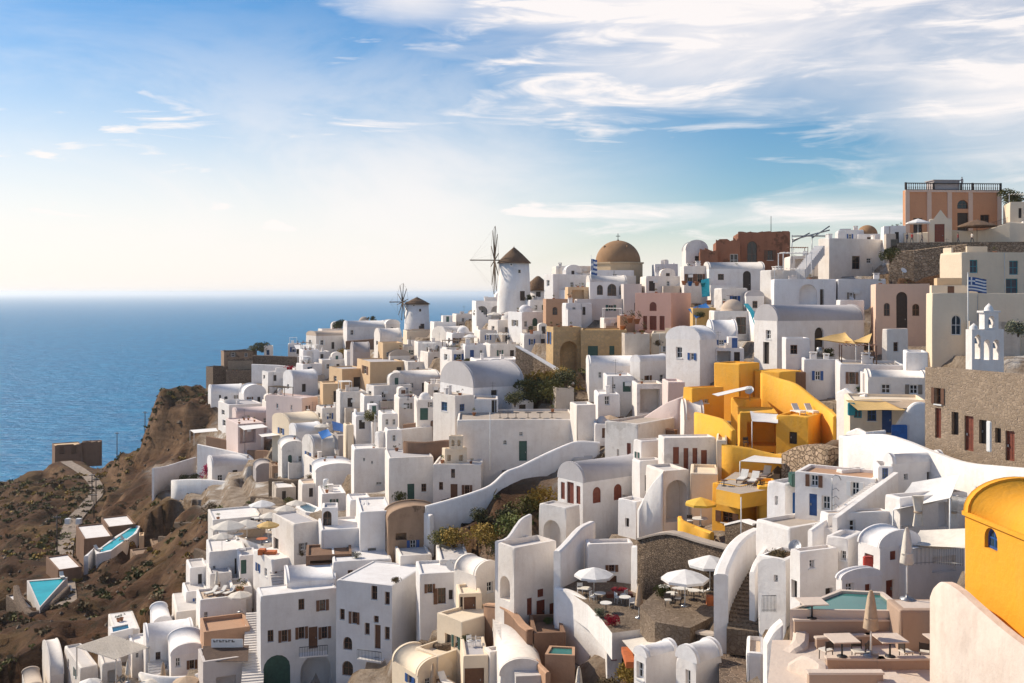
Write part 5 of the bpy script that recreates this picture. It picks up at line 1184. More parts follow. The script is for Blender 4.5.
bm = bmesh.new(); A = [bm.verts.new((x, y, z)) for y in (.0, .5) for x, z in ((L1*.2, h + .003), (L1*.8, h + .003), (L1*.5, h + 1.5))]
bm.faces.new(A[:3]); bm.faces.new(A[3:][::-1]); [bm.faces.new((A[i], A[(i+1) % 3], A[3 + (i+1) % 3], A[3 + i])) for i in range(3)]; obj('gable', bm, 'creamy', gr)
railing('dark iron railing on the courtyard wall below the peach mansion', [(984,231,164),(1008,223,162)], .9)
# red ruin: broken crest
for nm, n, seed in (('dark red ruined mansion with a flat broken roof', 9, 3), ('lower red ruin wing with a white framed window', 6, 5), ('stepped stump of red ruin wall facing the sea', 4, 8)):
    rr, L1, L2, h = HS[nm]; bm = crest(L1, n * 2, random.Random(seed), .35 if n == 9 else .9)
    bmesh.ops.translate(bm, verts=bm.verts, vec=(0, 0, h + .002)); obj('broken_crest', bm, 'redruin', rr)
pole('thin antenna mast on the roof of the red ruin', 771, 234, 216, .07, 'darkmetal', Y=186, name='antenna_mast')
# steel pergola behind the large white house
root = empty('pergola', P(792, 252, 172), 0, 'grey steel pergola frame with slanting beams at the skyline', 'pergola'); k = .172
for a, b in (((0, 12), (38, 22)), ((0, 10), (18, 19)), ((0, 16), (38, 16)), ((20, 14), (38, 26))): bm = bmesh.new(); tube(bm, [(a[0]*k, 0, a[1]*k), (b[0]*k, .2, b[1]*k)], .12, 5); obj('beam', bm, 'metal', root)
for x in (0, 20, 38): bm = bmesh.new(); tube(bm, [(x*k, 0, -2), (x*k, 0, 17*k)], .08, 5); obj('post', bm, 'metal', root)
stairs('steep outside staircase leaning on the large white house', (800,271), (820,246), 1.6, 14, 'whiter', Ya=160, Yb=166)
pergola('white post pergola on the tall white house terrace', (783,270), (812,270), 252, 3.0, 8, Y=157)
# ================================================================ yellow domed chapel and white wall at the right edge
house('chapel', 'deep yellow chapel with a rounded roof and one arched blue window', 965, 1088, 1100, 562, 690, 'v1', 'yellowdome', 'L 991 528 13 22 wba', th=5, Y=30, rise=40, len1=3.8, found=6, bev=.06, cat='chapel')
wall('thick white wall curving down in front of the yellow chapel', [(937,594,680,36.9),(941,585,680,36.6),(948,582,682,36.0),(962,590,690,35),(980,606,700,33.9),(1013,634,720,32),(1055,664,760,30.1)], 'peachwhite', .55, 4, found=5)
awning('big white canvas roof stretched over the upper terrace', [(893,510,60),(912,482,64),(960,474,63),(950,498,56)], mat='canvaswhite', sag=.6, posts=((0,3),(3,3)))
awning('lower cream canvas over the railed terrace', [(910,545,54),(920,530,56),(968,528,54),(966,548,49)], mat='canvas', sag=.5, posts=((0,3),(3,3)))
for i, (u, s) in enumerate(((918,'left'),(953,'right'))):
    root = empty('curtain', P(u, 526, 57.5), .2, 'tied cream curtain on the %s of the canvas terrace' % s, 'curtain'); bm = bmesh.new(); pr = []
    for z, w_ in ((1.75, .34), (1.2, .26), (.8, .2), (0, .32)): pr.append([bm.verts.new(((w_ * (1 + .18 * math.sin(q * 2.5))) * math.cos(q * math.pi / 7), .5 * w_ * math.sin(q * math.pi / 7), z)) for q in range(14)])
    for A, B in zip(pr, pr[1:]):
        for q in range(14): bm.faces.new((A[q], A[(q+1) % 14], B[(q+1) % 14], B[q])).smooth = True
    bm.faces.new(pr[0]); obj('cloth', bm, 'canvas', root)
    bm = bmesh.new(); tube(bm, [(0, 0, .76), (0, 0, .86)], .24, 10); obj('tie', bm, 'canvastan', root)
railing('pale railing of the lower canvas terrace', [(905,566,53),(935,564,52.4),(964,566,50)], .9, 'metal', .2)
railing('upper pale railing beside the canvas terrace', [(952,512,56),(970,516,52)], .9, 'metal', .2)
# ---- pool terrace in the foreground
ZT = ZC - .3475 * 46
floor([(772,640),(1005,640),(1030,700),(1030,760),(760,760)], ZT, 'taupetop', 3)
def slabwall(label, pts, z0, z1, t, mat, capm=None, name='wall', cat='wall'):
    """wall on the flat terrace: plan points at terrace height"""
    w = [zplane(u, v, ZT) for u, v in pts]; o = w[0].copy(); root = bmesh.new()
    for A, B in zip(w, w[1:]):
        d = (B - A).xy; L = d.length; M = Matrix.Translation(A - o) @ Matrix.Rotation(math.atan2(d.y, d.x), 4, 'Z'); box(root, -t/2, L + t/2, -t/2 + .001, t/2, z0, z1, 0, M)
    ob = obj(name, root, mat, None, o); tag(ob, label, cat)
    if capm:
        bm = bmesh.new()
        for A, B in zip(w, w[1:]):
            d = (B - A).xy; L = d.length; M = Matrix.Translation(A - o) @ Matrix.Rotation(math.atan2(d.y, d.x), 4, 'Z'); box(bm, -t/2 - .04, L + t/2 + .04, -t/2 - .04, t/2 + .04, z1 + .003, z1 + .09, 0, M)
        obj('coping', bm, capm, ob)
    return ob
# raised pool
zw = ZT + 1.35; q = [zplane(*x, zw) for x in ((795,610),(902,611),(880,594),(842,592))]
root = empty('swimming_pool', q[0], 0, 'raised teal plunge pool with a white rim on the foreground terrace', 'pool'); o = q[0]
bm = bmesh.new(); c = sum((x - o for x in q), Vector()) / 4
out = [(x - o) + ((x - o) - c).normalized() * .28 for x in q]; inn = [x - o for x in q]
lv = lambda pts, z: [bm.verts.new((p.x, p.y, z)) for p in pts]
A0, A1, B1, B0 = lv(out, -2.5), lv(out, .06), lv(inn, .06), lv(inn, -.9)
for X, Yv in ((A0, A1), (A1, B1), (B1, B0)):
    for i in range(4): bm.faces.new((X[i], X[(i+1) % 4], Yv[(i+1) % 4], Yv[i]))
bm.faces.new(B0); bmesh.ops.recalc_face_normals(bm, faces=bm.faces); obj('basin', bm, 'taupetop', root)
bm = bmesh.new(); bm.faces.new([bm.verts.new((p.x, p.y, -.06)) for p in inn]); obj('water', bm, 'poolteal', root)
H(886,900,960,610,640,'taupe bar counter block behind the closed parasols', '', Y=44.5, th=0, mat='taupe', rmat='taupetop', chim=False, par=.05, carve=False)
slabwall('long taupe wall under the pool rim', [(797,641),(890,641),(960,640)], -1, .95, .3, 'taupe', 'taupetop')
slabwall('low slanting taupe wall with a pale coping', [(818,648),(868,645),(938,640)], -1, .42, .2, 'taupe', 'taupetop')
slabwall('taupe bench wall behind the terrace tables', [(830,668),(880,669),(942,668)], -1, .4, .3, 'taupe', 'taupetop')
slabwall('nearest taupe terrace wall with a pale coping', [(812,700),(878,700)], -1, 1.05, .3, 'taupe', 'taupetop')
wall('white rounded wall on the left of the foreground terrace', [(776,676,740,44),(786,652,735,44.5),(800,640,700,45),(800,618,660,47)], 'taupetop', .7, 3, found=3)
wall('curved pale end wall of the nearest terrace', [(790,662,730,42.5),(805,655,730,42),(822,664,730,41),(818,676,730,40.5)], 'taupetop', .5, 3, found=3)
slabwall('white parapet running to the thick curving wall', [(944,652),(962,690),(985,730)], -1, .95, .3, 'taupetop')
n = 0
for u, v, lb in ((812,641,'pale square table top beside the pool corner'),(842,668,'left pale square table on the taupe terrace'),(890,668,'middle pale square table under the closed parasol'),(942,668,'right pale square table near the curving wall'),(888,698,'nearest pale square table at the bottom'),(985,700,'pale square table against the white parapet')): table(lb, u, v, 1.15, .8, 'taupetop', z=ZT, rz=.08, round_=False)
umbrella('tall closed grey parasol beside the pool', 907, 640, 1.4, 3.2, 'canvas', True, z=ZT)
umbrella('closed tan parasol left on the taupe terrace', 871, 668, 1.2, 2.7, 'canvastan', True, z=ZT)
umbrella('closed tan parasol right on the taupe terrace', 940, 662, 1.2, 2.7, 'canvastan', True, z=ZT)
for i, (u, v, lb) in enumerate(((858,662,'dark chair between left and middle square tables'),(872,664,'dark chair behind the closed tan parasol'),(906,662,'dark chair right of the middle square table'),(925,662,'dark chair left of the right closed parasol'),(826,660,'dark chair beside the left square table'))): chair(lb, u, v, z=ZT, rz=i * .9)
for u, v, lb in ((960,690,'clay pot with a plant at the foot of the parapet'),(966,660,'small clay pot plant on the terrace corner')): pot(lb, u, v, .18, z=ZT)
# ================================================================ terraces with parasols, furniture and plants
floor([(557,589),(572,594),(588,605),(602,620),(612,633),(650,628),(672,604),(640,585),(575,577)], ZC - .3005 * 84, 'flagstone', 2, side='white')
umbrella('white parasol over a terrace table by the dark brown door', 594, 596, 1.65, 2.3, 'canvaswhite', z=ZC - .3005 * 84)
umbrella('closed beige parasol at the edge of the parasol terrace', 639, 618, 1.1, 2.5, 'canvastan', True, z=ZC - .3005 * 84)
zt = ZC - .3005 * 84
for u, v, lb in ((586,597,'round table left of the white terrace parasol'),(600,602,'round table below the white terrace parasol'),(625,606,'white round table near the closed beige parasol'),(606,612,'square stone table on the parasol terrace edge')): table(lb, u, v, .95, .75, 'cushion', z=zt)
for i, (u, v, lb) in enumerate(((580,594,'white chair by the bowed wall'),(593,602,'chair between two round terrace tables'),(618,603,'white chair facing the red planter'),(632,608,'white chair beside the closed beige parasol'),(624,600,'white chair behind the white round table'))): chair(lb, u, v, 'whitepaint', 'cushion', z=zt, rz=i)
on('low red brown planter box on the parasol terrace', 620, 598, 26, .8, 4, 'redwood', z=zt)
shrub('red flowering plants in the terrace planter box', 620, 597, 8, 'flowerred', Y=84, hk=.45)
floor([(640,606),(668,580),(712,575),(722,612),(690,628),(655,622)], ZC - .3025 * 76, 'flagstone', 2)
zt = ZC - .3025 * 76
umbrella('left white parasol on the stone walled terrace', 685, 606, 1.75, 2.6, 'canvaswhite', z=zt)
umbrella('right white parasol on the stone walled terrace', 710, 590, 1.75, 2.6, 'canvaswhite', z=zt)
for u, v, lb in ((672,603,'left cushion table under the white parasols'),(682,598,'round table between the white parasols'),(694,600,'round table right of the left parasol'),(700,592,'round table below the right parasol'),(664,596,'round table at the back wall of the walled terrace')): table(lb, u, v, .9, .75, 'cushion', z=zt)
for i, (u, v, lb) in enumerate(((668,606,'cushioned chair in front of the left cushion table'),(678,604,'chair between cushion table and parasol pole'),(690,595,'chair behind the left white parasol'),(703,597,'chair at the foot of the right parasol'),(676,594,'chair beside the shaded back wall'))): chair(lb, u, v, 'darkwood', 'cushion', z=zt, rz=i * 1.3)
on('orange cabinet beside the white stair wall', 711, 606, 7, .6, 9, 'orange', z=zt, name='cabinet', cat='cabinet')
wall('brown rubble terrace wall below the white parasols', [(650,602,624,78),(664,608,630,76),(680,616,636,74.5),(684,606,634,74)], 'drystone', .6, 1, cap='paving')
wall('curved rubble wall with a path on top', [(668,618,640,73),(684,626,648,71),(702,632,655,69),(722,634,656,67)], 'drystone', .7, 3, cap='paving')
wall('high dark rubble wall behind the white parasols', [(640,538,580,83),(670,532,575,81),(700,540,572,79),(735,549,570,77)], 'drystone', .8, 3, found=4, cap='paving')
wall('short rubble wall beside the yellow window house', [(728,524,545,80),(745,520,540,78),(757,524,540,76)], 'drystone', .6, 1, cap='white')
# big white stair wall
wall('tall white stair wall with a window grille descending to the path', [(757,528,542,73),(745,534,562,70),(733,546,585,67.5),(723,566,622,65),(721,574,650,63.5)], 'white', .9, 4, found=3)
stairs('dark brown steps beside the tall white stair wall', (742,632), (757,536), 1.9, 26, 'flagstone', Ya=62.5, Yb=74)
wall('low white wall right of the dark brown steps', [(752,572,605,63.5),(756,562,608,64),(762,552,600,66),(768,544,590,68)], 'white', .4, 3)
shrub('dry brown shrubs filling the planted roof of the hut', 778, 565, 11, 'leafdry', Y=62.5, hk=.5)
railing('small black iron gate left of the hut', [(762,612,61.5),(776,612,60.5)], 1.0, 'darkmetal', .12)
# yellow quarter furniture
zt = ZC - .1245 * 94
lounger('left white sun lounger on the yellow roof', 798, 414, .25, Y=97, frame='whitepaint'); lounger('right white sun lounger on the yellow roof', 811, 415, .25, Y=97, frame='whitepaint')
awning('white sail across the upper yellow courtyard', [(712,394,103),(748,386,106),(752,388,102),(718,396,99)], mat='canvaswhite', sag=.1)
awning('white sail over the yellow porch', [(750,411,98),(778,414,97),(778,423,93),(752,421,93)], mat='canvaswhite', posts=((3,2.6),), sag=.2)
awning('white sail over the sun lounger terrace', [(740,461,87),(760,453,92),(792,459,89),(786,464,85)], mat='canvaswhite', posts=((0,2.3),(2,2.3)), sag=.1)
floor([(720,482),(735,472),(780,474),(778,488),(740,494),(716,489)], ZC - .19 * 85, 'paving', 1.2, side='yellow')
zt = ZC - .19 * 85
for u, v, r_, lb in ((743,482,-.5,'left lounger of the sunny yellow terrace'),(754,484,-.5,'middle lounger of the sunny yellow terrace'),(766,478,-.5,'right cushioned lounger under the white sail')): lounger(lb, u, v, r_, z=zt)
for u, v, lb in ((724,486,'table at the left end of the sunny yellow terrace'),(760,488,'table at the railing of the sunny yellow terrace')): table(lb, u, v, .6, .5, 'wood', z=zt)
railing('dark railing in front of the sunny yellow terrace', [(718,490,84),(740,495,83),(765,490,83)], .7)
umbrella('bright yellow parasol beside the yellow window house', 701, 527, 1.35, 2.4, 'canvasyellow', Y=83.5)
table('white cloth table under the yellow parasol', 700, 527, 1.3, .75, 'cushion', Y=83)
chair('chair left of the yellow parasol table', 690, 526, 'darkwood', 'cushion', Y=84)
for u, v, lb in ((752,447,'left white table in the yellow porch'),(764,450,'right white table in the yellow porch')): table(lb, u, v, 1.0, .75, 'cushion', Y=93)
for u, v, lb in ((746,447,'dark chair left in the yellow porch'),(758,449,'dark chair between the yellow porch tables'),(772,452,'dark chair right in the yellow porch')): chair(lb, u, v, 'darkwood', 'darkwood', Y=93)
dish('grey satellite dish in the upper yellow courtyard', 750, 391, 4.5, Y=102, rz=-.6)
dish('large grey satellite dish on the white slope', 796, 547, 6.5, Y=62, rz=-.7, mat='metal')
dish('white satellite dish on the shaded roof left of the garden', 451, 566, 6, Y=99, rz=.5)
dish('small white satellite dish beside the peaked house', 460, 571, 3.5, Y=98, rz=.8)
dish('pale satellite dish on the slope under the gatehouse', 903, 271, 3, Y=142, rz=.3)
dish('white satellite dish on the pale bluish house', 851, 299, 2.5, Y=145, rz=.4)
# blue shop terraces
awning('large blue cloth over the souvenir terrace', [(688,309,162),(706,303,166),(712,311,160),(696,318,156)], mat='brightblue', posts=((3,2),), sag=.3)
awning('tall turquoise cloth beside the souvenir shelves', [(701,280,172),(709,278,172),(710,296,169),(702,297,169)], mat='turq', sag=.1)
for i, (u, v) in enumerate(((716,306),(722,307),(733,306),(740,306))):
    table(('blue table nearest the souvenir cloth','second blue table on the curved parapet terrace','third blue table under the arched doorway','blue table at the turquoise stair')[i], u, v, .9, .75, 'bluepaint', Y=156)
wall('turquoise edged stair wall beside the blue terrace', [(746,304,318,153),(752,312,330,148),(757,326,345,142)], 'white', .5, 2, cap='turq')
for i, (u, v, m) in enumerate(((684,285,'clay'),(690,286,'brightblue'),(697,286,'clay'),(703,287,'turq'),(709,286,'clay'))): pot(('clay jar at the left of the souvenir shop','blue jar at the souvenir shop','clay jar in the middle of the souvenir shop','turquoise jar at the souvenir shop','clay jar at the right of the souvenir shop')[i], u, v, .42, m, None, Y=170)
for i, (u, v) in enumerate(((623,324),(630,323),(637,324),(642,332))): pot(('clay pot with red leaves at the left of the terracotta terrace','clay pot with a bush on the terracotta terrace','clay pot with leaves beside the pink house','big clay pot below the red doors')[i], u, v, .5, 'clay', 'leafdry', Y=166)
# yellow sails
awning('left pointed yellow sail at the vaulted church house', [(815,339,112),(845,332,118),(848,336,114),(856,344,106)], mat='canvasochre', sag=.5, posts=((3,3),))
awning('right pointed yellow sail beside the white tower', [(843,341,110),(856,340,113),(872,333,114),(869,343,106)], mat='canvasochre', sag=.5, posts=((3,3),))
for i, (u, v, l) in enumerate(((828,358,'leafdark'),(842,358,'leafdry'),(856,360,'leafdark'),(870,361,'leafdry'),(880,362,'leafdark'),(795,386,'leafdark'),(785,382,'leafdry'),(803,392,'leafdry'))):
    shrub(('dark bush at the arched doorway','dry bush under the left yellow sail','dark bush between the yellow sails','dry bush under the right yellow sail','dark bush before the white tower','dark bush in the garden below the church house','dry bush beside the high yellow wall','dry bush at the corner of the grey terrace wall')[i], u, v, (6,6,7,6,5,9,7,6)[i], l, Y=112 if i < 5 else 106)
pot('large white jar in the garden under the sails', 874, 356, .55, 'whitepaint', None, Y=109)
umbrella('small white parasol on the sloping roof terrace', 863, 392, 1.6, 2.3, 'canvaswhite', Y=93)
umbrella('wide straw parasol on the courtyard of the peach mansion', 977, 234, 3.0, 3.9, 'thatch', Y=162, n=16)
umbrella('white parasol left of the gatehouse', 918, 236, 1.9, 4.2, 'canvaswhite', Y=164)
awning('beige awning over the blue door of the shop house', [(846,400,84),(880,399,85),(906,410,78),(858,410,78)], mat='canvasochre', sag=.25)
awning('second tan awning beside the stone schoolhouse', [(880,399,85),(926,400,82),(926,408,79),(900,408,79)], mat='canvastan', sag=.25)
on('bright blue gate panel under the shop awning', 900, 441, 15, .3, 16, 'brightblue', Y=78.5, name='gate', cat='gate')
on('blue shutters panel hanging on the white parapet', 852, 412, 7, .3, 9, 'turq', Y=82, name='shutter', cat='shutter')
on('white and blue sign beside the brown door of the stone schoolhouse', 990, 447, 6, .15, 26, 'whitepaint', Y=62.0, name='sign', cat='sign', rz=1.9)
on('grey water tank on the white house with bright blue door', 800, 483, 16, 1.0, 9, 'greenpaint', Y=70.8, name='water_tank', cat='tank')
for i, (u, v) in enumerate(((782,522),(796,524),(785,530),(800,516))): on(('blue crate beside the bright blue door','round blue barrel before the bright blue door','blue bench on the lane','blue trunk behind the barrel')[i], u, v, 7, .7, 7, 'brightblue', Y=69.5, name=('crate','barrel','bench','trunk')[i], cat=('crate','barrel','bench','trunk')[i])
stairs('long dark edged steps rising to the blue shutter house', (822,528), (884,482), 1.3, 24, 'pavingwhite', Ya=60, Yb=66, rail=(-1,))
wall('white sloping parapet in front of the long rising steps', [(810,530,545,59.5),(830,516,545,60.5),(850,502,540,62),(870,489,530,64),(884,480,520,65.5)], 'white', .35, 2)
root = empty('ornamental_lamp', P(832, 516, 62), 0, 'grey curled iron lamp post before the two storey white house', 'lamp'); k = .062
bm = bmesh.new(); tube(bm, [(0, 0, 0), (0, 0, 38*k), (3*k, 0, 41*k), (7*k, 0, 40*k), (9*k, 0, 36*k)], .035, 6); obj('post', bm, 'metal', root)
for z in (28, 20, 12): bm = bmesh.new(); tube(bm, [(0, 0, (z-2)*k), (4*k, 0, z*k), (7*k, 0, (z-3)*k)], .03, 5); obj('scroll', bm, 'metal', root)
pole('slim white post at the corner of the steps', 741, 534, 497, .05, 'whitepaint', Y=75, name='lamp_post')
on('orange red cloth draped on the red shuttered house', 869, 566, 9, .3, 9, 'redpaint', Y=52.4, name='cloth', cat='cloth')
# dome beside the red shutters
root = empty('oven_dome', P(882, 548, 56), 0, 'smooth white dome beside the red shuttered house', 'dome'); bm = bmesh.new(); r = .72; lathe(bm, [(r, -2.5), (r, .4)] + [(r * math.cos(a * math.pi/16), .4 + r * 1.05 * math.sin(a * math.pi/16)) for a in range(1, 9)], 20); obj('shell', bm, 'white', root)
root = empty('oven_dome', P(223, 528, 141), 0, 'small white dome on the cliff edge terrace', 'dome'); bm = bmesh.new(); r = .62; lathe(bm, [(r, -1.5), (r, .2)] + [(r * math.cos(a * math.pi/16), .2 + r * math.sin(a * math.pi/16)) for a in range(1, 9)], 18); obj('shell', bm, 'white', root)
# parasol terrace on the left
for i, (u, v, r_, m, lb) in enumerate(((262,512,1.9,'canvaswhite','white parasol at the back of the left parasol terrace'),(285,516,1.6,'canvas','cream parasol behind the narrow white house'),(270,521,1.5,'canvas','cream parasol in the middle of the left terrace'),(247,526,2.0,'canvas','large straw cream parasol over the round counter'),(228,541,2.1,'canvas','big cream parasol nearest the cliff'),(268,542,1.3,'canvasochre','tan orange parasol beside the tall white house'),(296,512,1.5,'canvas','pale parasol beside the blue pool'),(244,518,1.5,'canvas','small parasol behind the straw parasol'))): umbrella(lb, u, v, r_, 2.4, m, Y=146 - (v - 512) * .9)
for i, (u, v, lb) in enumerate(((256,514,'table under the back white parasol'),(268,513,'table right of the back white parasol'),(276,522,'table beside the cream middle parasol'),(262,545,'orange covered table by the grey door'),(238,540,'table near the big cream parasol'))): table(lb, u, v, 1.3, .75, 'orange' if i == 3 else 'cushion', Y=144 - (v - 512) * .9)
for i, (u, v, lb) in enumerate(((252,514,'chair left under the back parasol'),(260,515,'chair right under the back parasol'),(264,514,'second chair right under the back parasol'),(280,523,'chair by the blue pool terrace'))): chair(lb, u, v, 'darkwood', 'cushion', Y=143 - (v - 512) * .9, rz=i)
on('straw coloured round counter under the large parasol', 250, 536, 22, 2.5, 8, 'canvastan', Y=134, name='counter', cat='counter')
for i, (u, v) in enumerate(((272,555),(266,557),(261,553))): on(('orange cushion bench nearest the tall white house','second orange cushion bench','orange cushion bench by the parasol pole')[i], u, v, 7, 1.0, 3, 'orange', Y=121.5, name='bench', cat='bench')
def pool(label, pts, z, mat, rim='pavingwhite', depth=1.0, w=.5, found=3):
    q = [zplane(u, v, z) for u, v in pts]; o = q[0]; root = empty('swimming_pool', o, 0, label, 'pool'); inn = [x - o for x in q]; n = len(q)
    c = sum(inn, Vector()) / n; outp = [p + (p - c).normalized() * w for p in inn]; bm = bmesh.new(); lv = lambda pts, z: [bm.verts.new((p.x, p.y, z)) for p in pts]
    A0, A1, B1, B0 = lv(outp, -found), lv(outp, .12), lv(inn, .12), lv(inn, -depth)
    for X, Yv in ((A0, A1), (A1, B1), (B1, B0)):
        for i in range(n): bm.faces.new((X[i], X[(i+1) % n], Yv[(i+1) % n], Yv[i]))
    bm.faces.new(B0); bmesh.ops.recalc_face_normals(bm, faces=bm.faces); obj('basin', bm, rim, root)
    bm = bmesh.new(); bm.faces.new([bm.verts.new((p.x, p.y, 0)) for p in inn]); obj('water', bm, mat, root)
    CARVE.append(([p.xy for p in (o + x for x in outp)], z - 1.2)); return root
pool('bright turquoise triangular pool far down the hillside', [(29,582),(65,579),(40,607)], ZC - .295 * 165, 'poolcyan', 'pavingwhite', 1, .8)
pool('long curved turquoise pool beside the white flat roofs', [(99,553),(101,549),(117,538),(133,527),(138,528),(133,535),(118,545),(112,550)], ZC - .248 * 192, 'poolcyan', 'white', 1, 1.2)
pool('small dark blue plunge pool with a white frame', [(113,633),(112,628),(128,625),(129,629)], ZC - .3365 * 127 + .4, 'poolblue', 'white', .8, .5, 1)
pool('curved dark blue pool on the left parasol terrace', [(300,508),(301,503),(309,505),(317,509),(314,513),(306,512)], ZC - .2165 * 143, 'poolblue', 'white', .8, .7)
pool('tiny green pool on the chapel forecourt', [(510,541),(514,538),(526,537),(526,541)], ZC - .2465 * 92.5, 'poolteal', 'white', .6, .3)
pool('tiny green pool behind the bowed terrace wall', [(572,588),(582,583),(588,586),(578,592)], ZC - .2945 * 86.5, 'poolteal', 'white', .6, .3, 1)
pool('shaded plunge pool in the sunken brown terrace', [(548,655),(552,648),(572,649),(572,656)], ZC - .36 * 79, 'poolteal', 'terracotta', .6, .3)
# hillside hotel at lower left
H(76,84,113,539,547,'flat white roofed hotel block beside the long pool', '', Y=190, th=25, dep=8, mat='brownwall', rmat='white', chim=False, carve=False)
H(101,108,136,527,534,'second flat white roofed hotel block up the slope', '', Y=200, th=25, mat='brownwall', rmat='white', chim=False, carve=False)
wall('white terrace wall between the two turquoise pools', [(86,556,575,182),(94,548,568,186),(100,556,566,183)], 'white', .8, 1)
H(46,58,82,570,580,'small dark deck house beside the triangular pool', '', Y=176, th=30, mat='brownwall', rmat='white', carve=False)
H(6,22,36,610,626,'low stone terrace with dark slots below the triangular pool', '', Y=160, th=40, mat='darkstone', rmat='whiter')
wall('dark curved wall under the triangular pool', [(16,585,612,166),(22,600,622,160),(32,612,630,154),(50,603,620,158),(68,586,600,166)], 'darkstone', .8, 3)
H(130,135,162,556,582,'square stone hut with a flat slab roof on the hillside', 'R 147 562 4 14 dk', mat='brownruin', Y=182, dep=6)
H(162,165,196,548,566,'long low stone barn with a plank roof on the hillside', 'R 176 554 5 8 o', mat='brownruin', Y=188, dep=6)
H(150,153,180,545,556,'upper stone hut half sunk in the hillside', '', mat='brownruin', Y=196, dep=5)
H(137,139,144,536,556,'tall tan stone pillar above the long pool', '', mat='tan', Y=190, dep=3)
wall('upper dry stone terrace wall below the long white wall', [(196,510,518,190),(225,508,518,186),(256,510,522,180)], 'drystone', .8)
wall('middle dry stone terrace wall on the left slope', [(176,522,532,182),(205,522,534,174),(222,526,538,166)], 'drystone', .8)
wall('lower dry stone terrace wall on the left slope', [(160,536,545,186),(190,538,550,176),(210,545,556,164)], 'drystone', .8)
root = None
H(52,55,82,447,458,'ruined brown barracks with a tan roof at the land\'s end', 'R 62 446 5 8 o;R 74 446 5 8 o', mat='brownwall', Y=345, dep=9, rmat='tan')
H(80,82,102,444,454,'smaller brown ruin beside the barracks', '', mat='brownwall', Y=350, dep=8, rmat='brownruin')
for i, (u, vb, vt, Y) in enumerate(((96,502,478,235),(92,498,474,240),(145,440,411,285),(57,556,515,200),(117,455,432,300),(94,516,494,225))): pole(('right wooden pole of the pair beside the dirt road','left wooden pole of the pair beside the dirt road','wooden pole at the foot of the cliff against the sea','lone wooden pole left of the dirt road','small wooden pole right of the ruined barracks','leaning wooden pole below the pair')[i], u, vb, vt, .14, 'darkwood', Y=Y, arm=.7)
for i, u in enumerate((67, 78)): on(('left white gate post on the dirt road','right white gate post on the dirt road')[i], u, 523, 5, 1.0, 4, 'whitepaint', Y=215, name='gate_post', cat='post')
for nm, n, sd in (('dark stone block at the seaward tip of the headland', 6, 12), ('brown stone house with a pale blue roof at the far end of the ridge', 8, 13), ('tan stone block of the old castle wall on the headland', 7, 14)):
    rr, L1, L2, h = HS[nm]; bm = crest(L1, n, random.Random(sd), .9)
    bmesh.ops.translate(bm, verts=bm.verts, vec=(0, 0, h + .002)); obj('broken_crest', bm, 'darkstone', rr)
# ruined tops of the barracks
for nm, n, sd in (("ruined brown barracks with a tan roof at the land's end", 7, 2), ('smaller brown ruin beside the barracks', 5, 6)):
    rr, L1, L2, h = HS[nm]; bm = crest(L1, n, random.Random(sd), 1.0)
    bmesh.ops.translate(bm, verts=bm.verts, vec=(0, 0, h + .002)); obj('broken_crest', bm, 'brownwall', rr)
# people
for i, (u, v, Y, t, lb, rz) in enumerate(((907,246,160,'shirt','left person of the pair standing under the peach mansion',.4),(912,246,160,'red_cloth','right person of the pair standing under the peach mansion',2),(922,245,160,'shirt','person in dark clothes beside the gatehouse wall',1),(958,243,160,'red_cloth','person in red brown clothes right of the gatehouse',4),(972,243,159,'canvas','person in light clothes under the straw parasol',5),(896,247,158,'shirt','person in dark clothes at the chapel doorway',0),(622,421,122,'shirt','person in dark clothes on the plant terrace',1),(632,421,121,'red_cloth','person in red on the plant terrace',3),(962,187,176,'shirt','person in dark clothes on the roof of the peach mansion',2))): person(lb, u, v, Y, rz, t)
# gardens
for i, (u, v, r_, l, lb) in enumerate(((515,535,13,'leafgreen','large round yellow green bush in the garden below the sweeping wall'),(454,540,11,'leafochre','ochre bush at the left end of the garden'),(486,545,11,'leafochre','ochre bush in the middle of the garden'),(505,517,10,'leafdark','dark bush under the sweeping wall'),(541,505,14,'leafochre','tall ochre bush left of the chapel terrace'),(500,550,9,'leafolive','olive bush in front of the garden wall'),(525,520,10,'leafolive','olive bush behind the round green bush'),(470,532,9,'leafdark','dark bush between the ochre garden bushes'),(440,545,8,'leafolive','olive bush beside the brown ruin'),(548,520,8,'leafdark','dark bush beside the chapel forecourt'),(530,542,7,'leafdry','dry bush at the forecourt foot'),(478,518,7,'leafdark','small dark bush against the sweeping wall'))): shrub(lb, u, v, r_ * 1.35, l, hk=.9)
for i, (u, v, r_, l, lb) in enumerate(((540,385,15,'leafochre','big ochre bush on the slope below the mansion'),(552,398,14,'leafolive','olive bush at the foot of the ochre slope'),(530,395,13,'leafdark','dark bush at the left of the ochre slope'),(562,382,10,'leafochre','ochre bush under the diagonal white coping'),(525,372,9,'leafochre','dry ochre bush at the top of the slope'),(566,405,10,'leafdark','dark bush beside the dark stone steps'),(515,406,8,'leafdark','dark bush at the barrel roof end'),(548,372,9,'leafochre','upper ochre bush below the arched gateway'))): shrub(lb, u, v, r_ * 1.15, l, Y=152 - (v - 372) * .35)
wall('tan stone slope wall with a diagonal white coping', [(517,346,392,158),(535,356,396,156),(555,368,404,153),(572,384,412,149)], 'rubble', .8, 1, found=4, cap='white')
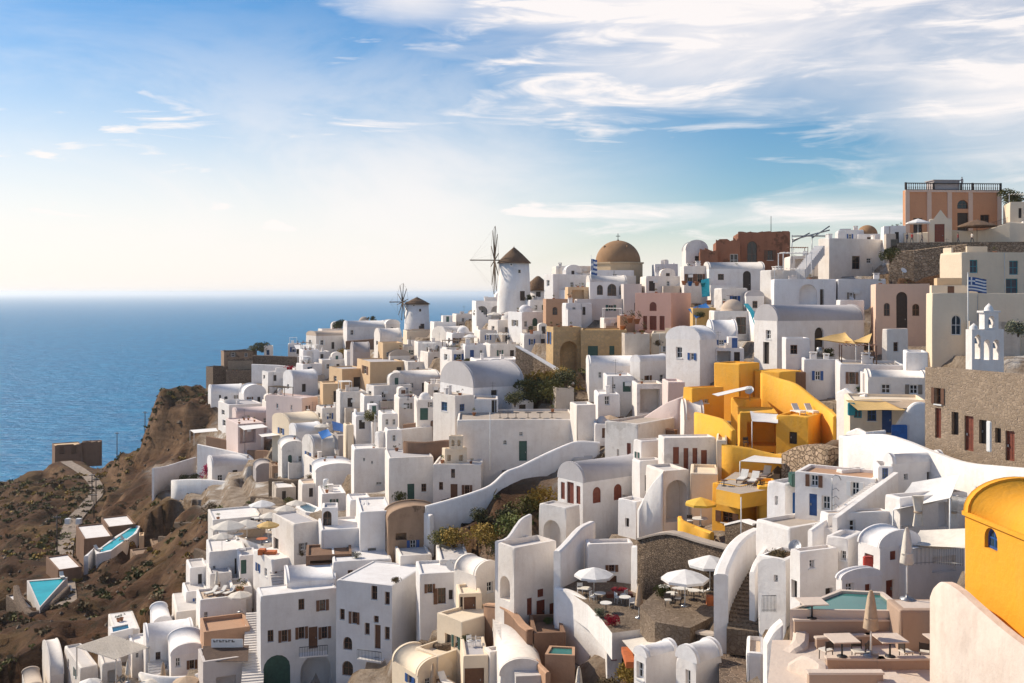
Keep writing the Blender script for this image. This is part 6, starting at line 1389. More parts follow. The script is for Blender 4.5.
for i, (u, v, r_, l, lb) in enumerate(((900,284,14,'leafdark','dark bush on the slope left of the rubble wall'),(915,288,10,'leafdry','dry bush at the foot of the rubble wall'),(950,282,10,'leafochre','ochre bush at the right of the rubble wall'),(890,262,9,'leafdark','dark bush beside the large white house'),(935,262,7,'leafdry','dry bush growing from the rubble wall'),(912,302,7,'leafdark','dark plant hanging over the tan peach house'))): shrub(lb, u, v, r_, l, Y=140)
for i, (u, v, r_, l, lb) in enumerate(((1018,336,10,'leafsage','pale sage bush beside the bell gable'),(1014,356,11,'leafgreen','green bush right of the bell gable'),(1026,352,12,'leafolive','olive bush at the right edge above the stone school'))): shrub(lb, u, v, r_, l, Y=84)
root = shrub('rounded dark tree on the skyline at the right edge', 1010, 206, 11, 'leafdark', Y=174, name='tree', cat='tree')
for i, (u, v, r_, l, lb) in enumerate(((610,672,13,'leafdry','dry bush on the rock mound at the bottom'),(628,676,12,'leafochre','ochre bush on the rock mound at the bottom'),(592,680,12,'leafochre','ochre bush at the foot of the brown terrace'),(645,690,9,'leafochre','ochre bush beside the vaulted hut'),(612,640,7,'flowerred','red bougainvillea at the red door'),(600,636,6,'leafsage','grey green climbing plant beside the red door'),(662,612,8,'leafgreen','green bush below the walled terrace'))): shrub(lb, u, v, r_, l, Y=72 if i < 4 else None)
awning('beige awning over the orange floored yard', [(622,640,74),(648,634,76),(664,642,68),(636,656,66)], mat='canvas', sag=.15, posts=((2,2.2),(3,2.2)))
on('orange tiled floor step under the beige awning', 631, 664, 10, 3, 2, 'orange', Y=69, name='step', cat='step')
for i, (u, v, lb) in enumerate(((400,503,'green climbing bush left of the green door'),(406,507,'silvery bush by the white front house'),(417,507,'dark potted bush beside the green door'))): shrub(lb, u, v, (7,8,5)[i], ('leafgreen','leafsage','leafdark')[i], Y=121)
for i, (u, v, r_, l, lb) in enumerate(((622,416,6,'leafdark','dark bush on the terrace below the green door'),(634,418,5,'leafdry','dry bush beside the framed porch'),(614,412,5,'leafolive','olive bush beside the small dark window'),(604,446,7,'leafdry','dry bush in the stone niche below the steps'))): shrub(lb, u, v, r_, l)
# apartments: balconies and roof chairs
for i, (a, b) in enumerate((((299,654),(327,654)),((361,656),(385,656)))):
    Ya = 103.6 if i == 0 else 101.1; A, B = P(*a, Ya), P(*b, 104.3 if i == 0 else 100.25); B.z = A.z; root = empty('balcony', A, math.atan2(B.y-A.y, B.x-A.x), ('left balcony with a dark railing on the apartment house','right balcony with a dark railing on the tall apartment house')[i], 'balcony'); L = (B-A).length
    bm = bmesh.new(); box(bm, 0, L, -.9, .35, -.15, 0); obj('slab', bm, 'whiter', root)
    bm = bmesh.new()
    for k_ in range(18): x = L * k_ / 17; tube(bm, [(x, -.85, .003), (x, -.85, .95)], .02, 4)
    tube(bm, [(0, -.85, .97), (L, -.85, .97)], .035, 5); obj('railing', bm, 'darkmetal', root)
for i, (u, v, lb) in enumerate(((470,621,'left white chair on the warm white roof'),(478,622,'right white chair on the warm white roof'))): chair(lb, u, v, 'whitepaint', 'cushion', Y=86, rz=i + .5)
umbrella('closed tan parasol on the cream terrace', 433, 652, 1.1, 2.3, 'canvastan', True, Y=86)
lounger('white lounger on the cream terrace', 445, 654, .6, Y=85.5)
umbrella('closed cream parasol in the sunken terrace', 579, 662, 1.1, 2.2, 'canvas', True, Y=77)
umbrella('closed tan parasol on the lower left terrace', 163, 676, 1.2, 2.4, 'canvastan', True, Y=112)
umbrella('closed straw parasol beside the bottom left pergola', 117, 678, 1.2, 2.4, 'canvastan', True, Y=116)
umbrella('closed white parasol in the lounger court', 217, 598, 1.2, 2.4, 'canvas', True, Y=123.5)
for i, (u, v, lb) in enumerate(((212,600,'left wooden lounger in the walled court'),(221,601,'middle wooden lounger in the walled court'),(230,600,'right wooden lounger in the walled court'))): lounger(lb, u, v, -.7 + i * .1, Y=122)
pot('big round olive pot in the walled court', 240, 600, .5, 'clay', 'leafolive', Y=122)
awning('dark brown restaurant awning over the shop front', [(203,646,108),(249,645,108),(248,661,104.5),(202,662,104.5)], mat='awningbrown', sag=.08)
root = on('white restaurant sign board with dark lettering above the awning', 227, 645, 32, .12, 6, 'whitepaint', Y=107.5, name='sign', cat='sign')
bm = bmesh.new(); rs = random.Random(4); x = -1.45
for i in range(7): w_ = rs.uniform(.2, .32); box(bm, x, x + w_ * .35, -.03, -.004, .3, .56); box(bm, x + w_ * .4, x + w_, -.03, -.004, .3 + .2 * (i % 2), .4 + .15 * (i % 2)); x += w_ + .1
obj('lettering', bm, 'darkwood', root)
for i, (u, v) in enumerate(((218,634),(228,633),(238,635))): on(('left red orange seat cushions on the restaurant roof','middle red orange seat cushions on the restaurant roof','right wooden seat on the restaurant roof')[i], u, v, 8, .8, 4, ('orange','orange','wood')[i], Y=110, name='bench', cat='bench')
pole('tall white flag staff in the yard of the white front house', 490, 466, 412, .05, 'whitepaint', Y=122, name='flag_staff')
pole('white post in front of the big curved white terrace', 375, 462, 414, .06, 'whitepaint', Y=143, name='lamp_post')
for i, (u, v) in enumerate(((508,419),(516,420),(528,420),(540,420),(500,418),(552,420))): table(('dark table at the barrel roof end of the long terrace','second dark table on the long terrace','third dark table on the long terrace','fourth dark table on the long terrace','small dark table beside the tall dark doorway','last dark table near the ochre slope')[i], u, v, .9, .72, 'darkwood', Y=131)
for i, (u, v) in enumerate(((505,351),(512,352),(520,353),(459,362),(486,358),(532,340))): pot(('potted shrub left on the white roof with plants','potted shrub in the middle of the white roof with plants','potted shrub right on the white roof with plants','potted dark bush at the garden railing','potted bush on the broad white roof','potted bush beside the green tinted niche')[i], u, v, .5, 'clay', 'leafdark', Y=190)
# small roofs clutter: tables, jars and loungers of the far white terraces
rs = random.Random(11)

n = 0; hs = [(lb, v) for lb, v in HS.items() if v[0].location.y > 120 and v[1] > 3 and v[2] > 3 and 'roof' not in lb and 'vault' not in lb]
for q in range(110):
    lb, (rt, L1, L2, h) = hs[rs.randrange(len(hs))]
    x, y = rs.uniform(.6, L1 - .6), rs.uniform(.6, L2 - .6); w = rt.matrix_basis @ Vector((x, y, h + .3))
    k = rs.choice(('leafdark', 'leafgreen', 'leafolive')); s = rs.choice((.18, .25)); r = pot('tiny clay pot with a green plant on a far white roof', 512, 400, s, 'clay', k, Y=150, group='tiny potted plants on the far white roofs'); r.location = w

for i, (u, v, Y, rz) in enumerate(((70,578,168,.6),(62,577,170,.6),(54,577,171,.6),(98,560,184,1.2),(104,556,186,1.2),(124,545,191,1.2))): lounger(('sun lounger at the right corner of the triangular pool','middle sun lounger above the triangular pool','left sun lounger above the triangular pool','sun lounger at the near end of the long pool','second sun lounger at the near end of the long pool','sun lounger halfway along the long pool')[i], u, v, rz, Y=Y)

BU = ((345,392,'leafdark','dark bush beside the lower tan house'),(412,390,'leafdry','dry bush behind the tan pergola roof'),(372,412,'leafolive','round green bush on the cube terrace'),(436,398,'leafdark','dark bush by the teal shuttered house'),(300,392,'leafdark','dark bush above the blank pink block'),(282,414,'leafolive','olive bush behind the pointed gable'),(326,402,'leafdry','dry bush at the foot of the lower tan house'),(404,366,'leafdark','dark bush beside the blank tan side'),(452,345,'leafdark','dark bush before the small grey cupola'),(468,350,'leafolive','olive bush at the garden railing house'),(506,338,'leafdark','dark bush beside the low dome house'),(478,316,'leafdark','dark creeper at the left terrace arch'),(530,300,'leafdark','dark bush at the large windmill terrace edge'),(556,276,'leafdark','dark bush on the white roof terrace'),(578,268,'leafolive','olive bush below the Greek flag pole'),(644,300,'leafdark','dark bush behind the pink house'),(658,346,'leafdry','dry bush at the cream plaster base'),(640,380,'leafdark','dark bush beside the round backed house'),(700,318,'leafdark','dark bush at the ochre wall house'),(766,300,'leafdark','dark bush left of the ochre lined niche'),(736,346,'leafdry','dry bush on the long dark veranda'),(846,396,'leafdark','dark bush on the stepped white parapet'),(858,392,'leafgreen','green bush below the sloping roof terrace'),(912,436,'leafdry','dry bush at the curved white stair wall'),(728,540,'leafdry','dry bush at the short rubble wall'),(652,566,'leafdark','dark bush in the shade of the high rubble wall'),(668,540,'leafdark','dark bush under the great shaded arch'),(836,544,'leafdry','dry plant beside the square window house'),(396,598,'leafdry','dry bush between the two apartment houses'),(466,640,'leafdark','dark potted bush beside the brown gated house'),(356,566,'leafdark','dark bush at the collapsed brown corner'),(302,556,'leafdry','dry bush beside the dark slatted house'),(336,516,'leafdark','dark bush behind the round arched black window'),(266,496,'leafdark','dark bush below the shadowed vault end'),(310,470,'leafdry','dry bush at the deep blue doorway'),(288,486,'leafolive','olive bush at the tan ruin'),(560,566,'leafdry','dry bush on the stair of the bastion'),(548,606,'leafgreen','green pot plant beside the red brown door'))
for u, v, l, lb in BU: shrub(lb, u, v, 4.6, l, hk=.85)
TP = ((408,400,150,'far table on the roof of the narrow court house'),(384,414,158,'far table above the curving roof terrace'),(340,352,276,'far table on the left ridge'),(430,352,214,'far table near the cube with a dark door'),(512,364,178,'far table on the broad white roof'),(610,300,186,'far table before the arched windows'),(730,300,158,'far table below the curved parapet'),(620,396,130,'far table over the green door house'))
for u, v, Y, lb in TP: table(lb, u, v, 1.1, .75, 'wood', Y=Y)
for u, v, Y, r_, m, lb in ((424,398,168,1.6,'canvas','cream parasol above the teal shuttered house'),(392,374,192,1.6,'canvastan','tan parasol between tan houses and curved roof'),(470,346,208,1.5,'canvaswhite','white parasol near the small grey cupola'),(322,432,186,1.5,'canvas','cream parasol beside the left blue awning'),(610,410,128,1.4,'canvastan','tan parasol on the terrace above the chapel'),(700,300,166,1.5,'canvaswhite','white parasol by the souvenir shelves'),(494,316,218,1.6,'canvas','cream parasol beneath the large windmill')): umbrella(lb, u, v, r_, 2.4, m, Y=Y)

for u, v, Y, r_, m, lb, cl in ((150,676,111,1.5,'canvas','cream parasol before the grey fronted vault',False),(186,682,107,1.4,'canvastan','tan parasol at the low wall of the lower left',False),(240,612,118,1.4,'canvas','cream parasol at the restaurant roof',False),(128,684,112,1.1,'canvas','closed cream parasol below the two window cube',True),(90,682,115,1.3,'canvaswhite','white parasol under the slatted pergola edge',False),(222,560,129,1.5,'canvas','cream parasol on the flat canopy house',False)): umbrella(lb, u, v, r_, 2.4, m, cl, Y=Y)
for u, v, Y, lb in ((154,680,110.5,'table before the grey fronted vault'),(190,684,106.5,'table under the tan lower left parasol'),(86,680,115.5,'table below the slatted pergola'),(104,678,114.5,'second table below the slatted pergola')): table(lb, u, v, 1.0, .75, 'wood', Y=Y)
for i, (u, v, Y, lb) in enumerate(((84,679,115.8,'chair left under the slatted pergola'),(94,679,115,'chair right under the slatted pergola'),(158,681,110.3,'chair beside the grey fronted vault table'))): chair(lb, u, v, 'wood', 'cushion', Y=Y, rz=i)
cr, L1_, L2_, h_ = HS['deep yellow chapel with a rounded roof and one arched blue window']
bm = bmesh.new(); box(bm, -.1, -.004, -.05, L2_ + .05, h_ - .1, h_ + .05); obj('eave', bm, 'yellowdome', cr)
# ================================================================ terrain
def inside(px, py, poly):
    c = np.zeros(px.shape, bool); n = len(poly)
    for i in range(n):
        (x0, y0), (x1, y1) = poly[i], poly[(i+1) % n]
        with np.errstate(divide='ignore', invalid='ignore'):
            c ^= ((y0 > py) != (y1 > py)) & (px < (x1 - x0) * (py - y0) / (y1 - y0 + 1e-12) + x0)
    return c
pts, zs = [], []
LOW = [(75,456,335),(0,470,345),(140,446,330),(144,447,285),(138,474,256),(60,550,205),(100,492,240),(0,520,245),(30,468,345),(112,470,270),(-80,480,345),(-60,560,240)]
def addp(p): pts.append((p.x, p.y)); zs.append(p.z)
for u, v, y in CTRL: addp(P(u, v, y))
for v in range(300, 690, 26):
    for u in range(150, 1060, 40):
        if (u < 200 and v < 450) or (u < 330 and v < 370) or (u < 470 and v < 345) or v < 300: continue
        if u > 860 and v < 330 and v > 300: continue
        addp(P(u, v, DI(u, v)))
# ground beyond the skyline, outside the frame and down to the sea
for x, y, z in ((-150,420,20),(-60,420,60),(-20,420,70),(40,420,90),(120,420,104),(200,420,108),(-60,350,88),(-25,330,96),(20,300,105),(60,280,110),(100,260,113),(150,250,116),
                (-100,480,-8),(0,500,20),(100,500,60),(200,500,80),(-260,420,-8),(-330,380,-8),(-230,360,6),(-190,380,10),(-260,300,-6),(-210,260,28),(-180,200,42),(-160,150,44),(-150,100,44),(-200,120,20),(-250,160,-6),
                (-120,60,50),(-60,40,60),(0,20,75),(60,20,92),(100,40,104),(140,90,112),(180,160,118),(220,240,118),(-260,60,-8),(-200,20,5),(-360,250,-8),(0,560,-8),(200,600,20),(-120,440,2),(-100,370,52),(-135,345,45)): pts.append((x, y)); zs.append(z)
for u, v, y in ((180,390,283),(166,396,281),(176,430,262),(160,430,268),(186,412,262),(192,388,290)): addp(P(u, v, y))
pts += [(-107,318,48),(-97,332,48),(-84,342,56)]; zs += [50, 48, 56]; pts = pts[:-3] + [(p[0], p[1]) for p in pts[-3:]]
_tz = RBF(pts, zs, 10.0)
_low = RBF([tuple(P(*q).xy) for q in LOW], [P(*q).z for q in LOW], 2.0)
X0, X1, Y0, Y1, ST = -300, 240, 16, 560, .9
nx, ny = int((X1 - X0) / ST) + 1, int((Y1 - Y0) / ST) + 1
gx, gy = np.meshgrid(np.linspace(X0, X1, nx), np.linspace(Y0, Y1, ny)); HZ = _tz(np.c_[gx.ravel(), gy.ravel()]).reshape(gx.shape)
# the sea cliff west of the houses: a shelf of low ground lies at its foot
xl = np.interp(gy, [236, 256, 285, 340, 380], [P(130,470,236).x, P(138,470,256).x, P(146,440,285).x, P(150,440,340).x, P(170,440,380).x])
cap = _low(np.c_[gx.ravel(), gy.ravel()]).reshape(gx.shape); wc = np.clip((gy - 236) / 14, 0, 1) * np.clip((372 - gy) / 14, 0, 1)
low = np.where((gx < xl + 1.5 * np.sin(gy * .3)), np.minimum(HZ, cap), HZ); HZ = HZ * (1 - wc) + low * wc
pl = [(P(154,400,288).x, 292), (P(157,400,268).x, 266), (P(196,400,258).x, 258), (P(215,400,262).x, 262), (P(215,400,296).x, 296)]
def blur0(a, n):
    for _ in range(n): a = (a + np.roll(a, 1, 0) + np.roll(a, -1, 0) + np.roll(a, 1, 1) + np.roll(a, -1, 1)) / 5
    return a
wp = blur0(inside(gx, gy, pl).astype(float), 4); HZ = np.maximum(HZ, wp * 82.0 + (1 - wp) * HZ)
# which part is built up: edge of the village seen as a line on the ground
edge = [(205,384),(222,400),(214,420),(196,436),(200,445),(196,458),(150,470),(160,490),(258,494),(300,498),(296,508),(262,512),(236,520),(206,530),(204,552),(200,590),(170,618),(136,628),(108,636),(60,672),(40,684)]
vp = [tuple(G(u, v).xy) for u, v in edge] + [(-20, 20), (240, 20), (240, 420), (0, 420), (-60, 330), (-80, 310)]
vil = inside(gx, gy, vp).astype(float)
def disc(u, v, Y, r): p = P(u, v, Y); return np.clip(1.4 - np.hypot(gx - p.x, gy - p.y) / r, 0, 1)
def blur(a, n):
    for _ in range(n):
        a = (a + np.roll(a, 1, 0) + np.roll(a, -1, 0) + np.roll(a, 1, 1) + np.roll(a, -1, 1)) / 5
    return a
vil = blur(vil, 3)
for q in ((470,525,114,8),(500,525,112,9),(530,515,107,8),(545,500,104,6),(535,385,152,8),(555,390,150,7),(520,375,156,6),(900,275,148,9),(930,270,146,8),(955,265,146,6),(610,680,72,5),(630,680,70,5),(595,685,74,4),(330,330,300,8),(660,560,80,4),(805,455,84,6)): vil = np.minimum(vil, 1 - disc(*q))
flat = HZ.ravel(); rough = np.empty(flat.shape)
for i, (x, y) in enumerate(zip(gx.ravel(), gy.ravel())):
    n1 = noise.fractal(Vector((x * .045, y * .045, 3.1)), 1.0, 2.1, 5); n2 = abs(noise.noise(Vector((x * .11, y * .07, 9.7)))); n3 = noise.fractal(Vector((x * .17, y * .15, 7.7)), .9, 2.0, 4); rough[i] = n1 * 3.2 - n2 * 3.4 + n3 * 1.3 - abs(n3) * .9
rough = rough.reshape(gx.shape)
HZ = HZ + rough * (1 - vil) * np.clip((HZ + 4) / 20, .1, 1) + rough * .06 * vil
# the village stands on walled terraces
TH = 2.3
ph = (HZ - .5) / TH + rough * .05; stp = np.floor(ph) + np.clip((ph - np.floor(ph) - .8) / .2, 0, 1) 
HZ = HZ * (1 - vil) + (stp * TH - rough * .05 * TH - .3) * vil
# the old dirt road along the hillside is levelled
road = [(66,600),(64,570),(64,548),(72,522),(88,503),(96,492),(94,480),(80,468),(66,460)]
rw = spline([tuple(G(u, v)) for u, v in road], 10)
for q in rw:
    d = np.hypot(gx - q[0], gy - q[1]); w = np.clip(1.7 - d / 4.0, 0, 1); HZ = HZ * (1 - w) + (q[2] - .6) * w
gx0 = gx
for poly, z in CARVE:
    xs = [p[0] for p in poly]; ys = [p[1] for p in poly]
    i0, i1 = max(0, int((min(xs) - X0) / ST) - 1), min(nx, int((max(xs) - X0) / ST) + 3); j0, j1 = max(0, int((min(ys) - Y0) / ST) - 1), min(ny, int((max(ys) - Y0) / ST) + 3)
    if i1 <= i0 or j1 <= j0: continue
    sx, sy = gx[j0:j1, i0:i1], gy[j0:j1, i0:i1]; m = inside(sx, sy, poly)
    m2 = m.copy()
    m2[1:] |= m[:-1]; m2[:-1] |= m[1:]; m2[:, 1:] |= m[:, :-1]; m2[:, :-1] |= m[:, 1:]
    sub = HZ[j0:j1, i0:i1]; sub[m2] = np.minimum(sub[m2], z)
def ground_z(x, y):
    i = min(max((x - X0) / ST, 0), nx - 1.001); j = min(max((y - Y0) / ST, 0), ny - 1.001); a, b = int(i), int(j); s, t = i - a, j - b
    return float(HZ[b, a] * (1-s) * (1-t) + HZ[b, a+1] * s * (1-t) + HZ[b+1, a] * (1-s) * t + HZ[b+1, a+1] * s * t)
me = bpy.data.meshes.new('terrain'); V = np.c_[gx.ravel(), gy.ravel(), HZ.ravel()]
idx = np.arange(nx * ny).reshape(ny, nx); Q = np.stack([idx[:-1, :-1], idx[:-1, 1:], idx[1:, 1:], idx[1:, :-1]], -1).reshape(-1, 4)
me.vertices.add(len(V)); me.vertices.foreach_set('co', V.astype(np.float32).ravel()); me.loops.add(Q.size); me.loops.foreach_set('vertex_index', Q.ravel().astype(np.int32))
me.polygons.add(len(Q)); me.polygons.foreach_set('loop_start', np.arange(0, Q.size, 4, dtype=np.int32)); me.polygons.foreach_set('loop_total', np.full(len(Q), 4, np.int32)); me.update(); me.validate()
me.polygons.foreach_set('use_smooth', np.ones(len(Q), bool))
at_ = me.attributes.new('built', 'FLOAT', 'POINT'); at_.data.foreach_set('value', vil.ravel().astype(np.float32))
m = bpy.data.materials.new('terrain'); t, b = nt(m); pos = coords(t)
an = t.nodes.new('ShaderNodeAttribute'); an.attribute_name = 'built'
g = t.nodes.new('ShaderNodeNewGeometry'); sp = t.nodes.new('ShaderNodeSeparateXYZ'); t.links.new(g.outputs['Normal'], sp.inputs[0])
st = t.nodes.new('ShaderNodeMapRange'); st.inputs['From Min'].default_value = .62; st.inputs['From Max'].default_value = .85; t.links.new(sp.outputs['Z'], st.inputs['Value'])
soil = mix(t, (.125, .060, .030), (.055, .029, .017), noisen(t, pos, .12, 7, .7, .35, .65))
soil = mix(t, soil, (.18, .11, .046), noisen(t, pos, .05, 5, .65, .5, .68))
soil = mix(t, soil, (.035, .028, .014), noisen(t, pos, .32, 6, .75, .52, .66))
soil = mix(t, soil, (.20, .15, .11), noisen(t, pos, .5, 6, .75, .64, .76))
rock = mix(t, (.145, .076, .038), (.235, .14, .078), noisen(t, pos, .22, 7, .7, .35, .65, (.6, .6, 5)))
rock = mix(t, rock, (.04, .024, .016), noisen(t, pos, .6, 6, .75, .5, .7))
wild = mix(t, rock, soil, st.outputs['Result'])
pav = mix(t, (.40, .32, .25), (.22, .16, .11), noisen(t, pos, .5, 6, .7, .4, .66))
pav = mix(t, pav, (.66, .62, .58), noisen(t, pos, .16, 4, .6, .56, .66))
vo = t.nodes.new('ShaderNodeTexVoronoi'); vo.inputs['Scale'].default_value = 1.7; t.links.new(pos, vo.inputs['Vector']); sc_ = t.nodes.new('ShaderNodeSeparateColor'); t.links.new(vo.outputs['Color'], sc_.inputs['Color'])
dry = mix(t, (.36, .26, .18), (.20, .14, .09), sc_.outputs[0])
wallish = mix(t, (.72, .67, .62), dry, noisen(t, pos, .14, 5, .65, .34, .46))
bu = mix(t, wallish, pav, st.outputs['Result'])
t.links.new(mix(t, wild, bu, an.outputs['Fac']), b.inputs['Base Color']); b.inputs['Roughness'].default_value = .97; b.inputs['Specular IOR Level'].default_value = .15
bump(t, b, noisen(t, pos, .9, 8, .75, 0, 1), 1.0, .7)
me.materials.append(m); o = bpy.data.objects.new('terrain', me); COL.objects.link(o); tag(o, kind='structure')
# dirt road sheet
bm = bmesh.new(); pr = None
for i, q in enumerate(rw):
    a, c = rw[max(0, i-1)], rw[min(len(rw)-1, i+1)]; d = Vector((c[0]-a[0], c[1]-a[1])).normalized(); n = Vector((-d.y, d.x)); cur = []
    for s in (-1.7, -.8, 0, .8, 1.7): x, y = q[0] + n.x * s, q[1] + n.y * s; cur.append(bm.verts.new((x, y, ground_z(x, y) + .22)))
    if pr:
        for k in range(4): bm.faces.new((pr[k], pr[k+1], cur[k+1], cur[k])).smooth = True
    pr = cur
plain('dirt', (.34, .26, .20), .97, 0, .4, .8); tag(obj('road', bm, 'dirt'), kind='structure')
# scrub on the wild slope: too many low bushes to count
rs = random.Random(5); V, Fc, Mi = [], [], []
def clump(p, s, mi):
    for _ in range(26):
        a = rs.uniform(0, 6.28); e = rs.uniform(.05, 1.3); d = rs.uniform(.35, 1)
        c = Vector((p[0] + s * d * math.cos(a) * math.cos(e), p[1] + s * d * math.sin(a) * math.cos(e), p[2] + s * .7 * d * math.sin(e)))
        n = Vector((rs.uniform(-1, 1), rs.uniform(-1, 1), rs.uniform(-1, 1))).normalized(); t_ = n.orthogonal().normalized(); q = s * rs.uniform(.2, .4)
        i = len(V); V.extend([tuple(c - n * q), tuple(c + t_ * q * .6), tuple(c + n * q), tuple(c - t_ * q * .6)]); Fc.append((i, i+1, i+2, i+3)); Mi.append(mi)
k = 0
wl = np.argwhere((vil < .25) & (HZ > 4) & (gy > 95) & (gx > -200) & (gx < 20) & (gy < 400))
while k < 9000 and len(wl):
    j, i = wl[rs.randrange(len(wl))]; x, y = gx[j, i] + rs.uniform(-.6, .6), gy[j, i] + rs.uniform(-.6, .6)
    if noise.noise(Vector((x * .05, y * .05, 1.7))) + rs.uniform(-.35, .35) < 0: k += 1; continue
    clump((x, y, ground_z(x, y) - .1), rs.uniform(.4, 1.4), rs.choice((0, 0, 0, 1, 1, 2, 3))); k += 1
for rect, n in (((430,490,550,550), 90), ((515,355,575,405), 60), ((880,250,965,285), 50)):
    for _ in range(n):
        p = G(rs.uniform(rect[0], rect[2]), rs.uniform(rect[1], rect[3])); j, i = int((p.y - Y0) / ST), int((p.x - X0) / ST)
        if 0 <= j < ny and 0 <= i < nx and vil[j, i] < .5: clump((p.x, p.y, ground_z(p.x, p.y) - .1), rs.uniform(.3, .8), rs.choice((0, 1, 2)))
o = obj('scrub', (V, [], Fc), ['leafdry', 'leafolive', 'leafdark', 'leafochre']); o.data.polygons.foreach_set('material_index', Mi); tag(o, 'low dry scrub covering the brown hillside', 'scrub', None, 'stuff')
# loose boulders on the wild slope
V, Fc = [], []
for _ in range(1700):
    if not len(wl): break
    j, i = wl[rs.randrange(len(wl))]; x, y = gx[j, i], gy[j, i]; s = rs.uniform(.15, .5) * (2.2 if rs.random() < .12 else 1); z = ground_z(x, y)
    bm = None; i0 = len(V)
    for (a, c, d) in ((1,0,0),(-1,0,0),(0,1,0),(0,-1,0),(0,0,1),(0,0,-1)): V.append((x + a * s * rs.uniform(.6, 1.2), y + c * s * rs.uniform(.6, 1.2), z + d * s * rs.uniform(.4, .9)))
    for f in ((0,2,4),(2,1,4),(1,3,4),(3,0,4),(2,0,5),(1,2,5),(3,1,5),(0,3,5)): Fc.append(tuple(i0 + q for q in f))
plain('boulder', (.19, .14, .10), .95, 0, .5, 1.0); tag(obj('rocks', (V, [], Fc), 'boulder'), 'loose pale stones scattered on the brown hillside', 'stones', None, 'stuff')
# settle movable things on whatever carries them
bpy.context.view_layer.update(); dg = bpy.context.evaluated_depsgraph_get()
MOV = {'bush', 'table', 'chair', 'pot', 'sun lounger', 'person', 'parasol', 'bench', 'tree', 'crate', 'barrel', 'trunk', 'counter', 'cabinet', 'planter'}
def rootof(o):
    while o.parent: o = o.parent
    return o
for o in [o for o in COL.objects if o.parent is None and o.get('category') in MOV]:
    z0 = o.location.z; p = Vector((o.location.x, o.location.y, z0 + 2.6)); best = None
    for _ in range(12):
        ok, hit, nrm, _i, ho, _m = S.ray_cast(dg, p, Vector((0, 0, -1)))
        if not ok or hit.z < z0 - 6: break
        r = rootof(ho)
        if r is not o and r.get('category') not in MOV and r.get('category') not in ('awning', 'parasol', 'pergola', 'railing', 'scrub', 'stones', 'haze') and r.name != 'haze' and nrm.z > .3: best = hit.z; break
        p = hit - Vector((0, 0, .004))
    if best is not None: o.location.z = best - (.03 if o['category'] in ('bush', 'tree') else 0)
# ================================================================ sea
m = bpy.data.materials.new('sea'); t, b = nt(m); pos = coords(t)
w1 = noisen(t, pos, .045, 6, .65, 0, 1, (1, 2.4, 1)); w2 = noisen(t, pos, .006, 5, .65, .3, .7, (1, 3.0, 1)); w3 = noisen(t, pos, .03, 5, .7, .35, .65, (1, 3.0, 1))
col = mix(t, (.002, .265, .50), (.001, .205, .42), w2); col = mix(t, col, (.001, .125, .29), w3)
bump(t, b, w1, 1.0, 6.0); nrm = b.inputs['Normal'].links[0].from_socket
df = t.nodes.new('ShaderNodeBsdfDiffuse'); gl = t.nodes.new('ShaderNodeBsdfGlossy'); gl.inputs['Roughness'].default_value = .28; ms = t.nodes.new('ShaderNodeMixShader'); ms.inputs[0].default_value = .08
t.links.new(col, df.inputs['Color']); t.links.new(nrm, df.inputs['Normal']); t.links.new(nrm, gl.inputs['Normal']); t.links.new(df.outputs[0], ms.inputs[1]); t.links.new(gl.outputs[0], ms.inputs[2]); t.links.new(ms.outputs[0], t.nodes['Material Output'].inputs['Surface'])
MATS['sea'] = m
bm = bmesh.new(); SZ = 160000
vs = [bm.verts.new((SZ * math.cos(2*math.pi*k/96), SZ * math.sin(2*math.pi*k/96), 0)) for k in range(96)]; bm.faces.new(vs); tag(obj('sea', bm, 'sea'), kind='structure')
# ================================================================ air
HAZE = 1
if HAZE:
    bm = bmesh.new(); box(bm, -150000, 150000, -2000, 150000, -9.5, 135)
    m = bpy.data.materials.new('haze'); m.use_nodes = True; t = m.node_tree; t.nodes.clear(); out = t.nodes.new('ShaderNodeOutputMaterial'); v = t.nodes.new('ShaderNodeVolumePrincipled')
    v.inputs['Color'].default_value = (1, 1, 1, 1); v.inputs['Density'].default_value = 6.5e-5; v.inputs['Anisotropy'].default_value = .45
    t.links.new(v.outputs[0], out.inputs['Volume']); MATS['haze'] = m; tag(obj('haze', bm, 'haze'), 'pale sea haze along the horizon', 'haze', None, 'stuff')
# ================================================================ daylight
SUN_AZ, SUN_EL = -62, 36
W = bpy.data.worlds.new('World'); S.world = W; W.use_nodes = True; t = W.node_tree; bg = t.nodes['Background']
sky = t.nodes.new('ShaderNodeTexSky'); sky.sky_type = 'NISHITA'; sky.sun_disc = False; sky.sun_elevation = R(SUN_EL); sky.sun_rotation = R(SUN_AZ); sky.altitude = 100; sky.air_density = 1.0; sky.dust_density = .6; sky.ozone_density = 2.5
tc = t.nodes.new('ShaderNodeTexCoord'); sx = t.nodes.new('ShaderNodeSeparateXYZ'); t.links.new(tc.outputs['Generated'], sx.inputs[0])
def mth(op, *a, clamp=False):
    n = t.nodes.new('ShaderNodeMath'); n.operation = op; n.use_clamp = clamp
    for i, x in enumerate(a):
        if isinstance(x, (int, float)): n.inputs[i].default_value = x
        else: t.links.new(x, n.inputs[i])
    return n.outputs[0]
def ramp(x, a, b): 
    n = t.nodes.new('ShaderNodeMapRange'); n.interpolation_type = 'SMOOTHSTEP'; n.inputs['From Min'].default_value = a; n.inputs['From Max'].default_value = b; t.links.new(x, n.inputs['Value']); return n.outputs['Result']
az = mth('ARCTAN2', sx.outputs['X'], sx.outputs['Y']); el = mth('ARCSINE', sx.outputs['Z'])
cb = t.nodes.new('ShaderNodeCombineXYZ'); t.links.new(az, cb.inputs[0]); t.links.new(el, cb.inputs[1]); ae = cb.outputs[0]
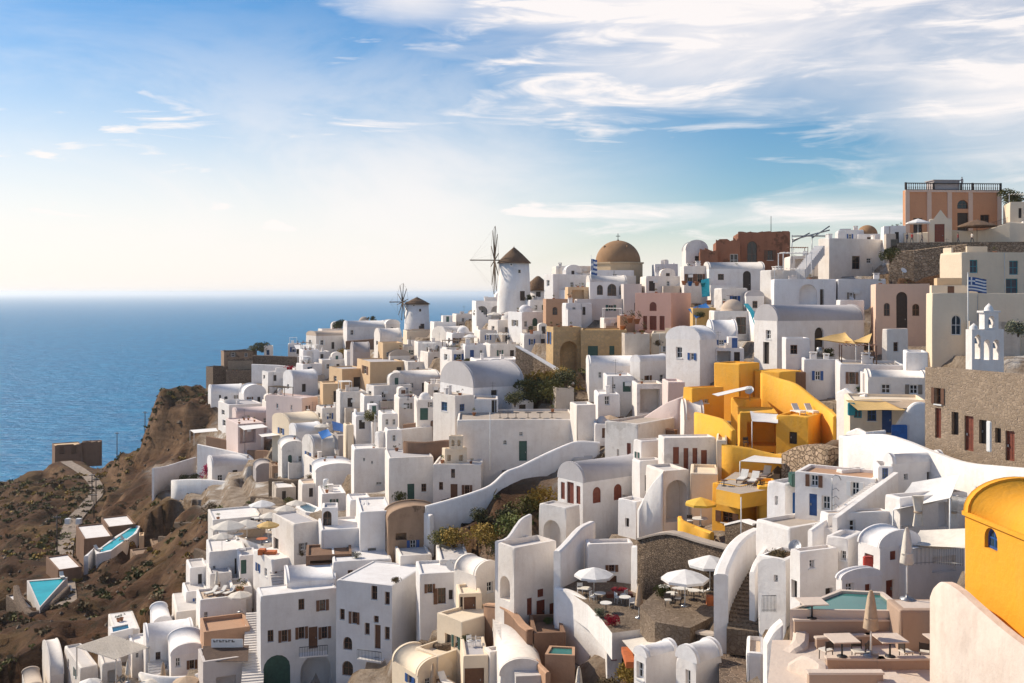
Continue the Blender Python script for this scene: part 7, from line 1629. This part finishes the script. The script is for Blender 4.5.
def streak(scale, ang, sy, lo, hi, det=6, rough=.62, dist=.6):
    mp = t.nodes.new('ShaderNodeMapping'); mp.inputs['Rotation'].default_value = (0, 0, R(ang)); mp.inputs['Scale'].default_value = (1, sy, 1); t.links.new(ae, mp.inputs['Vector'])
    n = t.nodes.new('ShaderNodeTexNoise'); n.inputs['Scale'].default_value = scale; n.inputs['Detail'].default_value = det; n.inputs['Roughness'].default_value = rough; n.inputs['Distortion'].default_value = dist; t.links.new(mp.outputs['Vector'], n.inputs['Vector'])
    return ramp(n.outputs['Fac'], lo, hi)
def blob(a0, e0, ra, re):
    x = mth('DIVIDE', mth('SUBTRACT', az, a0), ra); y = mth('DIVIDE', mth('SUBTRACT', el, e0), re)
    return mth('EXPONENT', mth('MULTIPLY', mth('ADD', mth('MULTIPLY', x, x), mth('MULTIPLY', y, y)), -1))
c1 = streak(3.0, -22, 4.0, .26, .74, 6, .52, 1.0); c2 = streak(7, -18, 6.0, .42, .76, 8, .58, 1.0); c3 = streak(3.2, 12, 2.5, .38, .62)
body = mth('MAXIMUM', mth('MULTIPLY', blob(.22, .26, .34, .10), .95), mth('MULTIPLY', blob(.48, .17, .16, .10), 1.0))
body = mth('MAXIMUM', body, mth('MULTIPLY', blob(-.12, .28, .10, .03), .8)); body = mth('MAXIMUM', body, mth('MULTIPLY', blob(.0, .17, .22, .035), .75)); body = mth('MAXIMUM', body, mth('MULTIPLY', blob(.25, .075, .35, .018), .7))
body = mth('MAXIMUM', body, mth('MULTIPLY', blob(-.40, .283, .16, .012), .95))
hole = mth('MULTIPLY', blob(.17, .135, .17, .035), .75)
hole2 = mth('MULTIPLY', blob(-.40, .235, .28, .055), 1.1)
cl = mth('ADD', mth('MULTIPLY', body, mth('ADD', .45, mth('MULTIPLY', c1, .6))), mth('MULTIPLY', mth('MULTIPLY', c2, .95), mth('ADD', .3, c3)))
cl = mth('SUBTRACT', cl, mth('MULTIPLY', mth('ADD', hole, hole2), mth('SUBTRACT', 1.15, mth('MULTIPLY', c1, .9)))); cl = mth('MINIMUM', mth('MAXIMUM', cl, 0), .94)
hz = mth('MULTIPLY', mth('SUBTRACT', 1, ramp(mth('ADD', el, mth('MULTIPLY', c3, .05)), .07, .31)), mth('SUBTRACT', 1, ramp(az, -.10, .26)))
hz2 = mth('MULTIPLY', mth('SUBTRACT', 1, ramp(el, .0, .10)), .8)
cl = mth('MAXIMUM', cl, mth('MAXIMUM', mth('MULTIPLY', hz, .86), hz2))
above = ramp(el, -.02, .0); cl = mth('MULTIPLY', cl, mth('SUBTRACT', 1, mth('MULTIPLY', ramp(el, .35, .9), .35)))
mx = t.nodes.new('ShaderNodeMix'); mx.data_type = 'RGBA'; t.links.new(cl, mx.inputs['Factor'])
hs = t.nodes.new('ShaderNodeHueSaturation'); hs.inputs['Saturation'].default_value = 1.42; hs.inputs['Value'].default_value = .41; hs.inputs['Hue'].default_value = .499; t.links.new(sky.outputs[0], hs.inputs['Color'])
t.links.new(hs.outputs[0], mx.inputs['A']); mx.inputs['B'].default_value = (3.75, 3.52, 3.42, 1)
t.links.new(mx.outputs['Result'], bg.inputs['Color']); bg.inputs['Strength'].default_value = .145
L = bpy.data.lights.new('sun', 'SUN'); L.energy = 2.6; L.angle = R(.53); L.color = (1, .89, .72)
so = bpy.data.objects.new('sun', L); COL.objects.link(so); a, e = R(SUN_AZ), R(SUN_EL)
d = Vector((math.sin(a) * math.cos(e), math.cos(a) * math.cos(e), math.sin(e))); so.rotation_euler = d.to_track_quat('Z', 'Y').to_euler(); so.location = (0, 0, 300)
# ================================================================ camera
C = bpy.data.cameras.new('camera'); C.sensor_width = 36; C.lens = 36 * F / 1024; C.shift_y = -(341.5 - HV) / 1024; C.clip_end = 500000; C.clip_start = .5
co = bpy.data.objects.new('camera', C); COL.objects.link(co); co.location = (0, 0, ZC); co.rotation_euler = (R(90), 0, 0); S.camera = co
S.view_settings.view_transform = 'Standard'; S.view_settings.look = 'None'; S.view_settings.gamma = 1; S.view_settings.exposure = .95
S.cycles.max_bounces = 6; S.cycles.diffuse_bounces = 4; S.cycles.glossy_bounces = 3; S.cycles.volume_bounces = 3; S.cycles.use_denoising = True
